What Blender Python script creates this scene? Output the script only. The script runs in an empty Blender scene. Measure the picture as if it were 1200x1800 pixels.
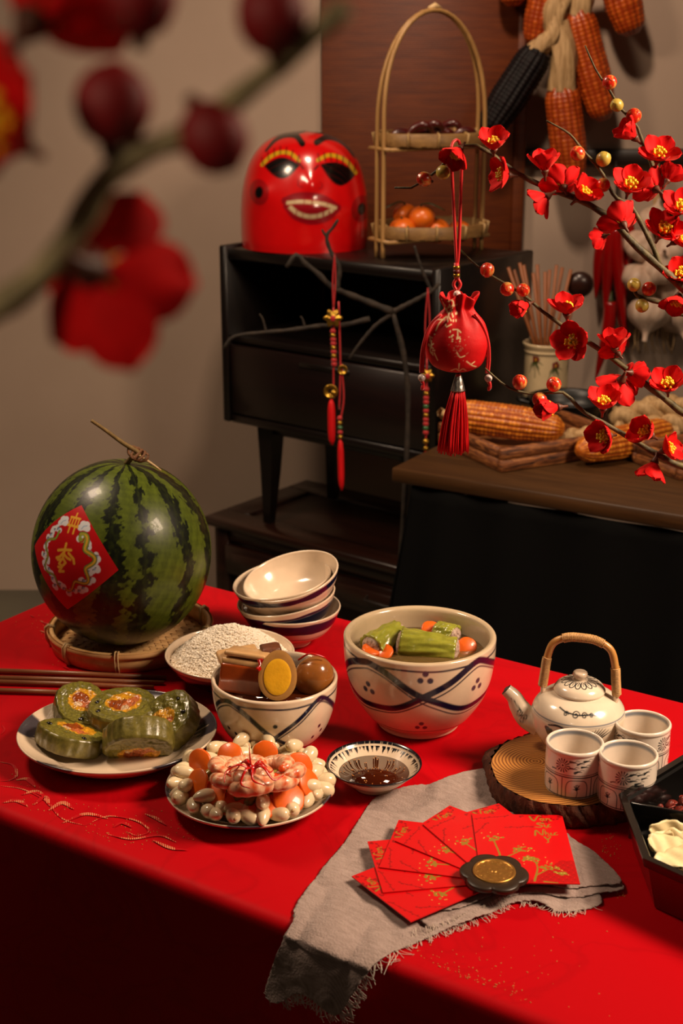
import bpy, bmesh, math, random
import numpy as np
from mathutils import Vector, Matrix, Euler
random.seed(7); np.random.seed(7)
R = math.radians
scn = bpy.context.scene
col = scn.collection

# ------------------------------------------------------------------ camera
FPX = 2500.0; CAMZ = 1.60; PITCH = R(18)
cam_d = bpy.data.cameras.new('camera')
cam = bpy.data.objects.new('camera', cam_d); col.objects.link(cam)
cam.location = (0, 0, CAMZ); cam.rotation_euler = (R(90) - PITCH, 0, 0)
cam_d.sensor_fit = 'VERTICAL'; cam_d.sensor_height = 36.0
cam_d.lens = FPX / 1800 * 36.0
cam_d.clip_start = 0.02; cam_d.clip_end = 50
cam_d.dof.use_dof = True; cam_d.dof.focus_distance = 1.74; cam_d.dof.aperture_fstop = 7.5
scn.camera = cam

# ------------------------------------------------------------------ world, lights, exposure
w = bpy.data.worlds.new('world'); scn.world = w; w.use_nodes = True
w.node_tree.nodes['Background'].inputs[0].default_value = (1.0, 0.72, 0.5, 1)
w.node_tree.nodes['Background'].inputs[1].default_value = 0.02
def area(name, loc, target, power, sx, sy, color, spread=180):
    d = bpy.data.lights.new(name, 'AREA'); d.shape = 'RECTANGLE'; d.size = sx; d.size_y = sy
    d.energy = power; d.color = color; d.spread = R(spread)
    o = bpy.data.objects.new(name, d); col.objects.link(o); o.location = loc
    o.rotation_euler = (Vector(target) - Vector(loc)).to_track_quat('-Z', 'Y').to_euler()
    return o
WARM = (1.0, 0.74, 0.52)
area('key_softbox', (1.45, 1.15, 2.25), (0.05, 1.65, 0.78), 23, 0.55, 0.55, WARM, 110)
area('left_softbox', (-1.10, 2.15, 2.55), (0.25, 2.6, 0.9), 13, 0.4, 0.4, WARM, 120)
area('backdrop_lamp', (0.15, 2.65, 3.0), (0.75, 4.1, 1.35), 13.5, 0.2, 0.2, (1.0, 0.74, 0.54), 130)
area('near_fill', (-0.55, -0.15, 1.95), (-0.06, 0.37, 1.58), 0.15, 0.15, 0.15, WARM, 50)  # added fill light without a source in the place, brightens the near blossom branch
scn.view_settings.view_transform = 'Standard'; scn.view_settings.look = 'None'
scn.view_settings.gamma = 1.0; scn.view_settings.use_curve_mapping = False
scn.view_settings.exposure = 0.15

# ------------------------------------------------------------------ layout helpers: a point of the place from its direction and height / depth
def ray(px, py):
    a = (px - 600) / FPX; b = (900 - py) / FPX
    return Vector((a, math.cos(PITCH) + b * math.sin(PITCH), -math.sin(PITCH) + b * math.cos(PITCH)))
def on(px, py, z=0.75):
    r = ray(px, py); t = (z - CAMZ) / r.z
    return Vector((r.x * t, r.y * t, z))
def at(px, py, Y):
    r = ray(px, py); t = Y / r.y
    return Vector((r.x * t, Y, CAMZ + r.z * t))
# ------------------------------------------------------------------ colour helpers
def lin(h):
    h = h.lstrip('#'); o = []
    for i in (0, 2, 4):
        c = int(h[i:i+2], 16) / 255
        o.append(c / 12.92 if c <= 0.04045 else ((c + 0.055) / 1.055) ** 2.4)
    return tuple(o)
# ------------------------------------------------------------------ materials
class NT:
    def __init__(s, name):
        s.m = bpy.data.materials.new(name); s.m.use_nodes = True
        s.t = s.m.node_tree; s.n = s.t.nodes; s.l = s.t.links
        s.b = s.n['Principled BSDF']
    def node(s, ty, **kw):
        n = s.n.new(ty)
        for k, v in kw.items():
            if k.startswith('i_'):
                key = k[2:]; key = int(key) if key.isdigit() else key.replace('_', ' ')
                n.inputs[key].default_value = v
            else: setattr(n, k, v)
        return n
    def link(s, a, b): s.l.new(a, b)
    def ramp(s, fac, stops, interp='LINEAR'):
        n = s.n.new('ShaderNodeValToRGB'); n.color_ramp.interpolation = interp
        e = n.color_ramp.elements
        while len(e) < len(stops): e.new(0.5)
        for i, (p, c) in enumerate(stops):
            e[i].position = p; e[i].color = (*c, 1) if len(c) == 3 else c
        s.link(fac, n.inputs[0]); return n.outputs[0]
    def mix(s, fac, a, b, mode='MIX'):
        n = s.n.new('ShaderNodeMix'); n.data_type = 'RGBA'; n.blend_type = mode
        for sock, v in ((n.inputs[0], fac), (n.inputs[6], a), (n.inputs[7], b)):
            if hasattr(v, 'links'): s.link(v, sock)
            else: sock.default_value = v if not isinstance(v, tuple) else ((*v, 1) if len(v) == 3 else v)
        return n.outputs[2]
    def math(s, op, a, b=0.0, c=0.0):
        n = s.n.new('ShaderNodeMath'); n.operation = op
        for sock, v in zip(n.inputs, (a, b, c)):
            if hasattr(v, 'links'): s.link(v, sock)
            else: sock.default_value = v
        return n.outputs[0]
    def coord(s, scale=(1, 1, 1), rot=(0, 0, 0), kind='Object', loc=(0, 0, 0)):
        t = s.n.new('ShaderNodeTexCoord'); mp = s.n.new('ShaderNodeMapping')
        mp.inputs['Scale'].default_value = scale; mp.inputs['Rotation'].default_value = rot; mp.inputs['Location'].default_value = loc
        s.link(t.outputs[kind], mp.inputs[0]); return mp.outputs[0]
    def noise(s, vec, scale, detail=4, rough=0.55, dist=0.0):
        n = s.node('ShaderNodeTexNoise', i_Scale=scale, i_Detail=detail, i_Roughness=rough, i_Distortion=dist)
        s.link(vec, n.inputs['Vector']); return n.outputs['Fac']
    def bump(s, h, strength=0.3, dist=0.002):
        n = s.node('ShaderNodeBump', i_Strength=strength, i_Distance=dist)
        s.link(h, n.inputs['Height']); s.link(n.outputs[0], s.b.inputs['Normal']); return n
    def base(s, c):
        if hasattr(c, 'links'): s.link(c, s.b.inputs['Base Color'])
        else: s.b.inputs['Base Color'].default_value = (*c, 1)
    def set(s, **kw):
        for k, v in kw.items(): s.b.inputs[k.replace('_', ' ')].default_value = v
        return s
def pm(name, c, rough=0.5, metal=0.0, spec=0.5, coat=0.0, sheen=0.0, sss=0.0, trans=0.0, var=0.0, vscale=40, bump=0.0, bscale=120, vcol=False, alpha=1.0):
    """plain procedural material: colour with noise variation and fine relief"""
    m = NT(name)
    c = lin(c) if isinstance(c, str) else c
    m.set(Roughness=rough, Metallic=metal, Specular_IOR_Level=spec, Coat_Weight=coat, Sheen_Weight=sheen, Subsurface_Weight=sss, Transmission_Weight=trans, Coat_Roughness=0.08)
    if sss: m.set(Subsurface_Radius=(0.01, 0.006, 0.004), Subsurface_Scale=0.6)
    src = c
    if vcol:
        a = m.node('ShaderNodeAttribute', attribute_name='Col'); src = a.outputs['Color']
    v = m.coord()
    if var:
        f = m.noise(v, vscale, 5)
        k = m.ramp(f, [(0.3, (1 - var,) * 3), (0.7, (1 + var * 0.4,) * 3)])
        src = m.mix(1.0, src, k, 'MULTIPLY')
    m.base(src)
    if bump: m.bump(m.noise(v, bscale, 4), bump, 0.002)
    return m.m
def wood(name, dark, light, scale=1.0, axis=0, rough=0.45, coat=0.0, bump=0.15, spec=0.5):
    m = NT(name); s = [14 * scale] * 3; s[axis] = 1.2 * scale
    v = m.coord(tuple(s))
    f = m.noise(v, 3.0, 8, 0.62, 0.6)
    m.base(m.ramp(f, [(0.28, lin(dark)), (0.72, lin(light))]))
    m.set(Roughness=rough, Coat_Weight=coat, Coat_Roughness=0.15, Specular_IOR_Level=spec); m.bump(f, bump, 0.001)
    return m.m
# ------------------------------------------------------------------ objects
def empty(name, loc=(0, 0, 0), rz=0.0):
    o = bpy.data.objects.new(name, None); col.objects.link(o); o.empty_display_size = 0.02
    o.location = loc; o.rotation_euler = (0, 0, rz); return o
def tag(o, label=None, cat=None, group=None, kind=None):
    if label: o['label'] = label
    if cat: o['category'] = cat
    if group: o['group'] = group
    if kind: o['kind'] = kind
    return o
def thing(name, label, cat, loc=(0, 0, 0), rz=0.0, group=None): return tag(empty(name, loc, rz), label, cat, group)
def link_mesh(name, me, parent=None, loc=None, rot=None, scale=None):
    o = bpy.data.objects.new(name, me); col.objects.link(o)
    if parent is not None: o.parent = parent
    if loc is not None: o.location = loc
    if rot is not None: o.rotation_euler = rot
    if scale is not None: o.scale = scale
    return o
def kids(o): return [c for c in bpy.data.objects if c.parent == o]
def copy_tree(o, parent=None):
    c = o.copy(); col.objects.link(c)
    if parent is not None: c.parent = parent
    for ch in list(o.children): copy_tree(ch, c)
    return c
class MB:
    """collects shapes, then links them as one mesh"""
    def __init__(s): s.V = []; s.F = []; s.C = []; s.n = 0
    def add(s, V, F, C=None):
        V = np.asarray(V, float).reshape(-1, 3); s.V.append(V)
        s.F += [tuple(i + s.n for i in f) for f in F]
        s.C.append(np.ones((len(V), 3)) if C is None else np.broadcast_to(np.asarray(C, float), (len(V), 3)))
        s.n += len(V); return s
    def grid(s, G, cu=False, cv=False, C=None):
        nu, nv = G.shape[:2]; F = []
        idx = np.arange(nu * nv).reshape(nu, nv)
        a = idx if cu is False else np.vstack([idx, idx[:1]])
        a = a if cv is False else np.hstack([a, a[:, :1]])
        Q = np.stack([a[:-1, :-1], a[1:, :-1], a[1:, 1:], a[:-1, 1:]], -1).reshape(-1, 4)
        F = Q.tolist()
        return s.add(G.reshape(-1, 3), F, None if C is None else np.asarray(C).reshape(-1, 3))
    def box(s, c, size, rot=None, C=None):
        h = np.array(size) / 2
        V = np.array([[x, y, z] for x in (-1, 1) for y in (-1, 1) for z in (-1, 1)]) * h
        if rot is not None: V = V @ np.array(Euler(rot).to_matrix()).T
        return s.add(V + np.array(c), [(0, 1, 3, 2), (4, 6, 7, 5), (0, 4, 5, 1), (2, 3, 7, 6), (0, 2, 6, 4), (1, 5, 7, 3)], C)
    def cbox(s, c, size, b=0.003, rot=None, C=None, seg=1):
        bm = bmesh.new(); bmesh.ops.create_cube(bm, size=1.0)
        for v in bm.verts: v.co = Vector((v.co.x * size[0], v.co.y * size[1], v.co.z * size[2]))
        bmesh.ops.bevel(bm, geom=list(bm.edges), offset=min(b, min(size) * 0.45), segments=seg, affect='EDGES', profile=0.5)
        V = np.array([v.co[:] for v in bm.verts]); bm.verts.index_update()
        F = [tuple(v.index for v in f.verts) for f in bm.faces]; bm.free()
        if rot is not None: V = V @ np.array(Euler(rot).to_matrix()).T
        return s.add(V + np.array(c), F, C)
    def tube(s, pts, rad, n=8, cap=True, C=None, flat=1.0, up=None):
        P = np.array([tuple(p) for p in pts], float); m = len(P)
        rad = np.broadcast_to(np.asarray(rad, float), (m,))
        T = np.gradient(P, axis=0); T /= np.linalg.norm(T, axis=1)[:, None] + 1e-12
        N = np.zeros_like(P); ref = np.array(up if up is not None else ((0, 0, 1.0) if abs(T[0][2]) < 0.9 else (1.0, 0, 0)))
        for i in range(m):
            v = ref - T[i] * (ref @ T[i]); v /= np.linalg.norm(v) + 1e-12; N[i] = v; ref = v
        B = np.cross(T, N); a = np.linspace(0, 2 * np.pi, n, endpoint=False)
        G = P[:, None, :] + rad[:, None, None] * (np.cos(a)[None, :, None] * N[:, None, :] * flat + np.sin(a)[None, :, None] * B[:, None, :])
        n0 = s.n; s.grid(G, cv=True, C=None if C is None else np.broadcast_to(np.asarray(C, float), G.shape))
        if cap:
            s.F.append(tuple(n0 + i for i in range(n))[::1]); s.F.append(tuple(n0 + (m - 1) * n + i for i in range(n))[::-1])
        return s
    def lathe(s, prof, n=48, C=None, wob=None, rot=0.0, oval=1.0):
        p = np.array(prof, float); a = np.linspace(0, 2 * np.pi, n, endpoint=False) + rot
        r = np.maximum(p[:, 0], 1e-5)
        rr = r[None, :] * (np.ones((n, 1)) if wob is None else (1 + wob(a))[:, None])
        G = np.stack([rr * np.cos(a)[:, None], rr * np.sin(a)[:, None] * oval, np.broadcast_to(p[:, 1], rr.shape)], -1)
        return s.grid(G, cu=True, C=C)
    def ball(s, c, r, nu=16, nv=10, rot=None, C=None, fn=None):
        a = np.linspace(0, 2 * np.pi, nu, endpoint=False); b = np.linspace(-np.pi / 2, np.pi / 2, nv)
        b = b * 0.9999
        G = np.stack([np.cos(a)[:, None] * np.cos(b)[None], np.sin(a)[:, None] * np.cos(b)[None], np.broadcast_to(np.sin(b)[None], (nu, nv))], -1)
        if fn is not None: G = fn(G)
        G = G * np.broadcast_to(np.asarray(r, float), (3,))
        if rot is not None:
            M = np.array(rot.to_matrix() if isinstance(rot, Euler) else (rot if isinstance(rot, Matrix) else Euler(rot).to_matrix()))
            G = G @ M.T
        return s.grid(G + np.array(c), cu=True, C=None if C is None else np.broadcast_to(np.asarray(C, float), G.shape))
    def prism(s, poly, z0, z1, C=None):
        n = len(poly); V = [(x, y, z0) for x, y in poly] + [(x, y, z1) for x, y in poly]
        F = [tuple(range(n))[::-1], tuple(range(n, 2 * n))] + [(i, (i + 1) % n, n + (i + 1) % n, n + i) for i in range(n)]
        return s.add(V, F, C)
    def xf(s, M):
        """transform everything so far"""
        A = np.array(M); s.V = [v @ A[:3, :3].T + A[:3, 3] for v in s.V]; return s
    def mesh(s, name, mat, smooth=True, color=False):
        me = bpy.data.meshes.new(name); V = np.concatenate(s.V)
        me.from_pydata(V.tolist(), [], s.F)
        if smooth: me.polygons.foreach_set('use_smooth', [True] * len(me.polygons))
        if color:
            c = np.ones((len(V), 4)); c[:, :3] = np.concatenate(s.C)
            at_ = me.color_attributes.new('Col', 'FLOAT_COLOR', 'POINT'); at_.data.foreach_set('color', c.ravel())
        for mm in (mat if isinstance(mat, (list, tuple)) else [mat]): me.materials.append(mm)
        me.update(); return me
    def build(s, name, mat, parent=None, smooth=True, color=False, loc=None, rot=None):
        return link_mesh(name, s.mesh(name, mat, smooth, color), parent, loc, rot)
def rs(pts, n):
    """smooth resample of a polyline (Catmull-Rom)"""
    P = np.array([tuple(p) for p in pts], float)
    if len(P) < 3: 
        t = np.linspace(0, 1, n)[:, None]; return P[0] * (1 - t) + P[-1] * t
    Q = np.vstack([2 * P[0] - P[1], P, 2 * P[-1] - P[-2]])
    d = np.concatenate([[0], np.cumsum(np.linalg.norm(np.diff(P, axis=0), axis=1))])
    out = []
    for t in np.linspace(0, d[-1] * 0.999999, n):
        i = int(np.searchsorted(d, t, side='right') - 1); i = min(i, len(P) - 2)
        u = (t - d[i]) / max(d[i + 1] - d[i], 1e-12); a, b, c, e = Q[i:i + 4]
        out.append(0.5 * ((2 * b) + (-a + c) * u + (2 * a - 5 * b + 4 * c - e) * u * u + (-a + 3 * b - 3 * c + e) * u ** 3))
    return np.array(out)
# painting on a dense surface grid: U, V are surface coordinates, C the colours
def sstep(d, w, aa): return np.clip((w + aa - d) / (2 * aa), 0, 1)
def pmix(C, m, c):
    m = m[..., None]; C[:] = C * (1 - m) + np.array(c) * m
def pstroke(C, U, V, pts, w, c, aa=0.0005, w1=None):
    P = np.array(pts, float); best = np.full(U.shape, 1e9); m = len(P) - 1
    pad = max(w, w1 or 0) + 3 * aa
    sel = (U > P[:, 0].min() - pad) & (U < P[:, 0].max() + pad) & (V > P[:, 1].min() - pad) & (V < P[:, 1].max() + pad)
    if not sel.any(): return
    u = U[sel]; v = V[sel]; cov = np.zeros(u.shape)
    for i in range(m):
        a, b = P[i], P[i + 1]; d = b - a; L = d @ d + 1e-15
        t = np.clip(((u - a[0]) * d[0] + (v - a[1]) * d[1]) / L, 0, 1)
        dist = np.hypot(u - a[0] - t * d[0], v - a[1] - t * d[1])
        ww = w if w1 is None else w + (w1 - w) * ((i + t) / m)
        cov = np.maximum(cov, sstep(dist, ww, aa))
    S = C[sel]; S = S * (1 - cov[:, None]) + np.array(c) * cov[:, None]; C[sel] = S
def pdot(C, U, V, x, y, r, c, aa=0.0005, ry=None, rot=0.0):
    ry = ry or r; du = U - x; dv = V - y
    a = du * math.cos(rot) + dv * math.sin(rot); b = -du * math.sin(rot) + dv * math.cos(rot)
    d = (np.hypot(a / r, b / ry) - 1) * min(r, ry); pmix(C, np.clip((aa - d) / (2 * aa), 0, 1), c)
def rot_to(d, up=(0, 0, 1)):
    """matrix turning +Z to direction d"""
    return Vector(d).normalized().to_track_quat('Z', 'Y').to_matrix()
# ================================================================== THE SETTING
m_wall = NT('wall_plaster'); v_ = m_wall.coord()
m_wall.base(m_wall.ramp(m_wall.noise(v_, 1.3, 5), [(0.3, lin('#b09a88')), (0.7, lin('#bea896'))]))
m_wall.set(Roughness=0.85, Specular_IOR_Level=0.25); m_wall.bump(m_wall.noise(v_, 160, 3), 0.15, 0.001); m_wall = m_wall.m
m_floor = NT('floor_concrete'); v_ = m_floor.coord()
m_floor.base(m_floor.ramp(m_floor.noise(v_, 4, 6), [(0.3, lin('#5d584b')), (0.7, lin('#6f6a58'))])); m_floor.set(Roughness=0.6); m_floor = m_floor.m
WALLY = 4.14
tag(MB().box((0.2, WALLY + 0.05, 1.6), (5.4, 0.1, 3.4)).build('wall_back', m_wall, smooth=False), kind='structure')
tag(MB().box((0.2, 2.0, -0.05), (5.4, 4.4, 0.1)).build('floor', m_floor, smooth=False), kind='structure')
m_rail = wood('dark_rail_wood', '#17100b', '#2a1d13', rough=0.5)
# dark rail on the wall, right
p_ = at(920, 262, WALLY - 0.02); z1_ = p_.z; z0_ = at(920, 289, WALLY - 0.02).z
tag(MB().cbox((p_.x + 0.62, WALLY - 0.0175, (z0_ + z1_) / 2), (1.26, 0.035, z1_ - z0_), 0.003).build('trim_1', m_rail), kind='structure')
RAILZ = (z0_ + z1_) / 2

# ------------------------------------------------------------------ low bench
m_bench = wood('bench_rosewood', '#1a0a05', '#2c1309', rough=0.33, coat=0.2, bump=0.05)
m_bench_in = wood('bench_panel_wood', '#1c0d08', '#2e160d', rough=0.35, coat=0.2, bump=0.05)
BZ = 0.37; b_fl = on(357, 907, BZ)
b_rz = R(-38); be1 = Vector((math.cos(b_rz), math.sin(b_rz), 0)); be2 = Vector((-math.sin(b_rz), math.cos(b_rz), 0))
t = thing('low_bench', 'dark brown wooden low bench with framed top under the black cabinet', 'bench', (b_fl.x, b_fl.y, 0), b_rz)
BL, BD = 0.84, 0.45
mb = MB()
for (x, y, sx, sy) in ((BL/2, 0.045, BL, 0.09), (BL/2, BD-0.045, BL, 0.09), (0.045, BD/2, 0.09, BD-0.18), (BL-0.045, BD/2, 0.09, BD-0.18)):
    mb.cbox((x, y, BZ-0.0125), (sx, sy, 0.025), 0.004)
mb.build('top_frame', m_bench, t)
MB().cbox((BL/2, BD/2, BZ-0.015), (BL-0.184, BD-0.184, 0.018), 0.003).build('top_panel', m_bench_in, t)
mb = MB(); mb.cbox((BL/2, 0.035, BZ-0.045), (BL-0.04, 0.02, 0.04), 0.004).cbox((BL/2, BD-0.035, BZ-0.045), (BL-0.04, 0.02, 0.04), 0.004)
mb.cbox((0.035, BD/2, BZ-0.045), (0.02, BD-0.09, 0.04), 0.004).cbox((BL-0.035, BD/2, BZ-0.045), (0.02, BD-0.09, 0.04), 0.004); mb.build('apron', m_bench_in, t)
for k in range(2):
    x0 = 0.06 + k * 0.37
    d_ = MB().cbox((x0 + 0.175, 0.024, BZ-0.115), (0.34, 0.022, 0.085), 0.003).build('drawer', m_bench, t)
    MB().cbox((x0 + 0.175, 0.011, BZ-0.115), (0.28, 0.006, 0.05), 0.002).build('drawer_panel', m_bench_in, d_)
    MB().tube([(x0 + 0.135, 0.012, BZ-0.1), (x0 + 0.135, -0.006, BZ-0.112), (x0 + 0.215, -0.006, BZ-0.112), (x0 + 0.215, 0.012, BZ-0.1)], 0.003, 6).build('drawer_pull', m_rail, d_)
MB().cbox((BL/2, 0.06, BZ-0.115), (BL-0.1, 0.05, 0.1), 0.003).build('body_rail', m_bench_in, t)
for x in (0.045, BL-0.045):
    for y in (0.045, BD-0.045): MB().cbox((x, y, (BZ-0.03)/2), (0.05, 0.05, BZ-0.03), 0.004).build('leg', m_bench, t)

# ------------------------------------------------------------------ cabinet on the bench
m_cab = wood('cabinet_dark_wood', '#080403', '#120906', rough=0.36, coat=0.15, bump=0.05)
m_cab_in = wood('cabinet_inner_wood', '#080504', '#120a07', rough=0.6, bump=0.05)
m_drawer = wood('drawer_front_wood', '#0e0403', '#180705', rough=0.35, coat=0.15, bump=0.05)
CX, CY = -0.318, 3.70; CL, CD = 0.69, 0.42; CZ0, CZ1 = 0.655, 1.115
t = thing('cabinet', 'dark wooden cabinet with open shelf, wide drawer and splayed tapered legs', 'cabinet', (CX, CY, BZ), b_rz)
h0, h1 = CZ0 - BZ, CZ1 - BZ
for x in (0.012, CL-0.012):      # side panels stand a little proud of the top
    MB().cbox((x, CD/2, (h0 + h1 + 0.006)/2), (0.024, CD, h1 - h0 + 0.006), 0.004).build('side_panel', m_cab, t)
MB().cbox((CL/2, CD/2 + 0.004, h1 - 0.014), (CL-0.05, CD-0.008, 0.028), 0.003).build('top_panel', m_cab, t)
MB().cbox((CL/2, CD/2, h0 + 0.011), (CL-0.05, CD-0.01, 0.022), 0.003).build('bottom_panel', m_cab, t)
hs = h0 + 0.225
MB().cbox((CL/2, CD/2, hs), (CL-0.05, CD-0.02, 0.018), 0.002).build('shelf', m_cab, t)
MB().cbox((CL/2, CD-0.008, (h0+h1)/2), (CL-0.05, 0.012, h1-h0-0.06), 0.002).build('back_panel', m_cab_in, t)
d_ = MB().cbox((CL/2, 0.014, h0 + 0.118), (CL-0.056, 0.02, 0.186), 0.003).build('drawer', m_drawer, t)
MB().cbox((CL/2, 0.003, h0 + 0.188), (0.16, 0.008, 0.014), 0.003).build('drawer_pull', m_cab, d_)
for x in (0.11, CL-0.11):
    for y in (0.07, CD-0.07):
        sx = -1 if x < CL/2 else 1
        MB().tube([(x, y, h0+0.005), (x + sx*0.004, y, h0/2), (x + sx*0.012, y, 0.0)], [0.038, 0.027, 0.016], 4, up=(1, 1, 0)).build('leg', m_cab, t, smooth=False)
MB().cbox((CL/2, CD/2, h0 - 0.012), (CL-0.16, CD-0.10, 0.03), 0.003).build('leg_frame', m_cab, t)

# ------------------------------------------------------------------ brown board behind the cabinet
m_board = NT('brown_woven_board'); v_ = m_board.coord((1, 1, 1))
wv = m_board.node('ShaderNodeTexWave', wave_type='BANDS', bands_direction='Z', i_Scale=60.0, i_Distortion=1.5, i_Detail=2.0); m_board.link(v_, wv.inputs[0])
f2 = m_board.noise(m_board.coord((2, 2, 22)), 4, 6)
m_board.base(m_board.mix(m_board.math('MULTIPLY', wv.outputs['Fac'], 0.35), m_board.ramp(f2, [(0.3, lin('#5a2304')), (0.7, lin('#783608'))]), lin('#331404')))
m_board.set(Roughness=0.55); m_board.bump(wv.outputs['Fac'], 0.25, 0.001); m_board = m_board.m
x0 = at(566, 300, 4.11).x; x1 = at(921, 300, 4.11).x
t = thing('wooden_board', 'tall reddish brown wooden board standing against the wall behind cabinet', 'board', ((x0+x1)/2, 4.12, 0.72))
MB().cbox((0, 0, 0.65), (x1-x0, 0.028, 1.30), 0.002).build('board_panel', m_board, t)
MB().cbox((x1-(x0+x1)/2-0.016, -0.018, 0.65), (0.032, 0.010, 1.30), 0.002).build('edge_strip', m_board, t)

# ------------------------------------------------------------------ brown side table and black drape, right
m_rt = wood('side_table_wood', '#33200f', '#4d3219', rough=0.42, bump=0.08, spec=0.3)
RTZ = 0.755; rt = on(688, 822, RTZ); rt_rz = R(-31)
re1 = Vector((math.cos(rt_rz), math.sin(rt_rz), 0)); re2 = Vector((-math.sin(rt_rz), math.cos(rt_rz), 0))
t = thing('side_table', 'brown wooden side table carrying corn and wooden trays, right', 'table', (rt.x, rt.y, 0), rt_rz)
MB().cbox((0.62, 0.42, RTZ-0.016), (1.24, 0.84, 0.032), 0.003).build('tabletop', m_rt, t)
for x in (0.10, 1.18):
    for y in (0.10, 0.76): MB().cbox((x, y, (RTZ-0.033)/2), (0.045, 0.045, RTZ-0.033), 0.004).build('leg', m_rt, t)
m_black = pm('black_drape_fabric', '#060606', 0.9, spec=0.1, bump=0.2, bscale=300)
U = np.linspace(0, 1, 90)[:, None]; W = np.linspace(0, 1, 24)[None]
X = 0.045 + 1.16*U + 0*W - 0.10*W*(1-U)**3
Y = 0.03 - 0.02 - 0.05*W**1.3 + (0.004 + 0.022*W)*np.sin(U*46 + 1.2*np.sin(U*9)) - 0.02*W
Z = (RTZ-0.036)*(1-W) + 0.012*W + 0*U
drape = MB().grid(np.stack([X, Y, Z], -1))
X2 = 0.045 - 0.10*W + 0*U + 0.012*W*np.sin(U*14); Y2 = (0.01 + 0.55*U) - 0.07*W*(1-U); Z2 = Z
drape.grid(np.stack([X2, Y2, Z2], -1))
o = drape.build('black_drape', m_black, None, loc=(rt.x, rt.y, 0), rot=(0, 0, rt_rz))
sm = o.modifiers.new('thick', 'SOLIDIFY'); sm.thickness = 0.002
tag(o, 'black cloth hanging from the edge of the brown side table', 'cloth')

# ------------------------------------------------------------------ main table and red cloth
T = 0.75; tz = R(-33); te1 = np.array([math.cos(tz), math.sin(tz)]); te2 = np.array([-math.sin(tz), math.cos(tz)])
TX0, TX1, TY0, TY1 = -1.565, 0.02, 1.035, 1.735
corner = te1 * TX0 + te2 * TY0; TLn, TW = TX1 - TX0, TY1 - TY0
m_tw = wood('table_frame_wood', '#3a2413', '#553720')
t = thing('dining_table', 'wooden table hidden beneath the red damask cloth', 'table', (corner[0], corner[1], 0), tz)
MB().cbox((TLn/2, TW/2, T-0.018), (TLn-0.012, TW-0.012, 0.03), 0.003).build('tabletop', m_tw, t)
for x in (0.06, TLn-0.06):
    for y in (0.06, TW-0.06): MB().cbox((x, y, (T-0.034)/2), (0.05, 0.05, T-0.034), 0.004).build('leg', m_tw, t)
m_red = NT('red_damask_cloth'); v_ = m_red.coord()
f_ = m_red.noise(v_, 5.5, 3, 0.5, 1.8)
mo = m_red.ramp(f_, [(0.47, (0, 0, 0)), (0.5, (1, 1, 1)), (0.53, (0, 0, 0))])
m_red.base(m_red.mix(m_red.math('MULTIPLY', mo, 0.28), lin('#b4000b'), lin('#900006')))
wv = m_red.node('ShaderNodeTexWave', wave_type='BANDS', bands_direction='X', i_Scale=420.0, i_Distortion=0.3); m_red.link(v_, wv.inputs[0])
m_red.bump(wv.outputs['Fac'], 0.12, 0.0005)
m_red.set(Roughness=0.55, Sheen_Weight=0.25, Sheen_Roughness=0.35, Specular_IOR_Level=0.1); m_red.b.inputs['Sheen Tint'].default_value = (1, 0.15, 0.25, 1); m_red = m_red.m
def cloth_pt(x, y):
    """x, y measured along the cloth; beyond the table edge the cloth hangs"""
    r = 0.016
    def fold(q, lo, hi):
        if q < lo: d = lo - q; s = -1; e = lo
        elif q > hi: d = q - hi; s = 1; e = hi
        else: return q, 0.0, 0.0
        a = min(d / r, math.pi / 2); h = max(0.0, d - r * math.pi / 2)
        return e + s * r * math.sin(a), r * (1 - math.cos(a)) + h, h
    X, dx, hx = fold(x, 0.0, TLn); Y, dy, hy = fold(y, 0.0, TW)
    h = max(hx, hy)
    amp = 0.010 * min(1, h / 0.3)
    if hy > 0: Y += (-1 if y < 0 else 1) * (amp * (0.9 + math.sin(x * 17 + 1.3 * math.sin(x * 5))) + 0.03 * h)
    if hx > 0: X += (-1 if x < 0 else 1) * (amp * (0.9 + math.sin(y * 17)) + 0.03 * h)
    return (X, Y, T - max(dx, dy))
xs = np.concatenate([np.linspace(-0.64, -0.03, 22), np.linspace(-0.025, 0.0, 6), np.linspace(0.02, TLn-0.02, 150), np.linspace(TLn, TLn+0.025, 6), np.linspace(TLn+0.04, TLn+0.64, 10)])
ys = np.concatenate([np.linspace(-0.64, -0.03, 28), np.linspace(-0.025, 0.0, 6), np.linspace(0.02, TW-0.02, 40), np.linspace(TW, TW+0.025, 6), np.linspace(TW+0.04, TW+0.64, 12)])
G = np.array([[cloth_pt(x, y) for y in ys] for x in xs])
tc = thing('tablecloth', 'glossy red damask cloth covering the table under all dishes', 'tablecloth', (corner[0], corner[1], 0), tz)
MB().grid(G).build('cloth', m_red, tc)
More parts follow.
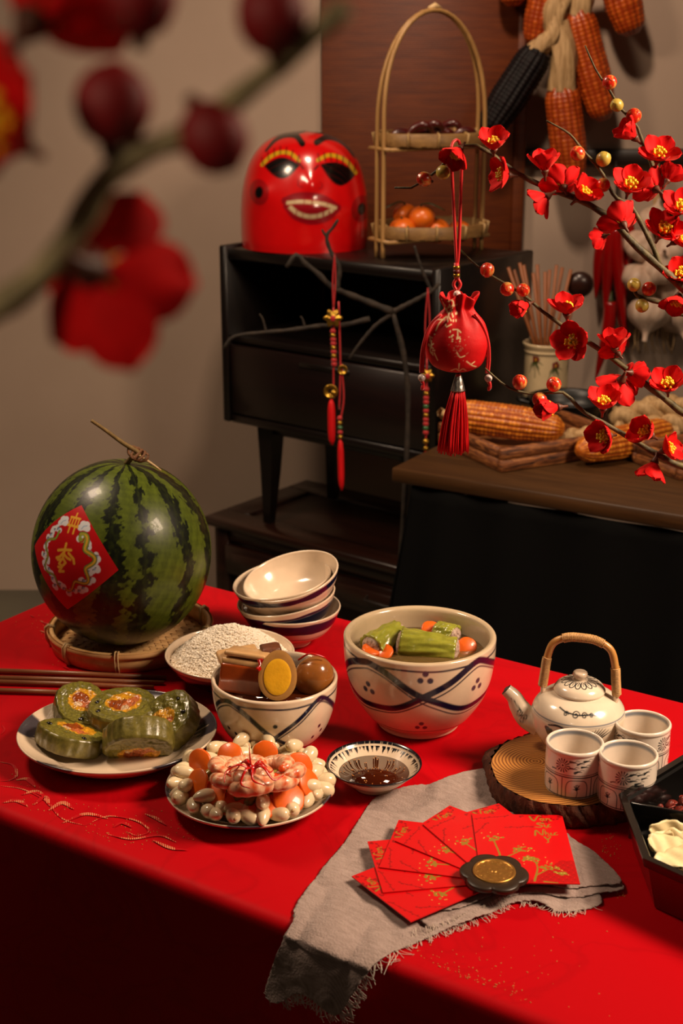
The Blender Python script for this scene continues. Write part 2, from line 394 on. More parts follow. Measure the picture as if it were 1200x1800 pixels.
# woven gold motif: ribbons of thread lying in the cloth
m_gold_thread = NT('gold_thread'); v_ = m_gold_thread.coord()
wv = m_gold_thread.node('ShaderNodeTexWave', wave_type='BANDS', bands_direction='DIAGONAL', i_Scale=190.0); m_gold_thread.link(v_, wv.inputs[0])
f_ = m_gold_thread.noise(v_, 60, 2)
k_ = m_gold_thread.ramp(m_gold_thread.math('MULTIPLY', wv.outputs['Fac'], m_gold_thread.ramp(f_, [(0.38, (0, 0, 0)), (0.6, (1, 1, 1))])), [(0.35, (0, 0, 0)), (0.5, (1, 1, 1))])
m_gold_thread.base(m_gold_thread.mix(k_, lin('#b8000d'), lin('#d89a6a'))); m_gold_thread.set(Roughness=0.4); m_gold_thread = m_gold_thread.m
def to_local(p): 
    d = np.array([p.x, p.y]) - corner; return np.array([d @ te1, d @ te2, T + 0.0006])
def ribbon(mb, pts2, w):
    P = np.array([to_local(on(*q)) for q in pts2]) + np.array([0, 0, .00006*len(mb.V)]); P = rs(P, max(6, 4*len(P)))
    d = np.gradient(P, axis=0); d /= np.linalg.norm(d, axis=1)[:, None] + 1e-9; nn = np.stack([-d[:, 1], d[:, 0], 0*d[:, 0]], -1)
    ww = .62 * w * np.sin(np.linspace(0.15, math.pi-0.15, len(P)))[:, None]
    mb.grid(np.stack([P + nn*ww, P - nn*ww], 1))
mo = MB()
for pts, w_ in (
    ([(2, 1292), (8, 1283), (4, 1275)], 0.002), ([(0, 1340), (22, 1345), (30, 1362), (18, 1372), (0, 1374)], 0.003), ([(0, 1382), (40, 1388), (80, 1408), (110, 1440), (150, 1452)], 0.0022),
    ([(28, 1372), (48, 1370), (62, 1384)], 0.006), ([(38, 1398), (62, 1392), (80, 1402)], 0.006), ([(5, 1412), (30, 1408), (48, 1418)], 0.006),
    ([(60, 1416), (78, 1402), (88, 1418)], 0.006), ([(85, 1426), (110, 1412), (130, 1424)], 0.006), ([(110, 1448), (150, 1432), (190, 1440)], 0.005),
    ([(150, 1452), (190, 1436), (240, 1444), (262, 1462), (240, 1470), (222, 1462)], 0.0022), ([(190, 1468), (230, 1476), (280, 1470), (310, 1482)], 0.003),
    ([(255, 1432), (275, 1440), (292, 1452)], 0.004), ([(268, 1478), (300, 1492), (330, 1496)], 0.004), ([(200, 1455), (215, 1448), (232, 1456)], 0.004),
    ([(70, 1092), (85, 1098), (96, 1094)], 0.003), ([(70, 1110), (90, 1116)], 0.003), ([(110, 1172), (122, 1178)], 0.003), ([(52, 1082), (60, 1086)], 0.002)):
    ribbon(mo, pts, w_)
tag(mo.build('gold_motif', m_gold_thread, tc), kind='stuff')
# loose sparkles of gold thread
m_glint = pm('gold_glitter', '#e9b468', 0.3, 0.6)
gl = MB()
for (cx, cy, sx, sy, n) in ((80, 1105, 26, 18, 40), (115, 1172, 8, 6, 14), (60, 1420, 60, 30, 70), (230, 1465, 60, 22, 90), (850, 1740, 40, 30, 120), (760, 1705, 40, 18, 70), (1070, 1485, 8, 12, 34), (1050, 1515, 6, 8, 20), (1088, 1574, 6, 5, 14), (900, 1780, 30, 12, 50), (960, 1700, 60, 50, 20), (300, 1370, 30, 20, 16), (880, 1360, 14, 20, 18)):
    for _ in range(n):
        q = on(random.gauss(cx, sx), random.gauss(cy, sy)); L = to_local(q)
        if L[1] < 0.004 or L[0] < 0.0 or L[1] > TW: continue
        s_ = random.uniform(0.0003, 0.0008); gl.box((L[0], L[1], T + 0.0004), (s_*2.2, s_, 0.0006), (0, 0, random.random()*3))
tag(gl.build('gold_flecks', m_glint, tc, smooth=False), kind='stuff')
# ================================================================== FOOD AND DISHES
CREAM = lin('#e2cbb0'); BLUE = lin('#0f1330'); SLATE = lin('#4b4d58'); REDD = lin('#b3000a')
def vmat(name, rough=0.22, coat=0.4, spec=0.5, var=0.06, vs=60, bump=0.0, bs=200, sheen=0, sss=0.0):
    return pm(name, (1, 1, 1), rough, 0, spec, coat, sheen, sss, var=var, vscale=vs, bump=bump, bscale=bs, vcol=True)
m_glaze = vmat('painted_glazed_ceramic', 0.2, 0.5)
m_cream = pm('cream_glaze', '#e2cbb0', 0.22, coat=0.5, var=0.05, vscale=50)
def painted_lathe(prof, n, m, paint, oval=1.0):
    """dense lathe whose colours come from paint(C, TH, S): angle and length along the profile"""
    p = rs(prof, m); s = np.concatenate([[0], np.cumsum(np.linalg.norm(np.diff(p, axis=0), axis=1))])
    TH, S = np.meshgrid(np.linspace(-np.pi, np.pi, n, endpoint=False), s, indexing='ij')
    C = np.empty((n, m, 3)); C[:] = CREAM; paint(C, TH, S)
    return p, MB().lathe(p, n, C=C, rot=-np.pi, oval=oval)
# ---- bamboo tray under the melon
m_bamboo = wood('bamboo_strip', '#cb9458', '#ecc086', 1.5, rough=0.42, bump=0.1)
m_bamboo_pale = wood('pale_bamboo_binding', '#bd9763', '#dcc08f', 2, rough=0.5)
def bamboo_tray(name, label, loc, rad, h, nbind, cat='tray', weave=24, group=None, rot=0.0, mats=(None, None)):
    mA = mats[0] or m_bamboo; mB = mats[1] or m_bamboo_pale
    t = thing(name, label, cat, loc, rot, group)
    MB().lathe([(rad, h), (rad+0.0008, h*0.5), (rad*0.985, 0.001), (rad*0.985-0.004, 0.001), (rad-0.006, h*0.5), (rad-0.006, h), (rad-0.003, h+0.0015), (rad, h)], 72).build('rim_band', mA, t)
    MB().lathe([(rad+0.003, h), (rad+0.0045, h-0.003), (rad+0.003, h-0.008), (rad, h-0.008), (rad, h)], 72).build('outer_hoop', mA, t)
    for i in range(nbind):
        a = 2*math.pi*i/nbind + 0.2
        mb = MB()
        for da in (-0.018, 0.018):
            b = a + da*0.12/rad; c, s = math.cos(b), math.sin(b)
            mb.tube([((rad-0.007)*c, (rad-0.007)*s, h*0.2), ((rad-0.007)*c, (rad-0.007)*s, h+0.002), ((rad+0.001)*c, (rad+0.001)*s, h+0.004), ((rad+0.0058)*c, (rad+0.0058)*s, h), ((rad+0.0052)*c, (rad+0.0052)*s, h*0.45), ((rad-0.001)*c, (rad-0.001)*s, 0.0)], 0.0022, 6, flat=0.5)
        mb.build('binding', mB, t)
    d = 2*rad/weave
    for ax in (0, 1):
        mb = MB()
        for i in range(weave):
            q = -rad + (i+0.5)*d; L = math.sqrt(max(0, (rad-0.005)**2 - q*q))
            if L < 0.01: continue
            n = max(4, int(2*L/d)*2); u = np.linspace(-L, L, n)
            z = 0.003 + 0.0009*np.cos(np.pi*(u/d) + np.pi*(i + ax))
            P = np.stack([u, np.full(n, q), z], -1) if ax == 0 else np.stack([np.full(n, q), u, z], -1)
            off = np.array([0, d*0.42, 0]) if ax == 0 else np.array([d*0.42, 0, 0])
            mb.grid(np.stack([P-off, P+off], 1))
        tag(mb.build('weave', mA, t), kind='stuff')
    return t
bc = on(231, 1127, T)
bamboo_tray('bamboo_tray', 'round woven bamboo tray with pale bindings under the watermelon', (bc.x, bc.y, T+0.001), 0.120, 0.029, 9, rot=0.3)
# ---- watermelon
MA, MH = 0.1315, 0.1385
mc = at(214, 974, bc.y - 0.004)
MZ = T + 0.006 + MH; mc = Vector((mc.x - 0.012, bc.y - 0.004, MZ))
nu, nv = 520, 260
a = np.linspace(-np.pi, np.pi, nu, endpoint=False)[:, None] + np.zeros((1, nv)); b = np.linspace(-np.pi/2, np.pi/2, nv)[None] + np.zeros((nu, 1))
rng = np.random.RandomState(3)
C = np.empty((nu, nv, 3))
def fbm(x, y, f, seed, octs=4):
    r_ = np.random.RandomState(seed); o = np.zeros(np.broadcast(x, y).shape); amp = 1
    for k in range(octs):
        for _ in range(3):
            th = r_.rand()*6.28; ph = r_.rand()*6.28; o += amp*np.sin(f*(np.cos(th)*x + np.sin(th)*y) + ph)/3*1.3
        f *= 2.1; amp *= 0.55
    return o
uu = np.cos(a)*np.cos(b)*6; vv = np.sin(a)*np.cos(b)*6; ww = b*5
base1, base2 = np.array(lin('#414d12')), np.array(lin('#57651a')); dark1 = np.array(lin('#0b1207'))
nn_ = 0.5 + 0.35*fbm(uu*2+vv, ww*3, 4, 11)
C[:] = base1 + (base2-base1)*np.clip(nn_, 0, 1)[..., None]
ns = 13; pos = np.arange(ns)*2*np.pi/ns + rng.uniform(-0.09, 0.09, ns)
for k in range(ns):
    wig = 0.055*fbm(b*1.0 + k*7.7, b*0, 4.0, 20+k, 4)
    edge = 0.05*fbm((a)*9, b*9+k, 3.2, 50+k, 4) + 0.022*fbm(a*30, b*30, 3, 90+k, 2)
    wid = (0.108 + 0.035*np.sin(b*2 + k)) * (0.8+0.5*rng.rand())
    dd = np.abs((a - pos[k] - wig + np.pi) % (2*np.pi) - np.pi)
    m = np.clip((wid + edge*1.0 - dd)/0.02 + 0.5, 0, 1)
    inner = np.clip(0.5 + 0.8*fbm(a*22, b*20, 3, 130+k, 3), 0, 1)*np.clip(1 - dd/(wid*0.8), 0, 1)
    C = C*(1-m[..., None]) + (dark1*(1-0.3*inner[..., None]) + base1*0.3*inner[..., None])*m[..., None]
# a pale net of fine veins
vein = np.clip(0.10 - np.abs(fbm(a*11, b*14, 3, 300, 3)), 0, 0.1)/0.1
C = C*(1 - 0.22*vein[..., None])
G = np.stack([np.cos(a)*np.cos(b)*MA, np.sin(a)*np.cos(b)*MA, np.sin(b)*MH*(1-0.018*np.exp(-((b-np.pi/2)/0.18)**2))], -1)
m_melon = vmat('watermelon_skin', 0.38, 0.12, 0.4, 0.05, 120, 0.06, 150)
t = thing('watermelon', 'large striped green watermelon with twig stem standing on bamboo tray', 'watermelon', (mc.x, mc.y, T+0.006))
t.rotation_euler = (R(1), R(5), R(20))
MB().grid(G + np.array([0, 0, MH]), cu=True, C=C).build('rind', m_melon, t, color=True)
m_stem = wood('dry_melon_stem', '#5a431e', '#8a6f3b', 3, axis=2, rough=0.7)
top = 2*MH - 0.004
Ri = t.rotation_euler.to_matrix().inverted()
def ml(px, py, dy=0.0):   # local point of the melon
    p = at(px, py, mc.y + dy) - Vector((mc.x, mc.y, T+0.006)); return Ri @ p
s0 = Vector((0, 0, top))
st = MB().tube(rs([s0, ml(234, 802), ml(243, 796), ml(215, 778), ml(185, 756), ml(160, 739)], 26), np.linspace(0.0040, 0.0024, 26), 8).build('stem', m_stem, t)
for k in range(5):
    u = np.linspace(0, 2*np.pi, 14, endpoint=False); c_ = ml(234 + 4*k, 794 + 2.6*k)
    P = [c_ + Vector((0.0075*math.cos(x), 0.0065*math.sin(x+k), 0.006*math.sin(x+0.6*k))) for x in np.append(u, u[0])]
    MB().tube(P, 0.0019, 6, cap=False).build('stem_knot', pm('dry_tendril', '#6b4425', 0.7) if k == 0 else bpy.data.materials['dry_tendril'], st)
MB().tube(rs([ml(243, 800), ml(262, 812), ml(283, 827)], 8), np.linspace(0.0026, 0.0014, 8), 6).build('stem_tip', m_bamboo_pale, st)
# ---- the diamond paper label stuck on the melon: red square with cloud wreath, dragon, lantern and gold brush writing
RED_L = lin('#b90d14')
n_ = 170; UU, VV = np.meshgrid(np.linspace(-1, 1, n_), np.linspace(-1, 1, n_), indexing='ij')
Cc = np.empty((n_, n_, 3)); Cc[:] = RED_L; aa = 0.012
white, pal, gold, ygr, dk = lin('#d8dbe0'), lin('#8fa7c4'), lin('#e2a935'), lin('#8f9a3a'), lin('#3c1c22')
def ring(rr, th): return rr*math.cos(th), rr*math.sin(th)
# rotate so that the diamond's top corner is (1,1)
rg = random.Random(5)
for i in range(34):
    th = R(225) + R(360)*i/34; r_ = 0.68 + rg.uniform(-0.09, 0.13)
    if abs((math.degrees(th) - 45 + 180) % 360 - 180) < 24: continue
    x, y = ring(r_, th)
    for j in range(3): pdot(Cc, UU, VV, x + rg.uniform(-.07, .07), y + rg.uniform(-.07, .07), rg.uniform(.05, .085), white, aa)
    pdot(Cc, UU, VV, x, y, 0.035, pal, aa); pstroke(Cc, UU, VV, [(x-.05, y), (x, y+.04), (x+.05, y)], 0.010, dk, aa)
for (cx, cy) in ((0.36, 0.80), (0.80, 0.36)):
    for dx_, dy_ in ((0, 0), (.09, .03), (-.08, .04), (.02, .09), (0.05, -.06)): pdot(Cc, UU, VV, cx+dx_, cy+dy_, 0.085, white, aa)
    pstroke(Cc, UU, VV, [(cx-.08, cy), (cx, cy+.03), (cx+.08, cy)], 0.012, pal, aa)
pts = [ring(0.64 + 0.09*math.sin(7*th), th) for th in np.linspace(R(75), R(215), 60)]
pstroke(Cc, UU, VV, pts, 0.035, dk, aa, 0.03); pstroke(Cc, UU, VV, pts, 0.055*0.5, ygr, aa, 0.02)
pts = [ring(0.66 + 0.10*math.sin(8*th), th) for th in np.linspace(R(20), R(-130), 60)]
pstroke(Cc, UU, VV, pts, 0.075, dk, aa, 0.03); pstroke(Cc, UU, VV, pts, 0.06, ygr, aa, 0.022); pstroke(Cc, UU, VV, pts, 0.02, gold, aa, 0.01)
x, y = ring(0.64, R(14)); pdot(Cc, UU, VV, x, y, 0.11, ygr, aa, 0.09, 0.6); pdot(Cc, UU, VV, x+.03, y+.02, 0.028, white, aa); pstroke(Cc, UU, VV, [(x-.1, y-.05), (x-.02, y-.07), (x+.05, y-.03)], .014, lin('#a01015'), aa)
# lantern at the top corner
def dia(p): return ((p[0]*1 + p[1])*0.7071, (p[1] - p[0]*1)*0.7071)   # from diamond frame (x right, y up) to square frame
def dst(pts, w_, c): pstroke(Cc, UU, VV, [dia(p) for p in pts], w_, c, aa)
dst([(-.14, .78), (.14, .78)], .03, gold); dst([(-.13, 1.0), (.13, 1.0)], .03, gold)
for x in (-.12, -.04, .04, .12): dst([(x, .78), (x, 1.0)], .018, gold)
dst([(0, 1.02), (0, 1.14)], .02, gold); dst([(-.07, .60), (-.07, .76)], .022, gold); dst([(.07, .60), (.07, .76)], .022, gold)
# brush writing, gold
for s_ in ([(-.26, .18), (-.06, .24), (.18, .28)], [(-.02, .42), (-.03, .2), (-.05, .02)], [(-.05, .16), (-.16, .02), (-.28, -.04)], [(0, .1), (.1, .04), (.2, .02)], [(-.22, -.08), (-.02, -.02), (.06, -.1), (-.04, -.22), (-.16, -.18), (-.1, -.06)], [(.12, .18), (.3, .06), (.34, -.06)], [(-.18, -.28), (-.06, -.26), (-.14, -.4), (.02, -.36)]):
    dst([(x_*.8-.02, y_*.8) for x_, y_ in s_], .030, gold)
lab_c = Vector((mc.x, mc.y, T + 0.006 + MH))
def melon_hit(px, py, lift):
    o_ = Vector((0, 0, CAMZ)) - lab_c; d_ = ray(px, py); M_ = t.rotation_euler.to_matrix().inverted()
    off = Vector((0, 0, MH)); o2 = M_ @ (Vector((0, 0, CAMZ)) - Vector((mc.x, mc.y, T+0.006))) - off; d2 = M_ @ d_
    S_ = Vector((1/(MA+lift), 1/(MA+lift), 1/(MH+lift))); o3 = Vector((o2[i]*S_[i] for i in range(3))); d3 = Vector((d2[i]*S_[i] for i in range(3)))
    A = d3.dot(d3); B_ = o3.dot(d3); D_ = max(0.0, B_*B_ - A*(o3.dot(o3)-1)); tt = (-B_ - math.sqrt(D_))/A
    q = o2 + d2*tt; return q + off
q00, q10, q11, q01 = [melon_hit(*q, 0.0) for q in ((112, 1069), (208, 1004), (147, 885), (64, 962))]   # bottom, right, top, left
c0 = (q00+q10+q11+q01)/4; ex = ((q10-q00)+(q11-q01)).normalized(); ey = ((q01-q00)+(q11-q10)); ey = (ey - ex*ey.dot(ex)).normalized()
hs_ = ((q10-q00).length + (q11-q01).length + (q01-q00).length + (q11-q10).length)/8
G = np.empty((n_, n_, 3)); off = Vector((0, 0, MH))
for i in range(0, n_):
    for j in range(n_):
        p = c0 + ex*(UU[i, j]*hs_) + ey*(VV[i, j]*hs_) - off
        k = math.sqrt((p.x/MA)**2 + (p.y/MA)**2 + (p.z/MH)**2)
        p = p/k; nrm = Vector((p.x/MA**2, p.y/MA**2, p.z/MH**2)).normalized()
        G[i, j] = p + nrm*0.0009 + off
MB().grid(G, C=Cc).build('paper_label', vmat('label_paper', 0.35, 0.15, 0.5, 0.0), t, color=True)['label'] = 'red diamond shaped paper with a dragon and cloud wreath around gold brush writing'

# ---- bowls of the plain kind (dark band under the rim), as thin shells
def bowl_prof(r, h, foot, th=0.003, lip=0.0):
    out = rs([(foot*0.96, 0.0), (foot, 0.001), (foot, 0.006), (foot*1.15, 0.010), (r*0.72, h*0.34), (r*0.90, h*0.66), (r, h-0.001)], 34)
    lipp = np.array([(r-th*0.3, h+0.0008), (r-th*0.9, h)])
    inn = rs([(r-th, h-0.002), (r*0.9-th, h*0.66), (r*0.70-th, h*0.36), (foot*0.95, 0.013), (0.0001, 0.0105)], 26)
    return out, lipp, inn
def plain_bowl(name, label, loc, r, h, foot, tilt=(0, 0, 0), band=(0.16, 0.42), line=0.72, group=None, dark=BLUE):
    out, lipp, inn = bowl_prof(r, h, foot)
    t = thing(name, label, 'bowl', loc, 0, group); t.rotation_euler = tilt
    s = np.concatenate([[0], np.cumsum(np.linalg.norm(np.diff(out, axis=0), axis=1))]); out = rs(out, 90)
    s = np.linspace(0, s[-1], 90); n = 96
    TH, S = np.meshgrid(np.linspace(0, 2*np.pi, n, endpoint=False), s, indexing='ij'); C = np.empty(TH.shape + (3,)); C[:] = CREAM
    L = s[-1]; wob = 0.0006*np.sin(TH*5) + 0.0004*np.sin(TH*11+1)
    lo, hi = L*(1-band[1]), L*(1-band[0])
    pmix(C, np.clip((S + wob - lo)/0.0012 + .5, 0, 1)*np.clip((hi - S + wob)/0.0012 + .5, 0, 1), dark)
    pmix(C, sstep(np.abs(S - L*(1-line) + wob), 0.0006, 0.0006), dark)
    P = np.concatenate([out, lipp, inn]); Cc = np.concatenate([C, np.broadcast_to(np.array(CREAM), (n, len(lipp)+len(inn), 3))], 1)
    MB().lathe(P, n, C=Cc).build('body', m_glaze, t, color=True)
    return t
# stack of four
def px_scale(p): return FPX / (p.y*math.cos(PITCH) + (CAMZ-p.z)*math.sin(PITCH))
sc = on(512, 1128, T); SR = 0.0745
g_ = None
bA = plain_bowl('ceramic_bowl', 'lowest cream bowl of the stack, standing level on the cloth', (sc.x, sc.y, T+0.001), SR, 0.058, 0.030, band=(0.06, 0.30), line=0.46)
bB = plain_bowl('ceramic_bowl', 'second bowl from the bottom of the tilted stack, with wide dark band', (sc.x+0.002, sc.y-0.001, T+0.020), SR, 0.056, 0.028, (R(1), R(-9.5), 0), band=(0.10, 0.42))
bC = plain_bowl('ceramic_bowl', 'second bowl from the top, its rim showing left of the topmost bowl', (sc.x-0.005, sc.y+0.004, T+0.048), SR, 0.054, 0.028, (R(2), R(-9), 0), band=(0.05, 0.22))
bD = plain_bowl('ceramic_bowl', 'topmost bowl of the stack, empty and tilted showing its glossy inside', (sc.x+0.013, sc.y-0.002, T+0.0585), SR*0.98, 0.054, 0.028, (R(8), R(-14), 0), band=(0.03, 0.17))
# ---- rice bowl
rc = at(404, 1147, on(404, 1208, T).y + 0.012); rr_ = 0.5*228/px_scale(rc); rh = rc.z - T
rb = plain_bowl('rice_bowl', 'wide cream bowl heaped with white rice, dark band outside', (rc.x, rc.y, T+0.001), rr_, rh, 0.042, band=(0.10, 0.97), line=0.99, dark=lin('#120a0c'))
m_rice = pm('cooked_rice', '#fff4e2', 0.6)
rice = MB(); RM = rr_*0.90
def rice_h(x, y):
    q = math.hypot(x, y)/RM
    return rh - 0.010 + 0.046*max(0, 1-q**1.7) + 0.004*math.sin(x*90+1)*math.cos(y*80)*(1-q)
nu_, nv_ = 48, 16
a_ = np.linspace(0, 2*np.pi, nu_, endpoint=False); q_ = np.linspace(0.001, 1.0, nv_)
G = np.array([[(RM*q*math.cos(x), RM*q*math.sin(x), rice_h(RM*q*math.cos(x), RM*q*math.sin(x)) - 0.0006) for q in q_] for x in a_]); rice.grid(G, cu=True)
grain = MB().ball((0, 0, 0), (0.0032, 0.0011, 0.0011), 6, 5); gV = np.concatenate(grain.V); gF = grain.F
rg = random.Random(2)
for _ in range(4600):
    q = math.sqrt(rg.random()); th = rg.random()*6.283; x, y = RM*q*math.cos(th), RM*q*math.sin(th)
    if y > 0.05: continue
    M_ = np.array(Euler((rg.uniform(-.4, .4), rg.uniform(-.45, .45), rg.random()*6.28)).to_matrix())
    rice.add(gV @ M_.T * rg.uniform(.8, 1.15) + np.array([x, y, rice_h(x, y) + rg.uniform(-0.0006, 0.0014)]), gF)
tag(rice.build('cooked_rice', m_rice, None, loc=(rc.x, rc.y, T+0.001)), 'mound of steamed white rice heaped in the wide bowl', 'rice', kind='stuff')

# ---- painted bowls: swags of brush lines with dots
def swag_paint(Rm, L, top, amp, mid, wthick, dots, phase, k=2, thin=0.0065, extra=None, rim=0.010, colr=BLUE, dcol=BLUE):
    def paint(C, TH, S):
        X = TH*Rm; V = S
        aa = 0.0007
        pmix(C, sstep(np.abs(S - (L-rim) + 0.0005*np.sin(TH*7)), 0.0013, aa), colr)
        th = np.linspace(-np.pi*1.25, np.pi*1.25, 260)
        for sg in (1, -1):
            wv = np.cos(k*(th-phase))*sg
            y = mid + amp*(1 - 2*np.sqrt(np.clip((1-wv)/2, 0, 1))**1.45) + 0.0012*np.sin(th*9+sg)
            pts = np.stack([th*Rm, y], -1)
            pstroke(C, X, V, pts, wthick, colr, aa)
            pts2 = np.stack([th*Rm, y - thin - 0.0015*np.sin(th*4)], -1)
            pstroke(C, X, V, pts2, 0.00105, colr, aa)
        for (d, y, r_) in dots:
            for kk in range(-1, 2): pdot(C, X, V, (d + kk*2*np.pi)*Rm, y, r_, dcol, aa)
        if extra: extra(C, X, V, aa)
    return paint
def facing(p): return math.atan2(-p.y, -p.x)      # angle of the side that looks to the camera
# soup bowl
Y_ = on(736, 1308, T).y + 0.062; oc = Vector((at(736, 1200, Y_).x, Y_, T)); oh = at(736, 1116, Y_).z - T; orr = 0.5*268/px_scale(Vector((oc.x, Y_, T+oh)))
def soup_bowl():
    r, h = orr, oh
    out = rs([(r*0.50, 0.0), (r*0.545, 0.002), (r*0.56, 0.008), (r*0.70, h*0.16), (r*0.90, h*0.42), (r*0.985, h*0.72), (r, h-0.004), (r*0.995, h)], 110)
    s = np.concatenate([[0], np.cumsum(np.linalg.norm(np.diff(out, axis=0), axis=1))]); L = s[-1]
    lipp = rs([(r*0.985, h+0.0012), (r*0.955, h+0.0016), (r*0.915, h-0.0005)], 6)
    inn = rs([(r*0.905, h-0.004), (r*0.885, h*0.66), (r*0.74, h*0.28), (r*0.4, 0.013), (0.0002, 0.011)], 24)
    n = 560; s = np.linspace(0, L, 110); out = rs(out, 110)
    TH, S = np.meshgrid(np.linspace(-np.pi, np.pi, n, endpoint=False), s, indexing='ij'); C = np.empty(TH.shape+(3,)); C[:] = lin('#dfc8ac')
    rg = random.Random(9); dots = []
    gv = L*0.30
    for (cd, cy) in ((0.08, L*0.86), (-0.72, L*0.67), (0.86, L*0.70), (0.05, L*0.30), (1.7, L*0.45), (-1.62, L*0.85), (2.3, L*.8), (3.0, L*.4), (-2.4, L*.4)):
        for dx, dy in ((0, 0.008), (-0.0062/orr*1, -0.001), (0.0062/orr, -0.0015)): dots.append((cd + dx*1.0, cy + dy, 0.0040))
    def extra(C, X, V, aa):
        pstroke(C, X, V, [(x*orr, L*0.21 + 0.0006*math.sin(x*6)) for x in np.linspace(-3.3, 3.3, 80)], 0.0007, BLUE, aa)
    swag_paint(orr, L, 0, L*0.225, L*0.725, 0.0046, dots, R(49), extra=extra, rim=0.009, thin=0.009, dcol=lin('#3a3c4c'))(C, TH, S)
    P = np.concatenate([out, lipp, inn]); Cc = np.concatenate([C, np.broadcast_to(np.array(lin('#cfb896')), (n, len(lipp)+len(inn), 3))], 1)
    t = thing('soup_bowl', 'big cream bowl painted with blue swags holding bitter melon soup', 'bowl', (oc.x, oc.y, T+0.001), facing(oc))
    MB().lathe(P, n, C=Cc, rot=-np.pi).build('body', m_glaze, t, color=True)
    return t
soup_bowl()
# broth
m_broth = NT('clear_broth'); m_broth.base(lin('#b5935a')); m_broth.set(Roughness=0.04, Transmission_Weight=0.75, IOR=1.33); m_broth = m_broth.m
bz = oh - 0.026
tag(MB().lathe([(0.0002, bz-0.012), (orr*0.82, bz-0.012), (orr*0.872, bz-0.001), (orr*0.872, bz), (0.0002, bz)], 72).build('broth', m_broth, None, loc=(oc.x, oc.y, T+0.001)), 'clear golden broth filling the big soup bowl', 'soup', kind='stuff')
m_bitter = NT('bitter_melon_skin'); v_ = m_bitter.coord()
m_bitter.base(m_bitter.ramp(m_bitter.noise(v_, 70, 5), [(0.3, lin('#7f8426')), (0.7, lin('#a7a63c'))])); m_bitter.set(Roughness=0.28, Coat_Weight=0.35, Subsurface_Weight=0.1, Subsurface_Scale=0.003)
m_bitter.bump(m_bitter.noise(v_, 260, 3), 0.25, 0.001); m_bitter = m_bitter.m
m_meat = NT('grey_minced_filling'); v_ = m_meat.coord(); m_meat.base(m_meat.ramp(m_meat.noise(v_, 260, 4), [(0.3, lin('#6d5348')), (0.5, lin('#b79c8c')), (0.7, lin('#cdb5a5'))])); m_meat.set(Roughness=0.5); m_meat.bump(m_meat.noise(v_, 300, 3), 0.6, 0.002); m_meat = m_meat.m
m_carrot = pm('cooked_carrot', '#e5640f', 0.4, coat=0.3, sss=0.1, var=0.12, vscale=90)
def bitter(label, px0, px1, rad, seed):
    """a stuffed length of ridged bitter melon lying between two points"""
    p0, p1 = Vector(px0), Vector(px1); Lg = (p1-p0).length
    t = thing('stuffed_bitter_melon', label, 'vegetable', p0); t.rotation_euler = rot_to(p1-p0).to_euler()
    rg = np.random.RandomState(seed); nu, nv = 72, 26; a = np.linspace(0, 2*np.pi, nu, endpoint=False)[:, None]; z = np.linspace(0, 1, nv)[None]
    rid = 0.10*np.abs(np.sin(a*4.5 + 0.6*np.sin(z*3)))**0.6 + 0.035*np.sin(a*13+z*9+seed) + 0.03*np.sin(z*17+a*3)
    rr = rad*(0.90 + rid)*(1 - 0.12*z**2)
    G = np.stack([rr*np.cos(a), rr*np.sin(a), Lg*z + 0*a], -1)
    inner = np.stack([rr[:, :1]*0.8*np.cos(a), rr[:, :1]*0.8*np.sin(a), np.zeros_like(a) + 0.001], -1); inner2 = np.stack([rr[:, -1:]*0.8*np.cos(a), rr[:, -1:]*0.8*np.sin(a), np.zeros_like(a) + Lg - 0.001], -1)
    MB().grid(np.concatenate([inner, G, inner2], 1), cu=True).build('skin', m_bitter, t)
    for z0 in (0.001, Lg-0.001): MB().ball((0, 0, z0), (rad*0.82, rad*0.82, 0.006), 20, 9, fn=lambda g: g*(1+0.08*np.sin(g[..., :1]*9+seed)*np.cos(g[..., 1:2]*8))).build('filling', m_meat, t)
ob = Vector((oc.x, oc.y, T+bz))
def sp(px, py, dz): return on(px, py, T + bz + dz)
bitter('ridged bitter melon piece on the left side of the soup', sp(652, 1140, .004), sp(700, 1112, .010), 0.0200, 1)
bitter('bitter melon piece in the middle of the soup, grey filling at its end', sp(703, 1130, .010), sp(800, 1146, .002), 0.0215, 2)
bitter('bitter melon piece at the back right of the soup, filling facing right', sp(800, 1120, .002), sp(768, 1110, .003), 0.0165, 3)
def carrot_flower(label, p, rad, th, eul, petals=5, name='carrot_slice', group=None):
    n = 40; aa_ = np.linspace(0, 2*np.pi, n, endpoint=False); rr = rad*(1 + 0.045*np.abs(np.cos(petals*aa_/2))**.6 + .04*np.cos(2*aa_+rad*900))
    mb = MB(); prof = [(0.0, -th/2), (0.92, -th/2), (1.0, -th/4), (1.0, th/4), (0.92, th/2), (0.0, th/2)]
    G = np.stack([np.stack([rr*max(q, 1e-3)*np.cos(aa_), rr*max(q, 1e-3)*np.sin(aa_), np.full(n, z)], -1) for q, z in prof], 1)
    o = mb.grid(G, cu=True).build(name, m_carrot, None, loc=p); o.rotation_euler = eul
    return tag(o, label, 'carrot', group)
carrot_flower('orange carrot piece at the far back of the soup', sp(757, 1107, .004), 0.013, 0.0045, (R(40), R(20), 0))
carrot_flower('carrot piece at the right side of the soup by the meat', sp(819, 1138, .004), 0.0135, 0.0045, (R(50), R(-20), R(20)))
carrot_flower('carrot piece at the front left of the soup, against the rim', sp(653, 1142, .006), 0.0125, 0.0045, (R(10), R(15), 0))
carrot_flower('carrot piece left of the middle bitter melon in the soup', sp(675, 1147, .004), 0.012, 0.0045, (R(30), R(-15), 0))
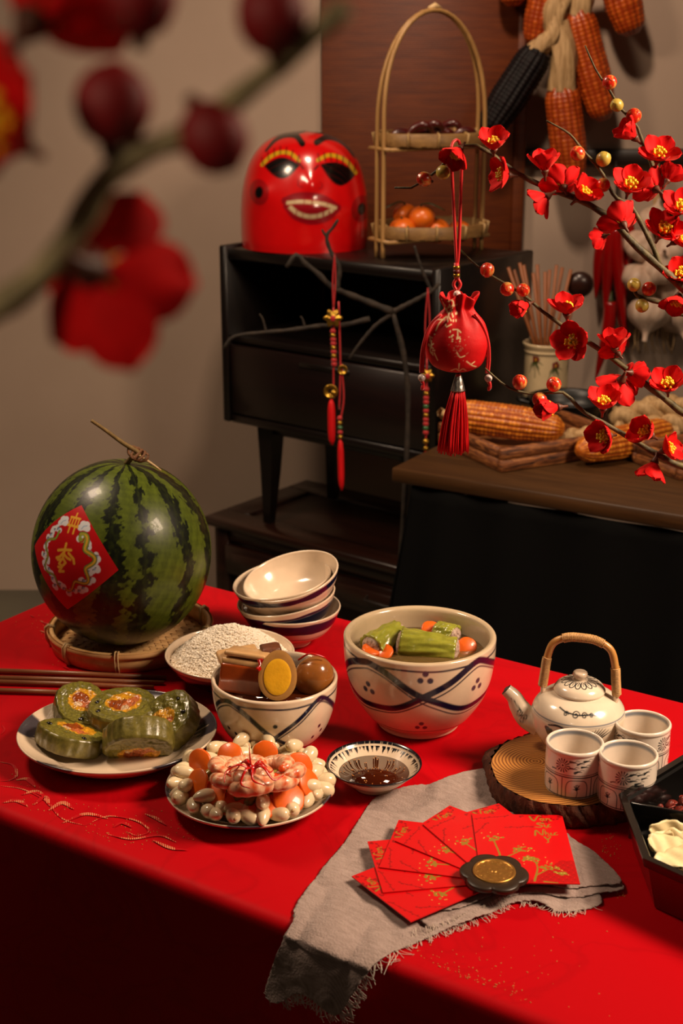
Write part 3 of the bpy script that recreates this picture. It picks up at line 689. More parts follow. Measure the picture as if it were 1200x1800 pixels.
# ---- braised pork and egg bowl
bx = on(484, 1307, T); bh = at(484, 1190, bx.y).z - T; br = 0.5*222/px_scale(Vector((bx.x, bx.y, T+bh)))
def braise_bowl():
    r, h = br, bh
    out = rs([(r*0.46, 0.0), (r*0.50, 0.002), (r*0.62, h*0.07), (r*0.84, h*0.33), (r*0.965, h*0.66), (r, h-0.003), (r*0.997, h)], 90)
    s = np.concatenate([[0], np.cumsum(np.linalg.norm(np.diff(out, axis=0), axis=1))]); L = s[-1]; s = np.linspace(0, L, 90); out = rs(out, 90)
    lipp = rs([(r*0.985, h+0.0012), (r*0.955, h+0.0012), (r*0.935, h-0.001)], 5)
    inn = rs([(r*0.925, h-0.004), (r*0.88, h*0.6), (r*0.7, h*0.25), (r*0.4, 0.010), (0.0002, 0.008)], 20)
    n = 460; TH, S = np.meshgrid(np.linspace(-np.pi, np.pi, n, endpoint=False), s, indexing='ij'); C = np.empty(TH.shape+(3,)); C[:] = CREAM
    dots = [(0.0, L*0.70, .0031)]
    for cd in (-0.82, 0.82, 2.3, -2.3):
        for dx, dy in ((-.09, .009), (.07, .004), (-.03, -.008)) if cd < 0 else ((.02, .011), (.12, .001), (-.07, -.005)): dots.append((cd + dx, L*0.47 + dy, .0029))
    dots.append((math.pi, L*0.7, .0031))
    swag_paint(r, L, 0, L*0.35, L*0.60, 0.0030, dots, R(90)/2, rim=0.009, thin=0.006)(C, TH, S)
    P = np.concatenate([out, lipp, inn]); Cc = np.concatenate([C, np.broadcast_to(np.array(CREAM), (n, len(lipp)+len(inn), 3))], 1)
    t = thing('braised_pork_bowl', 'cream bowl with crossing blue lines and dots holding pork and eggs', 'bowl', (bx.x, bx.y, T+0.001), facing(bx))
    MB().lathe(P, n, C=Cc, rot=-np.pi).build('body', m_glaze, t, color=True)
braise_bowl()
m_sauce = pm('brown_braising_sauce', '#3d1606', 0.06, coat=0.3)
bsz = bh - 0.016
tag(MB().lathe([(0.0002, bsz-0.006), (br*0.8, bsz-0.006), (br*0.89, bsz), (0.0002, bsz)], 48).build('braising_sauce', m_sauce, None, loc=(bx.x, bx.y, T+0.001)), 'dark brown sauce in the bowl of braised pork', 'sauce', kind='stuff')
m_eggw = pm('soy_stained_egg_white', '#a0622a', 0.22, coat=0.5, sss=0.15, var=0.25, vscale=45)
m_eggc = pm('cut_egg_white', '#c08d4c', 0.4, sss=0.1, var=0.15, vscale=60)
m_yolk = pm('egg_yolk', '#ffbe1e', 0.5, sss=0.1, var=0.12, vscale=80, bump=0.15, bscale=220)
bY = bx.y
# half egg, cut face to the camera
ec = at(488, 1187, bY - 0.038)
t = thing('half_egg', 'halved soy braised egg with orange yolk facing front', 'egg', ec); t.rotation_euler = (R(-18), R(3), R(-6))
ea, eb = 0.0240, 0.0315; U = np.linspace(0, 2*np.pi, 40, endpoint=False)[:, None]; W = np.linspace(0.001, 1, 12)[None]
def eggx(u): return np.cos(u)*(1 - 0.10*np.sin(u))
MB().grid(np.stack([ea*eggx(U)*np.sin(W*np.pi/2), 0.0235*np.cos(W*np.pi/2) + 0*U, eb*np.sin(U)*np.sin(W*np.pi/2)], -1), cu=True).build('egg_white', m_eggw, t)
MB().grid(np.stack([ea*eggx(U)*W, -0.0012*np.sqrt(np.clip(1-W**4, 0, 1)) + 0*U, eb*np.sin(U)*W], -1), cu=True).build('cut_face', m_eggc, t)
MB().grid(np.stack([0.0172*np.cos(U)*W, -0.0016-0.0010*np.sqrt(np.clip(1-W**3, 0, 1)) + 0*U, -0.002+0.0228*np.sin(U)*W], -1), cu=True).build('yolk', m_yolk, t)
# whole egg
wc = at(553, 1187, bY - 0.002)
t = thing('whole_egg', 'whole glossy brown braised egg in the bowl right of the halved egg', 'egg', wc); t.rotation_euler = (R(20), R(30), R(10))
MB().ball((0, 0, 0), (0.0245, 0.0245, 0.0275), 40, 26, fn=lambda g: g*(1 - 0.07*g[..., 2:3])*(1 + 0.008*np.sin(g[..., :1]*4+g[..., 2:3]*3))).build('egg_white', m_eggw, t)
m_skin = pm('braised_pork_skin', '#a04414', 0.2, coat=0.6, sss=0.1, var=0.3, vscale=60)
m_fat = pm('braised_pork_fat', '#d8ab74', 0.35, coat=0.2, sss=0.15, var=0.2, vscale=70)
m_lean = pm('braised_pork_lean', '#6e3a1e', 0.5, var=0.4, vscale=120, bump=0.5, bscale=200)
def wobble_block(c, size, seed, b=0.004, k=0.0016):
    mb = MB().cbox(c, size, b, seg=3); r_ = np.random.RandomState(seed)
    V = mb.V[0]; o = np.array([fbm(V[:, 1]*60+seed, V[:, 2]*60+i*3, 1.6, seed+i, 3) for i in range(3)]).T; mb.V[0] = V + o*k; return mb
pc = at(425, 1184, bY - 0.012); t = thing('braised_pork', 'large cube of braised pork belly with glossy brown skin at the bowl front', 'meat', pc, R(-12)); t.rotation_euler = (R(-14), R(3), R(-14))
wobble_block((0, 0.0, -0.008), (0.056, 0.008, 0.038), 1).build('skin', m_skin, t)
wobble_block((0, 0.014, 0.0145), (0.055, 0.034, 0.008), 2, .003).build('fat', m_fat, t)
wobble_block((0, 0.018, -0.006), (0.053, 0.028, 0.034), 3).build('lean_meat', m_lean, t)
wobble_block((0.001, 0.014, 0.0235), (0.054, 0.034, 0.0075), 6, .003).build('fat', m_fat, t)
pc = at(432, 1160, bY + 0.018); t = thing('braised_pork', 'piece of fatty braised pork with dark crust behind the large cube', 'meat', pc); t.rotation_euler = (R(8), R(-6), R(12))
wobble_block((-0.006, 0, 0.004), (0.052, 0.03, 0.018), 4, k=0.003).build('fat', m_fat, t)
wobble_block((0.030, 0.0, 0.006), (0.026, 0.03, 0.022), 5, k=0.004).build('lean_meat', m_lean, t)
m_chili = pm('red_chili_flesh', '#c3120a', 0.25, coat=0.4, var=0.15)
o = MB().tube(rs([at(458, 1160, bY-.02), at(460, 1170, bY-.03), at(452, 1178, bY-.034)], 10), np.linspace(.005, .0035, 10), 6, flat=0.5).build('chili_slice', m_chili); tag(o, 'red chili slice between pork cube and halved egg', 'chili')
o = MB().tube(rs([at(524, 1160, bY-.004), at(545, 1149, bY-.012), at(572, 1156, bY-.010)], 14), 0.0012, 6).build('chili_sliver', m_chili); tag(o, 'thin red chili sliver lying across the whole egg', 'chili')

# ---- plates
def plate(name, label, loc, r, h, foot, paint, oval=1.0, tilt=(0, 0, 0), n=300, cat='plate'):
    t = thing(name, label, cat, loc); t.rotation_euler = tilt
    prof = np.concatenate([rs([(0.0002, 0.005), (r*0.55, 0.005), (r*0.72, h*0.42), (r*0.93, h*0.85), (r*0.99, h+0.0006)], 70), rs([(r, h-0.0003), (r*0.995, h-0.0025)], 4), rs([(r*0.93, h*0.72), (r*0.70, h*0.18), (foot*1.05, 0.003), (foot, 0.0), (foot*0.92, 0.0005), (foot*0.88, 0.0025), (0.0002, 0.0025)], 24)])
    TH, Q = np.meshgrid(np.linspace(-np.pi, np.pi, n, endpoint=False), np.arange(len(prof)), indexing='ij'); RR = prof[:, 0][Q]/r
    C = np.empty(TH.shape+(3,)); C[:] = CREAM; paint(C, TH, RR, Q < 72, Q)
    MB().lathe(prof, n, C=C, rot=-np.pi, oval=oval).build('body', m_glaze, t, color=True); return t
def nz(x, seed): return fbm(x, x*0, 1.0, seed, 5)
def brush_rim(angles, half, depth, edge=None):
    def f(C, TH, RR, top, Q):
        for k, a0 in enumerate(angles):
            d = (TH - a0 + np.pi) % (2*np.pi) - np.pi
            st = 0.5 + 0.5*np.sin(TH*150 + 3*nz(TH*20, k)) + 0.4*nz(TH*60, k+9)
            inner = 1 - depth*(0.55 + 0.5*st)*(1 - (d/half)**2*0.5)
            m = np.clip((RR - inner)/0.02 + .5, 0, 1)*np.clip((half - np.abs(d))/0.03, 0, 1)*top
            pmix(C, m*0.93, BLUE)
            pmix(C, ((~top) & (RR > 0.965))*np.clip((half*.9 - np.abs(d))/0.03, 0, 1), BLUE)
    return f
# rice cake plate, oval
kc = on(203, 1330, T); kc = Vector((at(203, 1270, kc.y+0.0).x, kc.y+0.012, T)); kr = 0.5*349/px_scale(Vector((kc.x, kc.y, T+.03)))
plate('rice_cake_plate', 'large cream plate with blue brushed rim holding green rice cake slices', (kc.x, kc.y, T+0.001), kr, 0.032, kr*0.5, brush_rim([R(80), R(172), R(12), R(-50), R(-120)], 0.24, 0.34), oval=0.93, tilt=(0, 0, 0))
m_cake_side = NT('sticky_rice_side'); v_ = m_cake_side.coord(); f_ = m_cake_side.noise(v_, 130, 5); f2 = m_cake_side.noise(v_, 30, 3)
m_cake_side.base(m_cake_side.mix(f2, m_cake_side.ramp(f_, [(0.3, lin('#4c4614')), (0.7, lin('#8a7d38'))]), lin('#5c5420'))); m_cake_side.set(Roughness=0.34, Coat_Weight=0.35, Coat_Roughness=0.2); m_cake_side.bump(f_, 0.5, 0.002); m_cake_side = m_cake_side.m
m_cake_top = NT('sticky_rice_cut'); a_ = m_cake_top.node('ShaderNodeAttribute', attribute_name='Col'); v_ = m_cake_top.coord()
vo = m_cake_top.node('ShaderNodeTexVoronoi', i_Scale=330.0); m_cake_top.link(v_, vo.inputs['Vector'])
m_cake_top.base(m_cake_top.mix(1.0, a_.outputs['Color'], m_cake_top.ramp(vo.outputs['Distance'], [(0.0, (1.25, 1.25, 1.2)), (0.8, (.62, .62, .6))]), 'MULTIPLY'))
m_cake_top.set(Roughness=0.3, Coat_Weight=0.3); m_cake_top.bump(vo.outputs['Distance'], -0.5, 0.0015); m_cake_top = m_cake_top.m
def cake(label, p, rad, h, eul, seed, hot=(0, 0), ridges=True):
    t = thing('rice_cake_slice', label, 'rice cake', p, group=None); t.rotation_euler = eul
    rg = np.random.RandomState(seed); n = 96; a = np.linspace(-np.pi, np.pi, n, endpoint=False)
    def outl(q): return rad*(1 + 0.035*np.sin(2*a+seed) + 0.02*np.sin(5*a+2*seed) + (0.012*np.sin(19*a+q*2+seed) if ridges else 0))
    Z = np.linspace(-h/2, h/2, 16)
    prof = 1 + 0.035*np.sqrt(np.clip(1-(2*Z/h)**2, 0, 1)) - 0.03*(np.abs(2*Z/h) > .9)
    G = np.stack([np.stack([outl(z)*k*np.cos(a), outl(z)*k*np.sin(a), np.full(n, z)], -1) for z, k in zip(Z, prof)], 1)
    MB().grid(G, cu=True).build('rind', m_cake_side, t)
    for sg in (1, -1):
        m = 44; Q = np.linspace(0.002, 1, m); A, QQ = np.meshgrid(a, Q, indexing='ij'); o = outl(0)[:, None]*(1.0-0.03)
        X = o*QQ*np.cos(A); Y = o*QQ*np.sin(A)
        Zt = sg*(h/2 + 0.0012*fbm(X*300, Y*300, 1.3, seed+3, 3)*(1-QQ**6) + 0.0012*np.sqrt(np.clip(1-QQ**2, 0, 1)))
        C = np.empty(X.shape+(3,)); C[:] = lin('#77702c')
        e = fbm(X*110, Y*110, 1.0, seed+7, 3)*0.10
        rn = np.hypot((X/rad-hot[0])/0.60, (Y/rad-hot[1])/0.50) + e
        pmix(C, np.clip((1-rn)/0.05+.5, 0, 1), lin('#d99a22'))
        r2 = np.hypot((X/rad-hot[0]+0.16)/0.30, (Y/rad-hot[1]-0.05)/0.30) + e; pmix(C, np.clip((1-r2)/0.06+.5, 0, 1), lin('#93420f'))
        r3 = np.hypot((X/rad-hot[0]-0.05)/0.40, (Y/rad-hot[1]+0.22)/0.16) + e; pmix(C, np.clip((1-r3)/0.06+.5, 0, 1), lin('#c26a3a'))
        r3 = np.hypot((X/rad-hot[0]+0.28)/0.15, (Y/rad-hot[1]+0.20)/0.10) + e; pmix(C, np.clip((1-r3)/0.06+.5, 0, 1), lin('#d6b28c'))
        o2 = MB().grid(np.stack([X, Y, Zt], -1), cu=True, C=C).build('cut_face', m_cake_top, t, color=True)
    for k in range(2):
        th = rg.rand()*6.28; q = rad*rg.uniform(.70, .84)
        MB().ball((q*math.cos(th), q*math.sin(th), h/2+0.0008), (0.0042, 0.0028, 0.002), 10, 6, rot=(0, 0, rg.rand()*3)).build('black_bean', bpy.data.materials.get('black_bean_skin') or pm('black_bean_skin', '#120c0a', 0.25, coat=0.4), t)
    return t
cz = T + 0.006
def kp(px, py, z): return on(px, py, T + z)
cake('round slice of green rice cake standing in the middle of its plate', kp(216, 1256, .026), 0.0455, 0.033, (R(2), R(-2), R(70)), 1, (0.05, 0.0))
cake('green rice cake slice leaning at the back left of the plate', kp(143, 1246, .030), 0.036, 0.026, (R(26), R(8), R(20)), 4, (0.1, 0.1))
cake('green rice cake slice tipped against the middle one, right', kp(299, 1268, .032), 0.039, 0.026, (R(12), R(-36), R(20)), 6, (-0.25, -0.1))
cake('green rice cake slice lying tipped back at the plate front left', kp(124, 1298, .022), 0.041, 0.024, (R(-14), R(12), R(-12)), 8, (0.1, 0.15))
cake('green rice cake slice at plate front showing its glossy ridged side', kp(244, 1300, .030), 0.0425, 0.030, (R(-50), R(3), R(8)), 9, (0.0, 0.2))

# ---- shrimp plate
hc = on(440, 1410, T); hr = 0.5*297/px_scale(Vector((hc.x, hc.y, T+.025)))
plate('shrimp_plate', 'cream plate with blue brushed edge of pickled shallots, carrots and shrimp', (hc.x, hc.y, T+0.001), hr, 0.024, hr*0.55, brush_rim([R(-172), R(-90), R(-18), R(60), R(115)], 0.22, 0.10))
m_shal = pm('pickled_shallot_skin', '#e3cfa9', 0.22, coat=0.4, sss=0.25, var=0.12, vscale=70)
m_tip = pm('shallot_root_end', '#b89a6a', 0.5)
rg = random.Random(21)
def shallot(label, p, s, eul, group):
    nu, nv = 14, 12; b = np.linspace(-math.pi/2*.999, math.pi/2*.999, nv); a = np.linspace(0, 2*np.pi, nu, endpoint=False)
    prof = np.cos(b)**0.8*(1 - 0.18*np.sin(b)); G = np.stack([prof[None]*np.cos(a)[:, None]*0.0084, prof[None]*np.sin(a)[:, None]*0.0084, np.broadcast_to((np.sin(b)*0.0132 + 0.0016*np.clip(np.sin(b)-.8, 0, 1)*10*0.3)[None], (nu, nv))], -1)*s
    o = MB().grid(G, cu=True).build('pickled_shallot', m_shal, None, loc=p); o.rotation_euler = eul
    MB().ball((0, 0, -0.0127*s), (0.0022*s, 0.0022*s, 0.0012*s), 8, 5).build('root_end', m_tip, o)
    return tag(o, label, 'shallot', group)
sh_proto = []
for ring_, (rad, cnt, z) in enumerate(((0.86, 29, 0.0295), (0.69, 23, 0.0285), (0.78, 14, 0.0415))):
    for k in range(cnt):
        th = 2*math.pi*(k + 0.5*ring_)/cnt + rg.uniform(-.05, .05)
        if ring_ == 2 and math.sin(th) < -0.5 and k % 2: continue
        q = hr*(rad + rg.uniform(-.025, .025)); p = Vector((hc.x + q*math.cos(th), hc.y + q*math.sin(th), T + z + rg.uniform(-.001, .0015)))
        eul = Euler((R(90)+rg.uniform(-.5, .5), rg.uniform(-.4, .4), rg.random()*6.28)); s = rg.uniform(.9, 1.18)*(1.0 if ring_ < 2 else 0.92)
        front = 'front' if math.sin(th) < 0 else 'back'
        lab = 'one of the white pickled shallots ringing the shrimp plate'
        if not sh_proto:
            o = shallot(lab, p, 1.0, eul, 'pickled shallots around the shrimp plate'); sh_proto.append(o); o.scale = (s,)*3
        else:
            o = copy_tree(sh_proto[0]); o.location = p; o.rotation_euler = eul; o.scale = (s,)*3
Hp = lambda px, py, z: on(px, py, T + z)
for k, (px, py, z, rad, e, lab) in enumerate((
    (352, 1340, .050, .0155, (70, 0, -30), 'carrot slice standing at the back left of the shrimp'), (346, 1378, .044, .017, (58, 10, -55), 'carrot slice left of the shrimp leaning on shallots'),
    (372, 1398, .038, .018, (48, 0, -40), 'long carrot slice at the front left of the shrimp'), (405, 1408, .036, .017, (35, 0, -15), 'carrot slice at the front of the shrimp plate, left of middle'),
    (461, 1416, .036, .017, (30, 0, 0), 'carrot slice at the front middle of the shrimp plate'), (507, 1404, .040, .0185, (40, 0, 25), 'carrot slice at the front right of the shrimp'),
    (543, 1378, .044, .017, (62, 0, 60), 'carrot slice tucked at the right of the shrimp'), (522, 1352, .056, .0185, (75, 0, 20), 'tall carrot slice standing at the right back of the shrimp'),
    (466, 1322, .055, .014, (70, 0, 0), 'carrot slice at the far back behind the chili flower'), (404, 1326, .058, .0145, (45, 0, -20), 'carrot slice at the back left behind the shrimp'))):
    carrot_flower(lab, Hp(px, py, z), rad, 0.0042, tuple(R(x) for x in e), petals=7)
m_pick = pm('pickled_mustard_stem', '#8f8136', 0.25, coat=0.3, sss=0.15, trans=0.0, var=0.2)
for k, (px, py, z, rz, lab) in enumerate(((366, 1362, .046, 30, 'green pickle piece left of the shrimp'), (392, 1392, .040, -20, 'green pickle piece at the front left under shrimp'), (424, 1400, .040, 10, 'pale green pickle piece in front of the shrimp, left of middle'), (441, 1404, .042, 60, 'pale green pickle piece in front of the shrimp at the middle'), (466, 1398, .044, 80, 'upright green pickle piece in front of the shrimp'), (487, 1393, .044, 40, 'long pale pickle piece in front of the shrimp, right of middle'), (524, 1372, .050, 85, 'green pickle piece right of the shrimp by the tall carrot'))):
    o = MB().cbox((0, 0, 0), (0.017, 0.009, 0.011), 0.003, seg=2).build('pickle', m_pick, None, loc=Hp(px, py, z)); o.rotation_euler = (R(20*k), R(-25), R(rz)); tag(o, lab, 'pickle')
tag(MB().lathe([(0.0003, 0.040), (hr*.3, .038), (hr*.5, .026), (hr*.62, .008), (0.0003, 0.007)], 36, wob=lambda a: 0.05*np.sin(a*5)).build('pickle_bed', m_pick, None, loc=(hc.x, hc.y, T)), 'bed of chopped green pickles heaped beneath the shrimp', 'pickle', kind='stuff')
SHC = (lin('#d9541a'), lin('#f5c9a0'), lin('#c8421a'))
m_shr = pm('cooked_shrimp', (1, 1, 1), 0.3, coat=0.3, sss=0.2, vcol=True, var=0.15, vscale=200, bump=0.3, bscale=250)
m_tail = pm('shrimp_tail_shell', '#d23c12', 0.25, coat=0.4)
def shrimp(label, p, eul, s=1.0):
    t = thing('shrimp', label, 'shrimp', p); t.rotation_euler = eul; t.scale = (s,)*3
    n, m = 44, 16; u = np.linspace(0, 1, n); ang = -0.35 + u*3.5; rad = 0.0175*(1-0.12*u)
    P = np.stack([rad*np.cos(ang), rad*np.sin(ang), 0*u], -1)
    th = 0.0118*np.sin(np.pi*(0.10+0.86*(1-u)**0.8))**0.55*(1-0.55*u)*(1+0.06*np.abs(np.sin(u*np.pi*7)))
    a = np.linspace(0, 2*np.pi, m, endpoint=False); N = np.stack([np.cos(ang), np.sin(ang), 0*u], -1)
    G = P[:, None] + th[:, None, None]*(np.cos(a)[None, :, None]*N[:, None]*1.05 + np.sin(a)[None, :, None]*np.array([0, 0, 1.0])*0.9)
    k = 0.5+0.5*np.sin(u*np.pi*14)[:, None]*np.ones((1, m)); out_ = np.clip(np.cos(a)[None]*0.5+.5, 0, 1)*np.ones((n, 1))
    f = np.clip(0.15 + 0.75*k*out_ + 0.45*fbm(u[:, None]*40, a[None]*3, 1.5, 5, 3), 0, 1)[..., None]
    C = np.array(SHC[1])*(1-f) + np.array(SHC[0])*f
    mb = MB().grid(G, cv=True, C=C); mb.ball(tuple(P[0]), (th[0]*1.02,)*3, 12, 8, C=np.array(SHC[0])); mb.build('body', m_shr, t, color=True)
    e = P[-1]; tg = np.array([-math.sin(ang[-1]), math.cos(ang[-1]), 0]); mb = MB()
    for q in (-.5, 0, .5):
        d = tg*math.cos(q) + N[-1]*math.sin(q)
        mb.tube(rs([e - tg*.003, e + d*.006, e + d*.012], 7), np.array([.0022, .003, .0034, .0034, .003, .002, .0006]), 6, flat=0.4)
    mb.build('tail', m_tail, t)
for px, py, z, e, s, lab in (
    (448, 1380, .064, (25, 0, 200), 1.35, 'curled orange shrimp at the front of the shrimp heap'), (482, 1374, .064, (15, -15, 250), 1.2, 'shrimp at the front right of the heap'),
    (412, 1374, .063, (20, 10, 130), 1.1, 'shrimp at the front left of the heap with its tail to the left'), (408, 1352, .070, (10, 15, 80), 1.15, 'shrimp at the back left of the heap'),
    (430, 1346, .074, (-15, 0, 20), 1.1, 'shrimp at the back of the heap behind the chili flower'), (474, 1348, .075, (-10, -12, -20), 1.15, 'shrimp at the back right of the heap'),
    (496, 1362, .070, (5, -25, 300), 1.1, 'shrimp right of the chili flower beside the tall carrot'), (452, 1362, .076, (5, 0, 160), 1.15, 'shrimp just right beneath the chili flower'), (436, 1370, .073, (10, 5, 340), 1.2, 'shrimp at the front middle of the heap beneath the chili flower')):
    shrimp(lab, Hp(px, py, z), tuple(R(x) for x in e), s)
cf = Hp(443, 1356, .088); t = thing('chili_flower', 'red chili cut into a curling flower on top of the shrimp', 'chili', cf)
rg = random.Random(4)
MB().ball((0, 0, 0.002), (0.005, 0.005, 0.006), 10, 8).build('chili_base', m_chili, t)
for k in range(9):
    th = 2*math.pi*k/9 + rg.uniform(-.2, .2); L = rg.uniform(.018, .03)
    if k == 2: P = [(0, 0, 0), (-.002, .002, .014), (-.003, .004, .032)]
    else: P = [(0, 0, .002), (L*.5*math.cos(th), L*.5*math.sin(th), .010), (L*math.cos(th), L*math.sin(th), .001 + rg.uniform(-.004, .004)), (L*1.25*math.cos(th+.4), L*1.25*math.sin(th+.4), -.002)]
    MB().tube(rs(P, 14), np.linspace(.0026, .0006, 14), 6, flat=0.55).build('chili_petal', m_chili, t)
# ---- dipping sauce
dc = on(657, 1382, T); dh = at(657, 1342, dc.y).z - T; dr = 0.5*168/px_scale(Vector((dc.x, dc.y, T+dh)))
def dip():
    r, h = dr, dh
    out = rs([(r*.40, 0), (r*.44, .001), (r*.45, .006), (r*.66, h*.4), (r*.98, h-.001)], 24); lipp = np.array([(r, h+.0006), (r*.975, h+.001)])
    inn = rs([(r*.95, h-.003), (r*.62, h*.42), (r*.4, .007), (.0002, .006)], 60)
    n = 420; P = np.concatenate([out, lipp, inn]); TH, Q = np.meshgrid(np.linspace(-np.pi, np.pi, n, endpoint=False), np.arange(len(P)), indexing='ij')
    C = np.empty(TH.shape+(3,)); C[:] = CREAM; RR = P[:, 0][Q]/r; top = Q >= 24
    st = np.abs(np.sin(TH*27 + 1.2*nz(TH*7, 2)))**1.5*0.75 + 0.55*nz(TH*60, 6); inner = 0.93 - 0.115*np.clip(st, -.2, 1.3)
    pmix(C, top*np.clip((RR-inner)/.02+.5, 0, 1), lin('#0c0d16')); pmix(C, (~top)*np.clip((RR-.955)/.01+.5, 0, 1), lin('#0c0d16'))
    t = thing('sauce_bowl', 'small flared bowl with black brushed rim holding dipping sauce', 'bowl', (dc.x, dc.y, T+.001)); MB().lathe(P, n, C=C, rot=-np.pi).build('body', m_glaze, t, color=True)
dip()
dz = dh*0.60; m_dip = pm('dark_fish_sauce', '#3b1204', 0.05, coat=0.2, spec=0.6)
tag(MB().lathe([(.0002, dz-.004), (dr*.66, dz-.004), (dr*.735, dz), (.0002, dz)], 48).build('dipping_sauce', m_dip, None, loc=(dc.x, dc.y, T+.001)), 'dark brown dipping sauce with chili flecks in the small bowl', 'sauce', kind='stuff')
m_ses = pm('chili_garlic_fleck', '#c9823c', 0.4); mb = MB(); rg = random.Random(12)
for _ in range(60):
    th = rg.random()*6.28; q = dr*.70*(1-rg.random()**2.2*0.9); mb.ball((q*math.cos(th), q*math.sin(th), dz+.0004), (rg.uniform(.0006, .0014), .0007, .0006), 6, 4, rot=(0, 0, rg.random()*3))
tag(mb.build('sauce_flecks', m_ses, None, loc=(dc.x, dc.y, T+.001)), 'small garlic and chili flecks floating on the dipping sauce', 'seasoning', kind='stuff')
# ---- chopsticks
m_chop = wood('chopstick_wood', '#6a3a20', '#8e5632', 2.5, rough=0.4, coat=0.15)
for (x0, y0, x1, y1, z, lab) in ((-40, 1178, 292, 1190, .0045, 'brown wooden chopstick farthest from the plate, nearest the tray'), (-40, 1191, 288, 1199, .0045, 'brown wooden chopstick second from the bamboo tray'), (-40, 1198, 270, 1207, .0045, 'brown wooden chopstick third from the bamboo tray'), (-40, 1213, 180, 1219, .0045, 'brown wooden chopstick nearest the rice cake plate')):
    p0, p1 = on(x0, y0, T+z), on(x1, y1, T+z); d = (p1-p0); L = d.length
    o = MB().tube([(0, 0, 0), (L*.55, 0, 0), (L, 0, -.001)], [.0042, .0040, .0031], 8).build('chopstick', m_chop, None, loc=p0); o.rotation_euler = (0, 0, math.atan2(d.y, d.x)); tag(o, lab, 'chopstick')
# ================================================================== TEA SET
m_slice = NT('wood_slice_face'); v_ = m_slice.coord((1, 1, 1))
wv = m_slice.node('ShaderNodeTexWave', wave_type='RINGS', rings_direction='Z', i_Scale=75.0, i_Distortion=2.2, i_Detail=2.0, i_Detail_Scale=0.6); m_slice.link(m_slice.coord((1, 1.05, 1), loc=(0.040, -0.012, 0)), wv.inputs[0])
m_slice.base(m_slice.mix(m_slice.math('MULTIPLY', m_slice.noise(v_, 120, 3), 0.35), m_slice.ramp(wv.outputs['Fac'], [(0.0, lin('#c4863f')), (0.5, lin('#ba7a36')), (0.9, lin('#6a3511'))]), lin('#a8733a')))
m_slice.set(Roughness=0.5); m_slice.bump(wv.outputs['Fac'], 0.1, 0.001); m_slice = m_slice.m
m_bark = NT('rough_bark'); v_ = m_bark.coord((1, 1, .35)); f_ = m_bark.noise(v_, 60, 6, .65)
m_bark.base(m_bark.ramp(f_, [(0.3, lin('#2a120a')), (0.55, lin('#5e2e17')), (0.75, lin('#8a4a28'))])); m_bark.set(Roughness=0.85); m_bark.bump(f_, 1.0, 0.006); m_bark = m_bark.m
SZ = 0.030; wc_ = on(1001, 1347, T+SZ); wR = 0.094
t = thing('wood_slice', 'round slice of a log with bark and growth rings under the tea set', 'wood slice', (wc_.x, wc_.y, T+.001))
a = np.linspace(0, 2*np.pi, 140, endpoint=False); wob = 1 + .025*np.sin(2*a+.6) + .018*np.sin(3*a+2) + .008*np.sin(11*a)
lump = 0.16*np.exp(-((a - R(152))/.22)**2) + 0.05*np.exp(-((a-R(300))/.3)**2)
G = np.stack([np.stack([wR*wob*q*np.cos(a), wR*wob*q*np.sin(a), np.full(140, SZ - (0.0012 if q > .985 else 0))], -1) for q in np.linspace(.001, 1, 14)], 1); MB().grid(G, cu=True).build('cut_face', m_slice, t)
G = []
for k, z in enumerate(np.linspace(SZ-.0012, 0, 12)):
    rr = wR*(wob*(1 + .045*math.sin(math.pi*(k+1.5)/13)) + lump*min(1, (k+.5)/4)) + .0016*np.sin(a*37+z*300) + .0012*np.sin(a*71+k)
    G.append(np.stack([rr*np.cos(a), rr*np.sin(a), np.full(140, z)], -1))
mb = MB().grid(np.stack(G, 1), cu=True); mb.F.append(tuple(i*12+11 for i in range(140))); mb.build('bark', m_bark, t)
SZ0 = T + SZ + .001
POT = lin('#e0cfb8'); INK = lin('#23282c'); GREY = lin('#6d7480')
pp = on(1012, 1318, SZ0); PR = 0.0565
pt_rz = R(-17)
t = thing('teapot', 'cream round teapot with ink drawings and bamboo bail handle on wood slice', 'teapot', (pp.x, pp.y, SZ0), pt_rz)
prof = [(PR*.60, 0), (PR*.64, .002), (PR*.72, .010), (PR*.93, .030), (PR, .048), (PR*.97, .060), (PR*.80, .072), (PR*.56, .079), (PR*.53, .080)]
f0 = facing(pp) - pt_rz
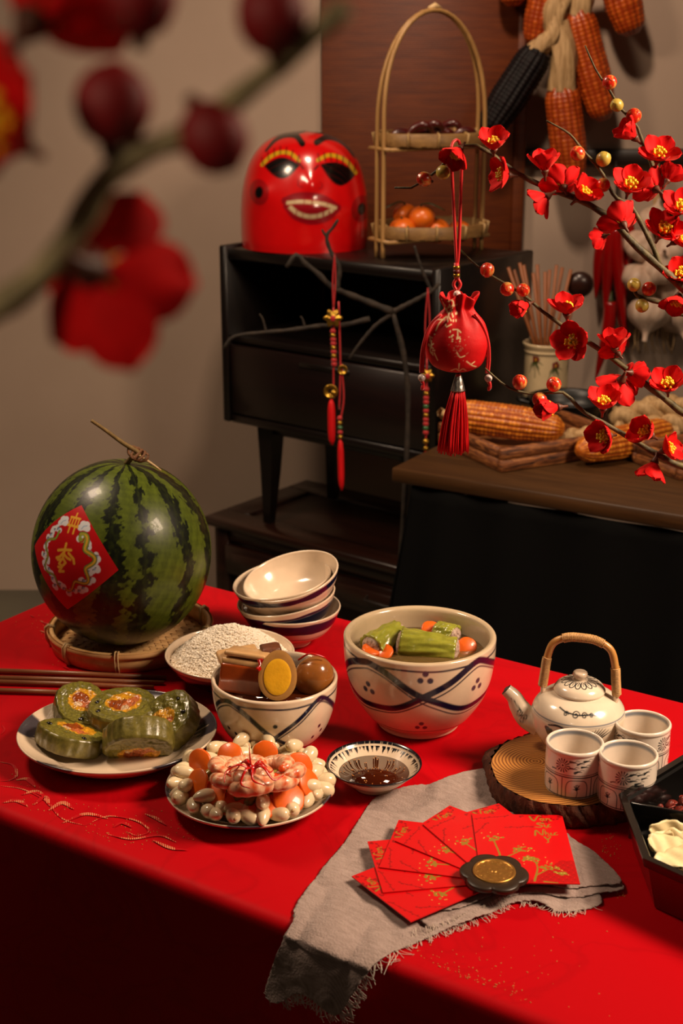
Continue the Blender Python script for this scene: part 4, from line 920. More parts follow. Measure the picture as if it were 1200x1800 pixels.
def pot_paint(C, TH, S):
    C[:] = POT; L = S.max(); X = ((TH - f0 + np.pi) % (2*np.pi) - np.pi)*PR; aa = .0005
    pmix(C, sstep(np.abs(S - L*.655), .0008, aa), GREY); pmix(C, sstep(np.abs(S - L*.63), .0003, aa), GREY)
    def st(p, w=.0006, c=INK, w1=None): pstroke(C, X, S, p, w*1.5, c, aa, None if w1 is None else w1*1.5)
    # cloud scroll on the shoulder
    s0 = L*.79; st([(-.030, s0+.006), (-.018, s0+.002), (0, s0), (.018, s0+.001), (.028, s0-.001)], .0007)
    for cx, r_ in ((-.017, .0036), (-.003, .0058), (.009, .0044), (.019, .003)):
        th = np.linspace(0, 9, 34); st(np.stack([cx + r_*(1-th/11)*np.cos(th), s0 + r_*(1-th/11)*np.sin(th)], -1), .0005)
    # leaf spray, right
    for k in range(9):
        u = k/8; b0 = (.018 + .004*u, L*.40); tip = (.010 + .034*u, L*(.55 + .07*math.sin(u*3)))
        st(rs([b0, ((b0[0]+tip[0])/2 - .003, (b0[1]+tip[1])/2 + .001), tip], 8), .0014, INK, .0002)
    for k in range(6): st(rs([(.022, L*.40), (.030 + .003*k, L*(.38-.02*k)), (.036 + .003*k, L*(.36-.03*k))], 6), .0009, INK, .0002)
    # flower and stroke, left
    for k in range(8):
        u = k/7; st(rs([(-.040 + .008*u, L*.55), (-.036 + .012*u, L*.46), (-.026 + .014*u, L*(.40-.02*u))], 8), .0015 if k < 4 else .0007, INK, .0003)
    st(rs([(-.036, L*.60), (-.022, L*.62), (-.008, L*.56), (-.012, L*.52), (-.024, L*.55), (-.030, L*.50)], 20), .0008)
    for k in range(6): st(rs([(-.006 + .004*k, L*.50), (-.002 + .004*k, L*.46), (-.004+.005*k, L*.42)], 5), .0005)
p, mb = painted_lathe(prof, 380, 110, pot_paint); mb.build('body', m_glaze, t, color=True)
LH = .0785; lp = [(PR*.50, LH), (PR*.545, LH+.002), (PR*.545, LH+.005), (PR*.46, LH+.011), (PR*.28, LH+.0155), (.0002, LH+.017)]
def lid_paint(C, TH, S):
    C[:] = POT; aa = .0004; L = S.max(); r_ = L - S; X = r_*np.cos(TH); Y = r_*np.sin(TH)
    for k in range(16):
        a_ = 2*math.pi*k/16; d = np.array([math.cos(a_), math.sin(a_)]); nrm = np.array([-d[1], d[0]])
        lo = [d*.010 + nrm*.0007, d*.017 + nrm*.0030, d*.0215 + nrm*.0020, d*.0225, d*.0215 - nrm*.0020, d*.017 - nrm*.0030, d*.010 - nrm*.0007]
        pstroke(C, X, Y, rs(lo, 16), .0007, INK, aa); pstroke(C, X, Y, [d*.013, d*.018], .0005, INK, aa)
p, mb = painted_lathe(lp, 300, 100, lid_paint); lid = mb.build('lid', m_glaze, t, color=True)
MB().lathe(rs([(.0085, LH+.0145), (.0068, LH+.018), (.0090, LH+.022), (.0078, LH+.0265), (.0002, LH+.0275)], 16), 28).build('lid_knob', m_cream, lid)
# spout
sp_ = rs([(-PR*.82, 0, .030), (-PR*1.10, 0, .036), (-PR*1.28, 0, .048), (-PR*1.40, 0, .060), (-PR*1.58, 0, .069)], 40); srd = np.interp(np.linspace(0, 1, 40), [0, .35, .75, 1], [.0175, .0138, .0098, .0078])
nn = 40; mb = MB().tube(sp_, srd, nn, cap=False)
Cs = np.empty((40*nn, 3)); Cs[:] = POT; Us = np.repeat(np.linspace(0, .075, 40), nn); As = np.tile(((np.linspace(0, 2*np.pi, nn, endpoint=False) - math.pi*1.5 + np.pi) % (2*np.pi) - np.pi)*.0105, 40)
Cs = Cs.reshape(40, nn, 3); Us = Us.reshape(40, nn); As = As.reshape(40, nn)
for cx, r_ in ((.026, .0055), (.036, .0045)):
    th = np.linspace(0, 9, 36); pstroke(Cs, Us, As, np.stack([cx + r_*(1-th/11)*np.cos(th), r_*(1-th/11)*np.sin(th)], -1), .0006, INK, .0005)
pstroke(Cs, Us, As, [(.040, .003), (.054, .002), (.062, 0)], .0010, INK, .0005, .0002)
mb.C[0] = Cs.reshape(-1, 3); sp_o = mb.build('spout', m_glaze, t, color=True)
e_ = sp_[-1]; MB().ball(tuple(e_ + np.array([.0005, 0, -.0005])), (.0050, .0056, .0030), 14, 8, rot=(0, R(-60), 0)).build('spout_shade_plug', pm('spout_shade', '#3c2c20', 0.6), sp_o)  # solid dark plug in the tip, its colour imitates shade inside the spout
m_cane = NT('bent_cane'); v_ = m_cane.coord(); m_cane.base(m_cane.ramp(m_cane.noise(v_, 90, 5), [(0.3, lin('#b5793a')), (0.7, lin('#cf9a55'))])); m_cane.set(Roughness=0.35, Coat_Weight=0.2); m_cane = m_cane.m
for sx in (-1, 1): MB().tube(rs([(sx*PR*.76, 0, .066), (sx*PR*.78, 0, .078), (sx*PR*.77, 0, .088)], 8), [.007, .006, .0055, .0055, .0055, .0055, .005, .0035], 10, flat=0.6).build('lug', m_cream, t)
hw = PR*.775; hp = rs([(-hw-.001, 0, .080), (-hw+.001, 0, .100), (-hw+.003, 0, .118), (-hw*.78, 0, .138), (-hw*.40, 0, .1475), (0, 0, .149), (hw*.40, 0, .1475), (hw*.78, 0, .138), (hw-.003, 0, .118), (hw-.001, 0, .100), (hw+.001, 0, .080)], 70)
hd = MB().tube(hp, .0046, 10).build('handle', m_cane, t)
m_wrap = pm('cane_wrapping', '#cfa066', 0.5, var=0.3, vscale=200)
for nm, lo, hi in (('l', 0, 14), ('m', 26, 44), ('r', 56, 69)):
    mb = MB(); seg = hp[lo:hi+1]; Lr = np.linalg.norm(np.diff(seg, axis=0), axis=1).sum(); ncoil = int(Lr/.0016)
    pts = []
    for i in range(ncoil*8):
        u = i/(ncoil*8-1)*(len(seg)-1); j = min(int(u), len(seg)-2); c_ = seg[j]*(1-u+j) + seg[j+1]*(u-j); tg = seg[j+1]-seg[j]; tg /= np.linalg.norm(tg); nx = np.cross(tg, [0, 1, 0])
        th = i*2*math.pi/8; pts.append(c_ + .0052*(math.cos(th)*nx + math.sin(th)*np.array([0, 1, 0])))
    mb.tube(pts, .0009, 4, cap=False).build('cane_wrap', m_wrap, hd)
# ---- cups
CR, CHt = 0.0338, 0.058
def cup_paint(seed):
    def paint(C, TH, S):
        C[:] = lin('#e2d4c4'); aa = .00045; X = TH*CR; L = CHt
        def st(p, w=.0005, c=INK, w1=None):
            P = np.array(p)
            for k in (-1, 0, 1): pstroke(C, X, S, P + np.array([k*2*math.pi*CR, 0]), w, c, aa, w1)
        G2 = lin('#2f3638')
        pmix(C, sstep(np.abs(S - .030), .0005, aa), G2); pmix(C, sstep(np.abs(S - .0275), .0008, aa), G2); pmix(C, sstep(np.abs(S-.0020), .0009, aa), G2)
        per = 2*math.pi*CR/3
        for k in range(3):
            cx = -per + k*per; cy = .0415
            for j in range(14):
                a_ = 2*math.pi*j/14; d = np.array([math.cos(a_), math.sin(a_)]); st([np.array([cx, cy]) + d*.0030, np.array([cx, cy]) + d*.0080], .0004, INK, .0009)
            pdot(C, X, S, cx, cy, .0014, INK, aa)
            rr = random.Random(seed + k)
            for (dx, dy, w) in ((.0125, .005, .0022), (.0125, -.003, .0018), (.0185, -.0065, .0022), (.021, .004, .0016), (.026, -.001, .0018), (.029, .006, .0020), (-.0105, -.0075, .0012)):
                st([(cx+dx-.0035, cy+dy+rr.uniform(-.001, .001)), (cx+dx, cy+dy+.0008), (cx+dx+.0045, cy+dy)], w*.75, INK, .0003)
                st([(cx+dx, cy+dy), (cx+dx+.004, cy+dy+.003), (cx+dx+.007, cy+dy+.002)], .0003)
        for k in range(6):
            cx = -math.pi*CR + (k+.5)*2*math.pi*CR/6; hwid = .0125
            st(rs([(cx-hwid, .0015), (cx-hwid, .016), (cx-hwid+.003, .0225), (cx-.004, .0240), (cx+.004, .0240), (cx+hwid-.003, .0225), (cx+hwid, .016), (cx+hwid, .0015)], 30), .00055, G2)
            st([(cx-hwid-.005, .0015), (cx-hwid-.005, .026)], .0006, G2)
            st(rs([(cx, .003), (cx+.001, .009), (cx-.001, .015)], 8), .00045, INK); 
            for (dx, dy) in ((-.004, .013), (.004, .014), (0, .018), (-.003, .017), (.0035, .0185)): st([(cx, .0125), (cx+dx, dy)], .0010, INK, .0003)
            th = np.linspace(0, 6, 18); st(np.stack([cx + .0025*(1-th/9)*np.cos(th), .0165 + .0025*(1-th/9)*np.sin(th)], -1), .0004)
    return paint
def cup(label, px, py, seed, rot):
    p0 = on(px, py, SZ0); t = thing('teacup', label, 'cup', (p0.x, p0.y, SZ0), facing(p0) + rot)
    out = np.array([(CR*(.965 + .02*math.sin(math.pi*z/.058) if z > .002 else .94), z) for z in np.linspace(0, .0525, 100)])
    TH, S = np.meshgrid(np.linspace(-np.pi, np.pi, 340, endpoint=False), out[:, 1], indexing='ij'); C = np.empty(TH.shape+(3,)); cup_paint(seed)(C, TH, S)
    lipp = rs([(CR*.99, .0535), (CR*1.0, .0555), (CR*.985, .0575), (CR*.94, .0583), (CR*.90, .0575), (CR*.885, .0555)], 10)
    inn = rs([(CR*.88, .053), (CR*.86, .03), (CR*.84, .009), (CR*.7, .006), (.0002, .0055)], 24)
    P = np.concatenate([out, lipp, inn]); Cl = np.empty((340, len(lipp)+len(inn), 3)); Cl[:] = lin('#e2d4c4'); Cl[:, len(lipp)-1:len(lipp)+1] = lin('#7c828c')
    MB().lathe(P, 340, C=np.concatenate([C, Cl], 1), rot=-np.pi).build('body', m_glaze, t, color=True)
cup('left teacup in front of the teapot, daisy band turned front left', 1006, 1381, 1, R(-22))
cup('front teacup nearest the black box, daisy band facing front', 1099, 1402, 2, R(-8))
cup('right teacup standing behind the front one, beside the teapot', 1124, 1345, 3, R(50))

# ================================================================== LACQUER BOX OF SWEETS
m_lac = pm('black_lacquer', '#0b0908', 0.22, coat=0.5, var=0.1)
m_lacr = pm('dark_red_lacquer', '#6e080e', 0.3, coat=0.3, var=0.12, vscale=20)
BXZ = .815; Lc = on(1087, 1395, BXZ); side = .132; ap = side*1.2071; cr = ap/math.cos(R(22.5))
bxc = Vector((Lc.x + ap, Lc.y - side/2, T + .001)); bxh = BXZ - T - .001
t = thing('sweets_box', 'dark red octagonal lacquer box with black rim and compartments of sweets', 'box', bxc, 0)
def octo(r): return [(r*math.cos(R(22.5+45*k)), r*math.sin(R(22.5+45*k))) for k in range(8)]
def octo_shell(levels):
    G = np.array([[(x, y, z) for (r, z) in levels for (x, y) in [octo(r)[k]]] for k in range(8)]); return MB().grid(G, cu=True)
octo_shell([(cr*.88, 0), (cr*.885, .001), (cr*.955, bxh-.013), (cr*.955, bxh-.012)]).build('side_wall', m_lacr, t, smooth=False)
octo_shell([(cr*.955, bxh-.013), (cr*.985, bxh-.011), (cr*1.0, bxh-.002), (cr*.998, bxh), (cr*.95, bxh), (cr*.948, bxh-.004), (cr*.93, bxh-.006), (cr*.90, .012), (cr*.88, .010), (.001, .010)]).build('rim_and_tray', m_lac, t, smooth=False)
MB().prism(octo(cr*.88), 0, .004).build('base', m_lac, t, smooth=False)
for k in range(0, 8):
    a_ = R(22.5+45*k); c_, s_ = math.cos(a_), math.sin(a_)
    if k in (1, 3, 5, 7): MB().cbox((cr*.54*c_, cr*.54*s_, bxh*.5+.002), (cr*.76, .004, bxh-.018), .001, rot=(0, 0, a_)).build('divider', m_lac, t)
octo_shell([(cr*.17, .010), (cr*.17, bxh-.007), (cr*.14, bxh-.007), (cr*.14, .010)]).build('centre_ring', m_lac, t, smooth=False)
# the compartments: seeds behind the divider that starts at the left corner, dried coconut in front of it
m_seed = pm('red_melon_seed', '#7d2c22', 0.35, coat=0.3, var=0.35, vscale=90); m_seedr = pm('seed_edge', '#7a4a3a', 0.5)
rg = random.Random(31); seeds = []
def in_sector(a0, a1, rlo, rhi):
    a_ = rg.uniform(a0, a1); q = cr*math.sqrt(rg.uniform(rlo*rlo, rhi*rhi)); return q*math.cos(a_), q*math.sin(a_)
sd = MB().ball((0, 0, 0), (.0066, .0050, .0014), 14, 7, fn=lambda g: g*(1-.16*g[..., :1])); sd_me = sd.mesh('melon_seed', m_seed)
for k in range(420):
    x, y = in_sector(R(75), R(154), .25, .84)
    if math.hypot(x, y) > ap*.9 and False: continue
    pz_ = bxc + Vector((x, y, .03)); 
    if 600 + px_scale(pz_)*pz_.x > 1212: continue
    u = k/420; z = .012 + .030*u**.7*(1 - .5*abs(math.hypot(x, y)/cr-.5)) + rg.uniform(0, .002)
    if (x*math.cos(R(157.5)) + y*math.sin(R(157.5))) > ap*.88 or (x*math.cos(R(112.5)) + y*math.sin(R(112.5)) > cr*.86): continue
    nx = abs(x*math.cos(R(135)) + y*math.sin(R(135)))
    if nx > ap*.84: continue
    o = link_mesh('melon_seed', sd_me, None, bxc + Vector((x, y, z)), (rg.uniform(-.7, .7), rg.uniform(-.7, .7), rg.random()*6.28)); tag(o, 'one of the dark red seeds heaped in the box compartment', 'seed', 'red seeds in the lacquer box')
m_coco = pm('candied_coconut', '#e6d3a2', 0.45, sss=0.2, var=0.18, vscale=60); 
def flake(label, p, L, W, curl, eul, group=None):
    n, m = 26, 9; u = np.linspace(-1, 1, n); v = np.linspace(-1, 1, m); r_ = np.random.RandomState(int(L*1e6) % 997)
    U, Vv = np.meshgrid(u, v, indexing='ij'); edge = 1 + .16*fbm(U*9, Vv*0, 1, int(W*1e6) % 991, 3)
    X = L/2*np.sin(U*curl)/curl*1.6; Z = L/2*(1-np.cos(U*curl))/curl*1.1 + .0012*np.sin(U*9+Vv*3); Y = W/2*Vv*edge*np.sqrt(np.clip(1.05-U**2, .05, 1))
    o = MB().grid(np.stack([X, Y, Z], -1)).build('coconut_flake', m_coco, None, loc=p); o.rotation_euler = eul
    md = o.modifiers.new('thick', 'SOLIDIFY'); md.thickness = .0014; return tag(o, label, 'sweet', group)
B3 = lambda px, py, z: on(px, py, z)
flake('long curled coconut flake standing at the back of the front compartment', B3(1194, 1464, .799), .044, .024, .8, (R(70), R(4), R(-14)))
flake('coconut flake standing just in front of the curled back one', B3(1190, 1475, .797), .038, .020, .7, (R(62), 0, R(-6)))
flake('large pale coconut flake lying flat on top of the heap', B3(1182, 1489, .800), .034, .030, .5, (R(18), R(6), R(-20)))
flake('small coconut flake at the left end by the box wall', B3(1166, 1483, .794), .020, .014, .6, (R(40), R(-40), R(40)))
flake('coconut flake at the front right of the heap', B3(1192, 1506, .800), .036, .026, .6, (R(20), R(-8), R(15)))
flake('broken coconut flake at the front left near the rim', B3(1164, 1497, .792), .022, .016, .5, (R(30), R(15), R(-50)))
for k in range(16):
    x, y = in_sector(R(168), R(215), .30, .52)
    flake('one of the pale coconut flakes buried in the front compartment heap', bxc + Vector((x, y, .016 + .0012*k)), rg.uniform(.026, .042), rg.uniform(.016, .026), rg.uniform(.5, .9), (rg.uniform(-.4, .4), rg.uniform(-.4, .4), rg.random()*6.28), 'coconut flakes under the top ones')

# ================================================================== NAPKIN, ENVELOPES, COIN
m_linen = NT('beige_linen'); v_ = m_linen.coord(); f_ = m_linen.noise(m_linen.coord((1, 3, 1)), 70, 7, .7)
w1 = m_linen.node('ShaderNodeTexWave', wave_type='BANDS', bands_direction='X', i_Scale=330.0, i_Distortion=0.6, i_Detail=1.0); m_linen.link(v_, w1.inputs[0])
w2 = m_linen.node('ShaderNodeTexWave', wave_type='BANDS', bands_direction='Y', i_Scale=330.0, i_Distortion=0.6, i_Detail=1.0); m_linen.link(v_, w2.inputs[0])
wv_ = m_linen.math('MULTIPLY', w1.outputs['Fac'], w2.outputs['Fac'])
m_linen.base(m_linen.mix(wv_, m_linen.ramp(f_, [(0.3, lin('#7b685f')), (0.7, lin('#a5918a'))]), lin('#b5a29b'))); m_linen.set(Roughness=0.9, Specular_IOR_Level=0.15, Sheen_Weight=0.15); m_linen.bump(m_linen.noise(v_, 420, 3), 0.9, 0.0015); m_linen = m_linen.m
def to_cloth(px, py):
    p = on(px, py, T+.003); d = np.array([p.x, p.y]) - corner; x, y = d @ te1, d @ te2
    if y > .005: return (x, y)
    r_ = ray(px, py); o_ = np.array([0 - corner[0], 0 - corner[1]]); oy = o_ @ te2; dy = r_.x*te2[0] + r_.y*te2[1]; dx = r_.x*te1[0] + r_.y*te1[1]
    tt = (-.030 - oy)/dy; z = CAMZ + r_.z*tt; x = o_ @ te1 + dx*tt
    return (x, -(T - z) - .010)
def inside(P, poly):
    x, y = P[..., 0], P[..., 1]; c = np.zeros(x.shape, bool); j = len(poly)-1
    for i in range(len(poly)):
        xi, yi = poly[i]; xj, yj = poly[j]; c ^= ((yi > y) != (yj > y)) & (x < (xj-xi)*(y-yi)/(yj-yi+1e-12) + xi); j = i
    return c
def pdist(P, poly):
    best = np.full(P.shape[:-1], 1e9)
    for i in range(len(poly)):
        a_, b_ = np.array(poly[i]), np.array(poly[(i+1) % len(poly)]); d = b_-a_; tt = np.clip(((P-a_) @ d)/(d @ d + 1e-12), 0, 1); best = np.minimum(best, np.linalg.norm(P - a_ - tt[..., None]*d, axis=-1))
    return best
nap = thing('linen_napkin', 'crumpled beige linen napkin with frayed edges draped over table edge', 'napkin', (corner[0], corner[1], 0), tz)
def cloth_layer(poly_px, zoff, seed, name='cloth_layer', smooth_n=5, curl=.004):
    poly = [to_cloth(*q) for q in poly_px]; pl = rs(poly + [poly[0]], smooth_n*len(poly))
    lo, hi = pl.min(0), pl.max(0); step = .0022
    xs_ = np.arange(lo[0]-step, hi[0]+2*step, step); ys_ = np.arange(lo[1]-step, hi[1]+2*step, step)
    P = np.stack(np.meshgrid(xs_, ys_, indexing='ij'), -1); ins = inside(P, pl); D = pdist(P, pl)
    wr = .0030*fbm(P[..., 0]*30, P[..., 1]*22, 1.2, seed, 4) + .0018*np.sin(P[..., 0]*60 + P[..., 1]*38 + 2*fbm(P[..., 0]*9, P[..., 1]*9, 1.5, seed+5, 2))
    h = zoff + np.abs(wr)*(1 if seed == 1 else .45) + .0004 + curl*.0
    idx = -np.ones(ins.shape, int); V = []; F = []
    near = ins | (D < step*.8)
    for i, j in zip(*np.where(near)):
        x, y = P[i, j]
        if not ins[i, j]:   # pull rim points on to the outline
            k = np.argmin(((pl - P[i, j])**2).sum(1)); x, y = pl[k]
        c_ = cloth_pt(x, y); hang = max(0, -y-.01)
        z = c_[2]; yy = c_[1]
        if y > -.016: z += h[i, j]; yy -= max(0, -y)*0.3
        if y <= 0: yy -= (.008 + h[i, j]*1.0 + .25*min(hang, .02)) * min(1, -y/.014) + hang*.05
        idx[i, j] = len(V); V.append((c_[0], yy, z))
    for i in range(len(xs_)-1):
        for j in range(len(ys_)-1):
            q = (idx[i, j], idx[i+1, j], idx[i+1, j+1], idx[i, j+1])
            if min(q) >= 0: F.append(q)
    o = MB().add(V, F).build(name, m_linen, nap); md = o.modifiers.new('thick', 'SOLIDIFY'); md.thickness = .0012; md.offset = 0
    return pl
left_ = [(684, 1388), (652, 1408), (612, 1470), (572, 1520), (542, 1558), (515, 1600), (497, 1640), (484, 1690), (474, 1738)]
hang_ = [(500, 1752), (530, 1738), (560, 1752), (600, 1775), (622, 1745), (648, 1706), (706, 1666)]
L0 = cloth_layer(left_ + hang_ + [(757, 1645), (803, 1628), (850, 1612), (890, 1590), (939, 1586), (985, 1602), (1048, 1592), (1056, 1576), (1020, 1540), (1001, 1473), (958, 1432), (935, 1392), (896, 1345), (800, 1366), (740, 1380)], .0008, 1)
L1 = cloth_layer([(760, 1450), (720, 1500), (700, 1560), (722, 1600), (757, 1634), (803, 1618), (848, 1600), (890, 1580), (940, 1572), (1000, 1580), (1060, 1572), (1097, 1562), (1060, 1520), (1004, 1478), (962, 1446), (930, 1450), (840, 1445)], .0034, 2)
L2 = cloth_layer([(770, 1460), (740, 1510), (735, 1560), (762, 1600), (800, 1604), (842, 1590), (890, 1569), (940, 1562), (1000, 1567), (1050, 1562), (1092, 1556), (1050, 1508), (1000, 1476), (962, 1452), (860, 1450)], .0060, 3)
# fringe threads
m_thread = pm('linen_thread', '#c4b3a6', 0.9); mb = MB(); rg = random.Random(8)
fr = [to_cloth(*q) for q in hang_]; fr2 = [to_cloth(*q) for q in ((706, 1666), (757, 1645), (803, 1628), (850, 1612), (890, 1590), (939, 1586), (985, 1602), (1048, 1592))]; fr3 = [to_cloth(*q) for q in ((720, 1640), (757, 1634), (803, 1618), (848, 1600), (890, 1580))]; fr4 = [to_cloth(*q) for q in ((474, 1738), (484, 1700))]
for line, cnt, ln, zo in ((fr, 150, .012, .001), (fr2, 120, .007, .002), (fr3, 70, .008, .006), (fr4, 24, .009, .001)):
    ln_pts = rs(line, 200)
    for _ in range(cnt):
        i = rg.randrange(3, len(ln_pts)-3); b_ = ln_pts[i]; tg = ln_pts[i+2]-ln_pts[i-2]; tg /= np.linalg.norm(tg)+1e-9; nn_ = np.array([tg[1], -tg[0]])
        if nn_[1] > 0 and line is not fr: nn_ = -nn_
        if line is fr and nn_[1] > 0: nn_ = -nn_
        L = ln*rg.uniform(.4, 1.2); k = rg.uniform(-1.1, 1.1); pts = []
        for u in np.linspace(-.15, 1, 7):
            q = b_ + nn_*L*u + tg*L*(k*u*u) ; c_ = cloth_pt(q[0], q[1]); off = .009 if q[1] < -.014 else 0
            hang = max(0, -q[1]-.01); yy = c_[1] - (.010 + .25*min(hang, .02) + hang*.05)*min(1, max(0, -q[1])/.014)
            pts.append((c_[0], yy, c_[2] + (zo*(1-u) + .001 if q[1] > -.016 else 0)))
        mb.tube(pts, .00032, 4, cap=False)
tag(mb.build('fringe', m_thread, nap), kind='stuff')

# ---- envelopes
EW, EH = .103, .143
ne, me_ = 210, 300; X, Y = np.meshgrid(np.linspace(0, EW, ne), np.linspace(0, EH, me_), indexing='ij')
C = np.empty((ne, me_, 3)); ER = lin('#cc030b'); C[:] = ER; aa = .00035; DR = lin('#8f0408'); GO = lin('#8d7424'); rg = random.Random(14)
for r_ in range(9):       # wave scales, bottom right
    for q in range(12):
        cx = EW - .004 - q*.0085 + (r_ % 2)*.00425; cy = .002 + r_*.0048
        if cx < .052 + .004*r_: continue
        for rr in (.0046, .0030, .0015):
            th = np.linspace(0, math.pi, 10); pstroke(C, X, Y, np.stack([cx + rr*np.cos(th), cy + rr*np.sin(th)], -1), .0004, DR, aa)
for (x0, y0, x1, y1) in ((.0, EH-.012, .040, EH-.004), (.035, EH-.030, .068, EH-.026), (.0, EH-.045, .016, EH-.02)):   # dark red sprigs
    pstroke(C, X, Y, [(x0, y0), (x1, y1)], .0004, DR, aa)
    for k in range(9): u = k/8; pdot(C, X, Y, x0+(x1-x0)*u+rg.uniform(-.002, .002), y0+(y1-y0)*u+rg.uniform(-.002, .002), rg.uniform(.0009, .002), DR, aa, rot=rg.random()*3, ry=.0009)
for (x0, y0, x1, y1) in ((EW-.026, EH-.018, EW-.002, EH-.003), (EW-.045, EH-.006, EW-.020, EH-.003)):
    for k in range(12): u = k/11; pdot(C, X, Y, x0+(x1-x0)*u+rg.uniform(-.004, .004), y0+(y1-y0)*u+rg.uniform(-.003, .003), rg.uniform(.0012, .0026), DR, aa, rot=rg.random()*3, ry=.0012)
def bough(pts, w): pstroke(C, X, Y, rs(pts, 16), w, GO, aa, w*.5)
def cluster(x, y, s):
    for k in range(16): pdot(C, X, Y, x + rg.gauss(0, s), y + rg.gauss(0, s*.7), rg.uniform(.0011, .0022), GO, aa)
    for k in range(8): pdot(C, X, Y, x + rg.gauss(0, s*1.3), y + rg.gauss(0, s), .0007, lin('#c9a64a'), aa)
bough([(.018, .022), (.024, .050), (.020, .085)], .0016); cluster(.020, .090, .0055); bough([(.024, .045), (.040, .058), (.048, .064)], .0011); cluster(.050, .066, .0055)
bough([(.056, .004), (.062, .030), (.060, .046)], .0013); cluster(.060, .048, .005); bough([(.060, .016), (.074, .028)], .0010); cluster(.077, .030, .0045); cluster(.085, .020, .003); bough([(.066, .003), (.080, .001)], .0012)
cluster(.054, .048, .003)
# gold brush words down the right side
def wr(pts, w=.00085): pstroke(C, X, Y, rs([(a_[0], EH - a_[1]) for a_ in pts], 5*len(pts)), w, GO, aa, w*.55)
bx_ = .068
wr([(bx_-.003, .004), (bx_+.001, .014), (bx_+.007, .003), (bx_+.010, .0035)], .0011)                     # V
for k, xx in enumerate((bx_+.0095, bx_+.0155)):                                                         # a n
    if k == 0: wr([(xx+.003, .009), (xx, .0085), (xx-.001, .0115), (xx+.0015, .013), (xx+.003, .010), (xx+.0035, .013)]); pdot(C, X, Y, xx+.001, EH-.0155, .0006, GO, aa)
    else: wr([(xx, .0085), (xx, .013)]); wr([(xx, .010), (xx+.002, .0085), (xx+.004, .010), (xx+.004, .013), (xx+.006, .0135)])
wr([(bx_+.011, .0195), (bx_+.006, .0185), (bx_+.004, .021), (bx_+.009, .0245), (bx_+.007, .028), (bx_+.001, .0275)], .0011)   # S
wr([(bx_+.012, .023), (bx_+.012, .0265), (bx_+.0145, .0275), (bx_+.016, .023), (bx_+.0165, .0275), (bx_+.019, .0265)]); wr([(bx_+.016, .023), (bx_+.0185, .021)]); pdot(C, X, Y, bx_+.014, EH-.0300, .0006, GO, aa)
wr([(bx_-.001, .046), (bx_+.001, .035), (bx_+.007, .045), (bx_+.009, .0335), (bx_+.011, .033)], .0011)                    # N
wr([(bx_+.011, .036), (bx_+.011, .0445)]); wr([(bx_+.011, .0415), (bx_+.013, .040), (bx_+.0145, .0445)])                    # h
wr([(bx_+.017, .0405), (bx_+.017, .044), (bx_+.020, .0445), (bx_+.021, .0405), (bx_+.0215, .0445), (bx_+.0245, .0435)]); wr([(bx_+.021, .0405), (bx_+.024, .0385)])   # u with horn
wr([(bx_+.009, .049), (bx_+.012, .054), (bx_+.016, .0485)], .0011); wr([(bx_+.012, .054), (bx_+.012, .060), (bx_+.010, .0615)], .0010); wr([(bx_+.013, .0475), (bx_+.016, .0455)], .0007)  # Y with accent
G = np.stack([X, Y, np.full_like(X, .0007)], -1)
emb = MB().grid(G, C=C); emb.box((EW/2, EH/2, .0), (EW, EH, .0012), C=ER)
m_env = vmat('red_envelope_paper', 0.38, 0.1, 0.5, 0.0); env_me = emb.mesh('envelope', m_env, smooth=False, color=True)
pv = on(866, 1543, .762); pvl = Vector((.014, .022, 0))
labs = ['topmost red envelope at the right of the fan, gold writing on it', 'second red envelope of the fan, leaning just left of the topmost', 'third red envelope from the top of the fan', 'fourth red envelope of the fan, pointing to the upper left', 'fifth red envelope of the fan, pointing left', 'lowest red envelope of the fan, pointing to the lower left']
for k, th in enumerate((-1, 28, 50, 76, 98, 125)):
    o = link_mesh('red_envelope', env_me); a_ = R(th); o.rotation_euler = (R(-.6), R(.5), a_)
    p0 = Vector((pv.x, pv.y, T + .0200 - k*.0013)) - Matrix.Rotation(a_, 3, 'Z') @ pvl; o.location = p0; tag(o, labs[k], 'envelope', 'red envelopes fanned out on the napkin')
# ---- coin ornament
cc = on(868, 1540, T+.022); t = thing('coin_ornament', 'dark flower shaped disc with embossed gold coin on the envelopes', 'ornament', (cc.x, cc.y, T+.0215), R(20))
a = np.linspace(0, 2*np.pi, 120, endpoint=False); fl = .0365*(.86 + .14*np.abs(np.sin(3*a))**.7)
G = np.stack([np.stack([fl*q*np.cos(a), fl*q*np.sin(a), np.full(120, z)], -1) for q, z in ((.001, 0), (.97, 0), (1, .001), (1, .0045), (.97, .0058), (.80, .0060), (.001, .0060))], 1)
MB().grid(G, cu=True).build('flower_disc', pm('dark_walnut_disc', '#2c1f14', 0.4, var=0.2), t)
nn2, mm2 = 160, 44; A, Q = np.meshgrid(np.linspace(0, 2*np.pi, nn2, endpoint=False), np.linspace(.002, 1, mm2), indexing='ij'); cR = .0228
Z = .0068 + .0010*(Q > .88)*1.0 + .0007*np.sin(A*8)*np.clip(1-np.abs(Q-.62)/.16, 0, 1) + .0008*np.clip(1-np.abs(Q-.30)/.10, 0, 1)*np.abs(np.cos(A*3)) + .0010*(Q < .12) + .0006*np.cos(A*16)*np.clip(1-np.abs(Q-.78)/.08, 0, 1)
Z[:, -1] = .0062
MB().grid(np.stack([cR*Q*np.cos(A), cR*Q*np.sin(A), Z], -1), cu=True).build('gold_coin', pm('polished_gold', '#b8853f', 0.38, 0.8, var=0.1), t)
# ================================================================== ON AND AROUND THE CABINET
CT = CZ1
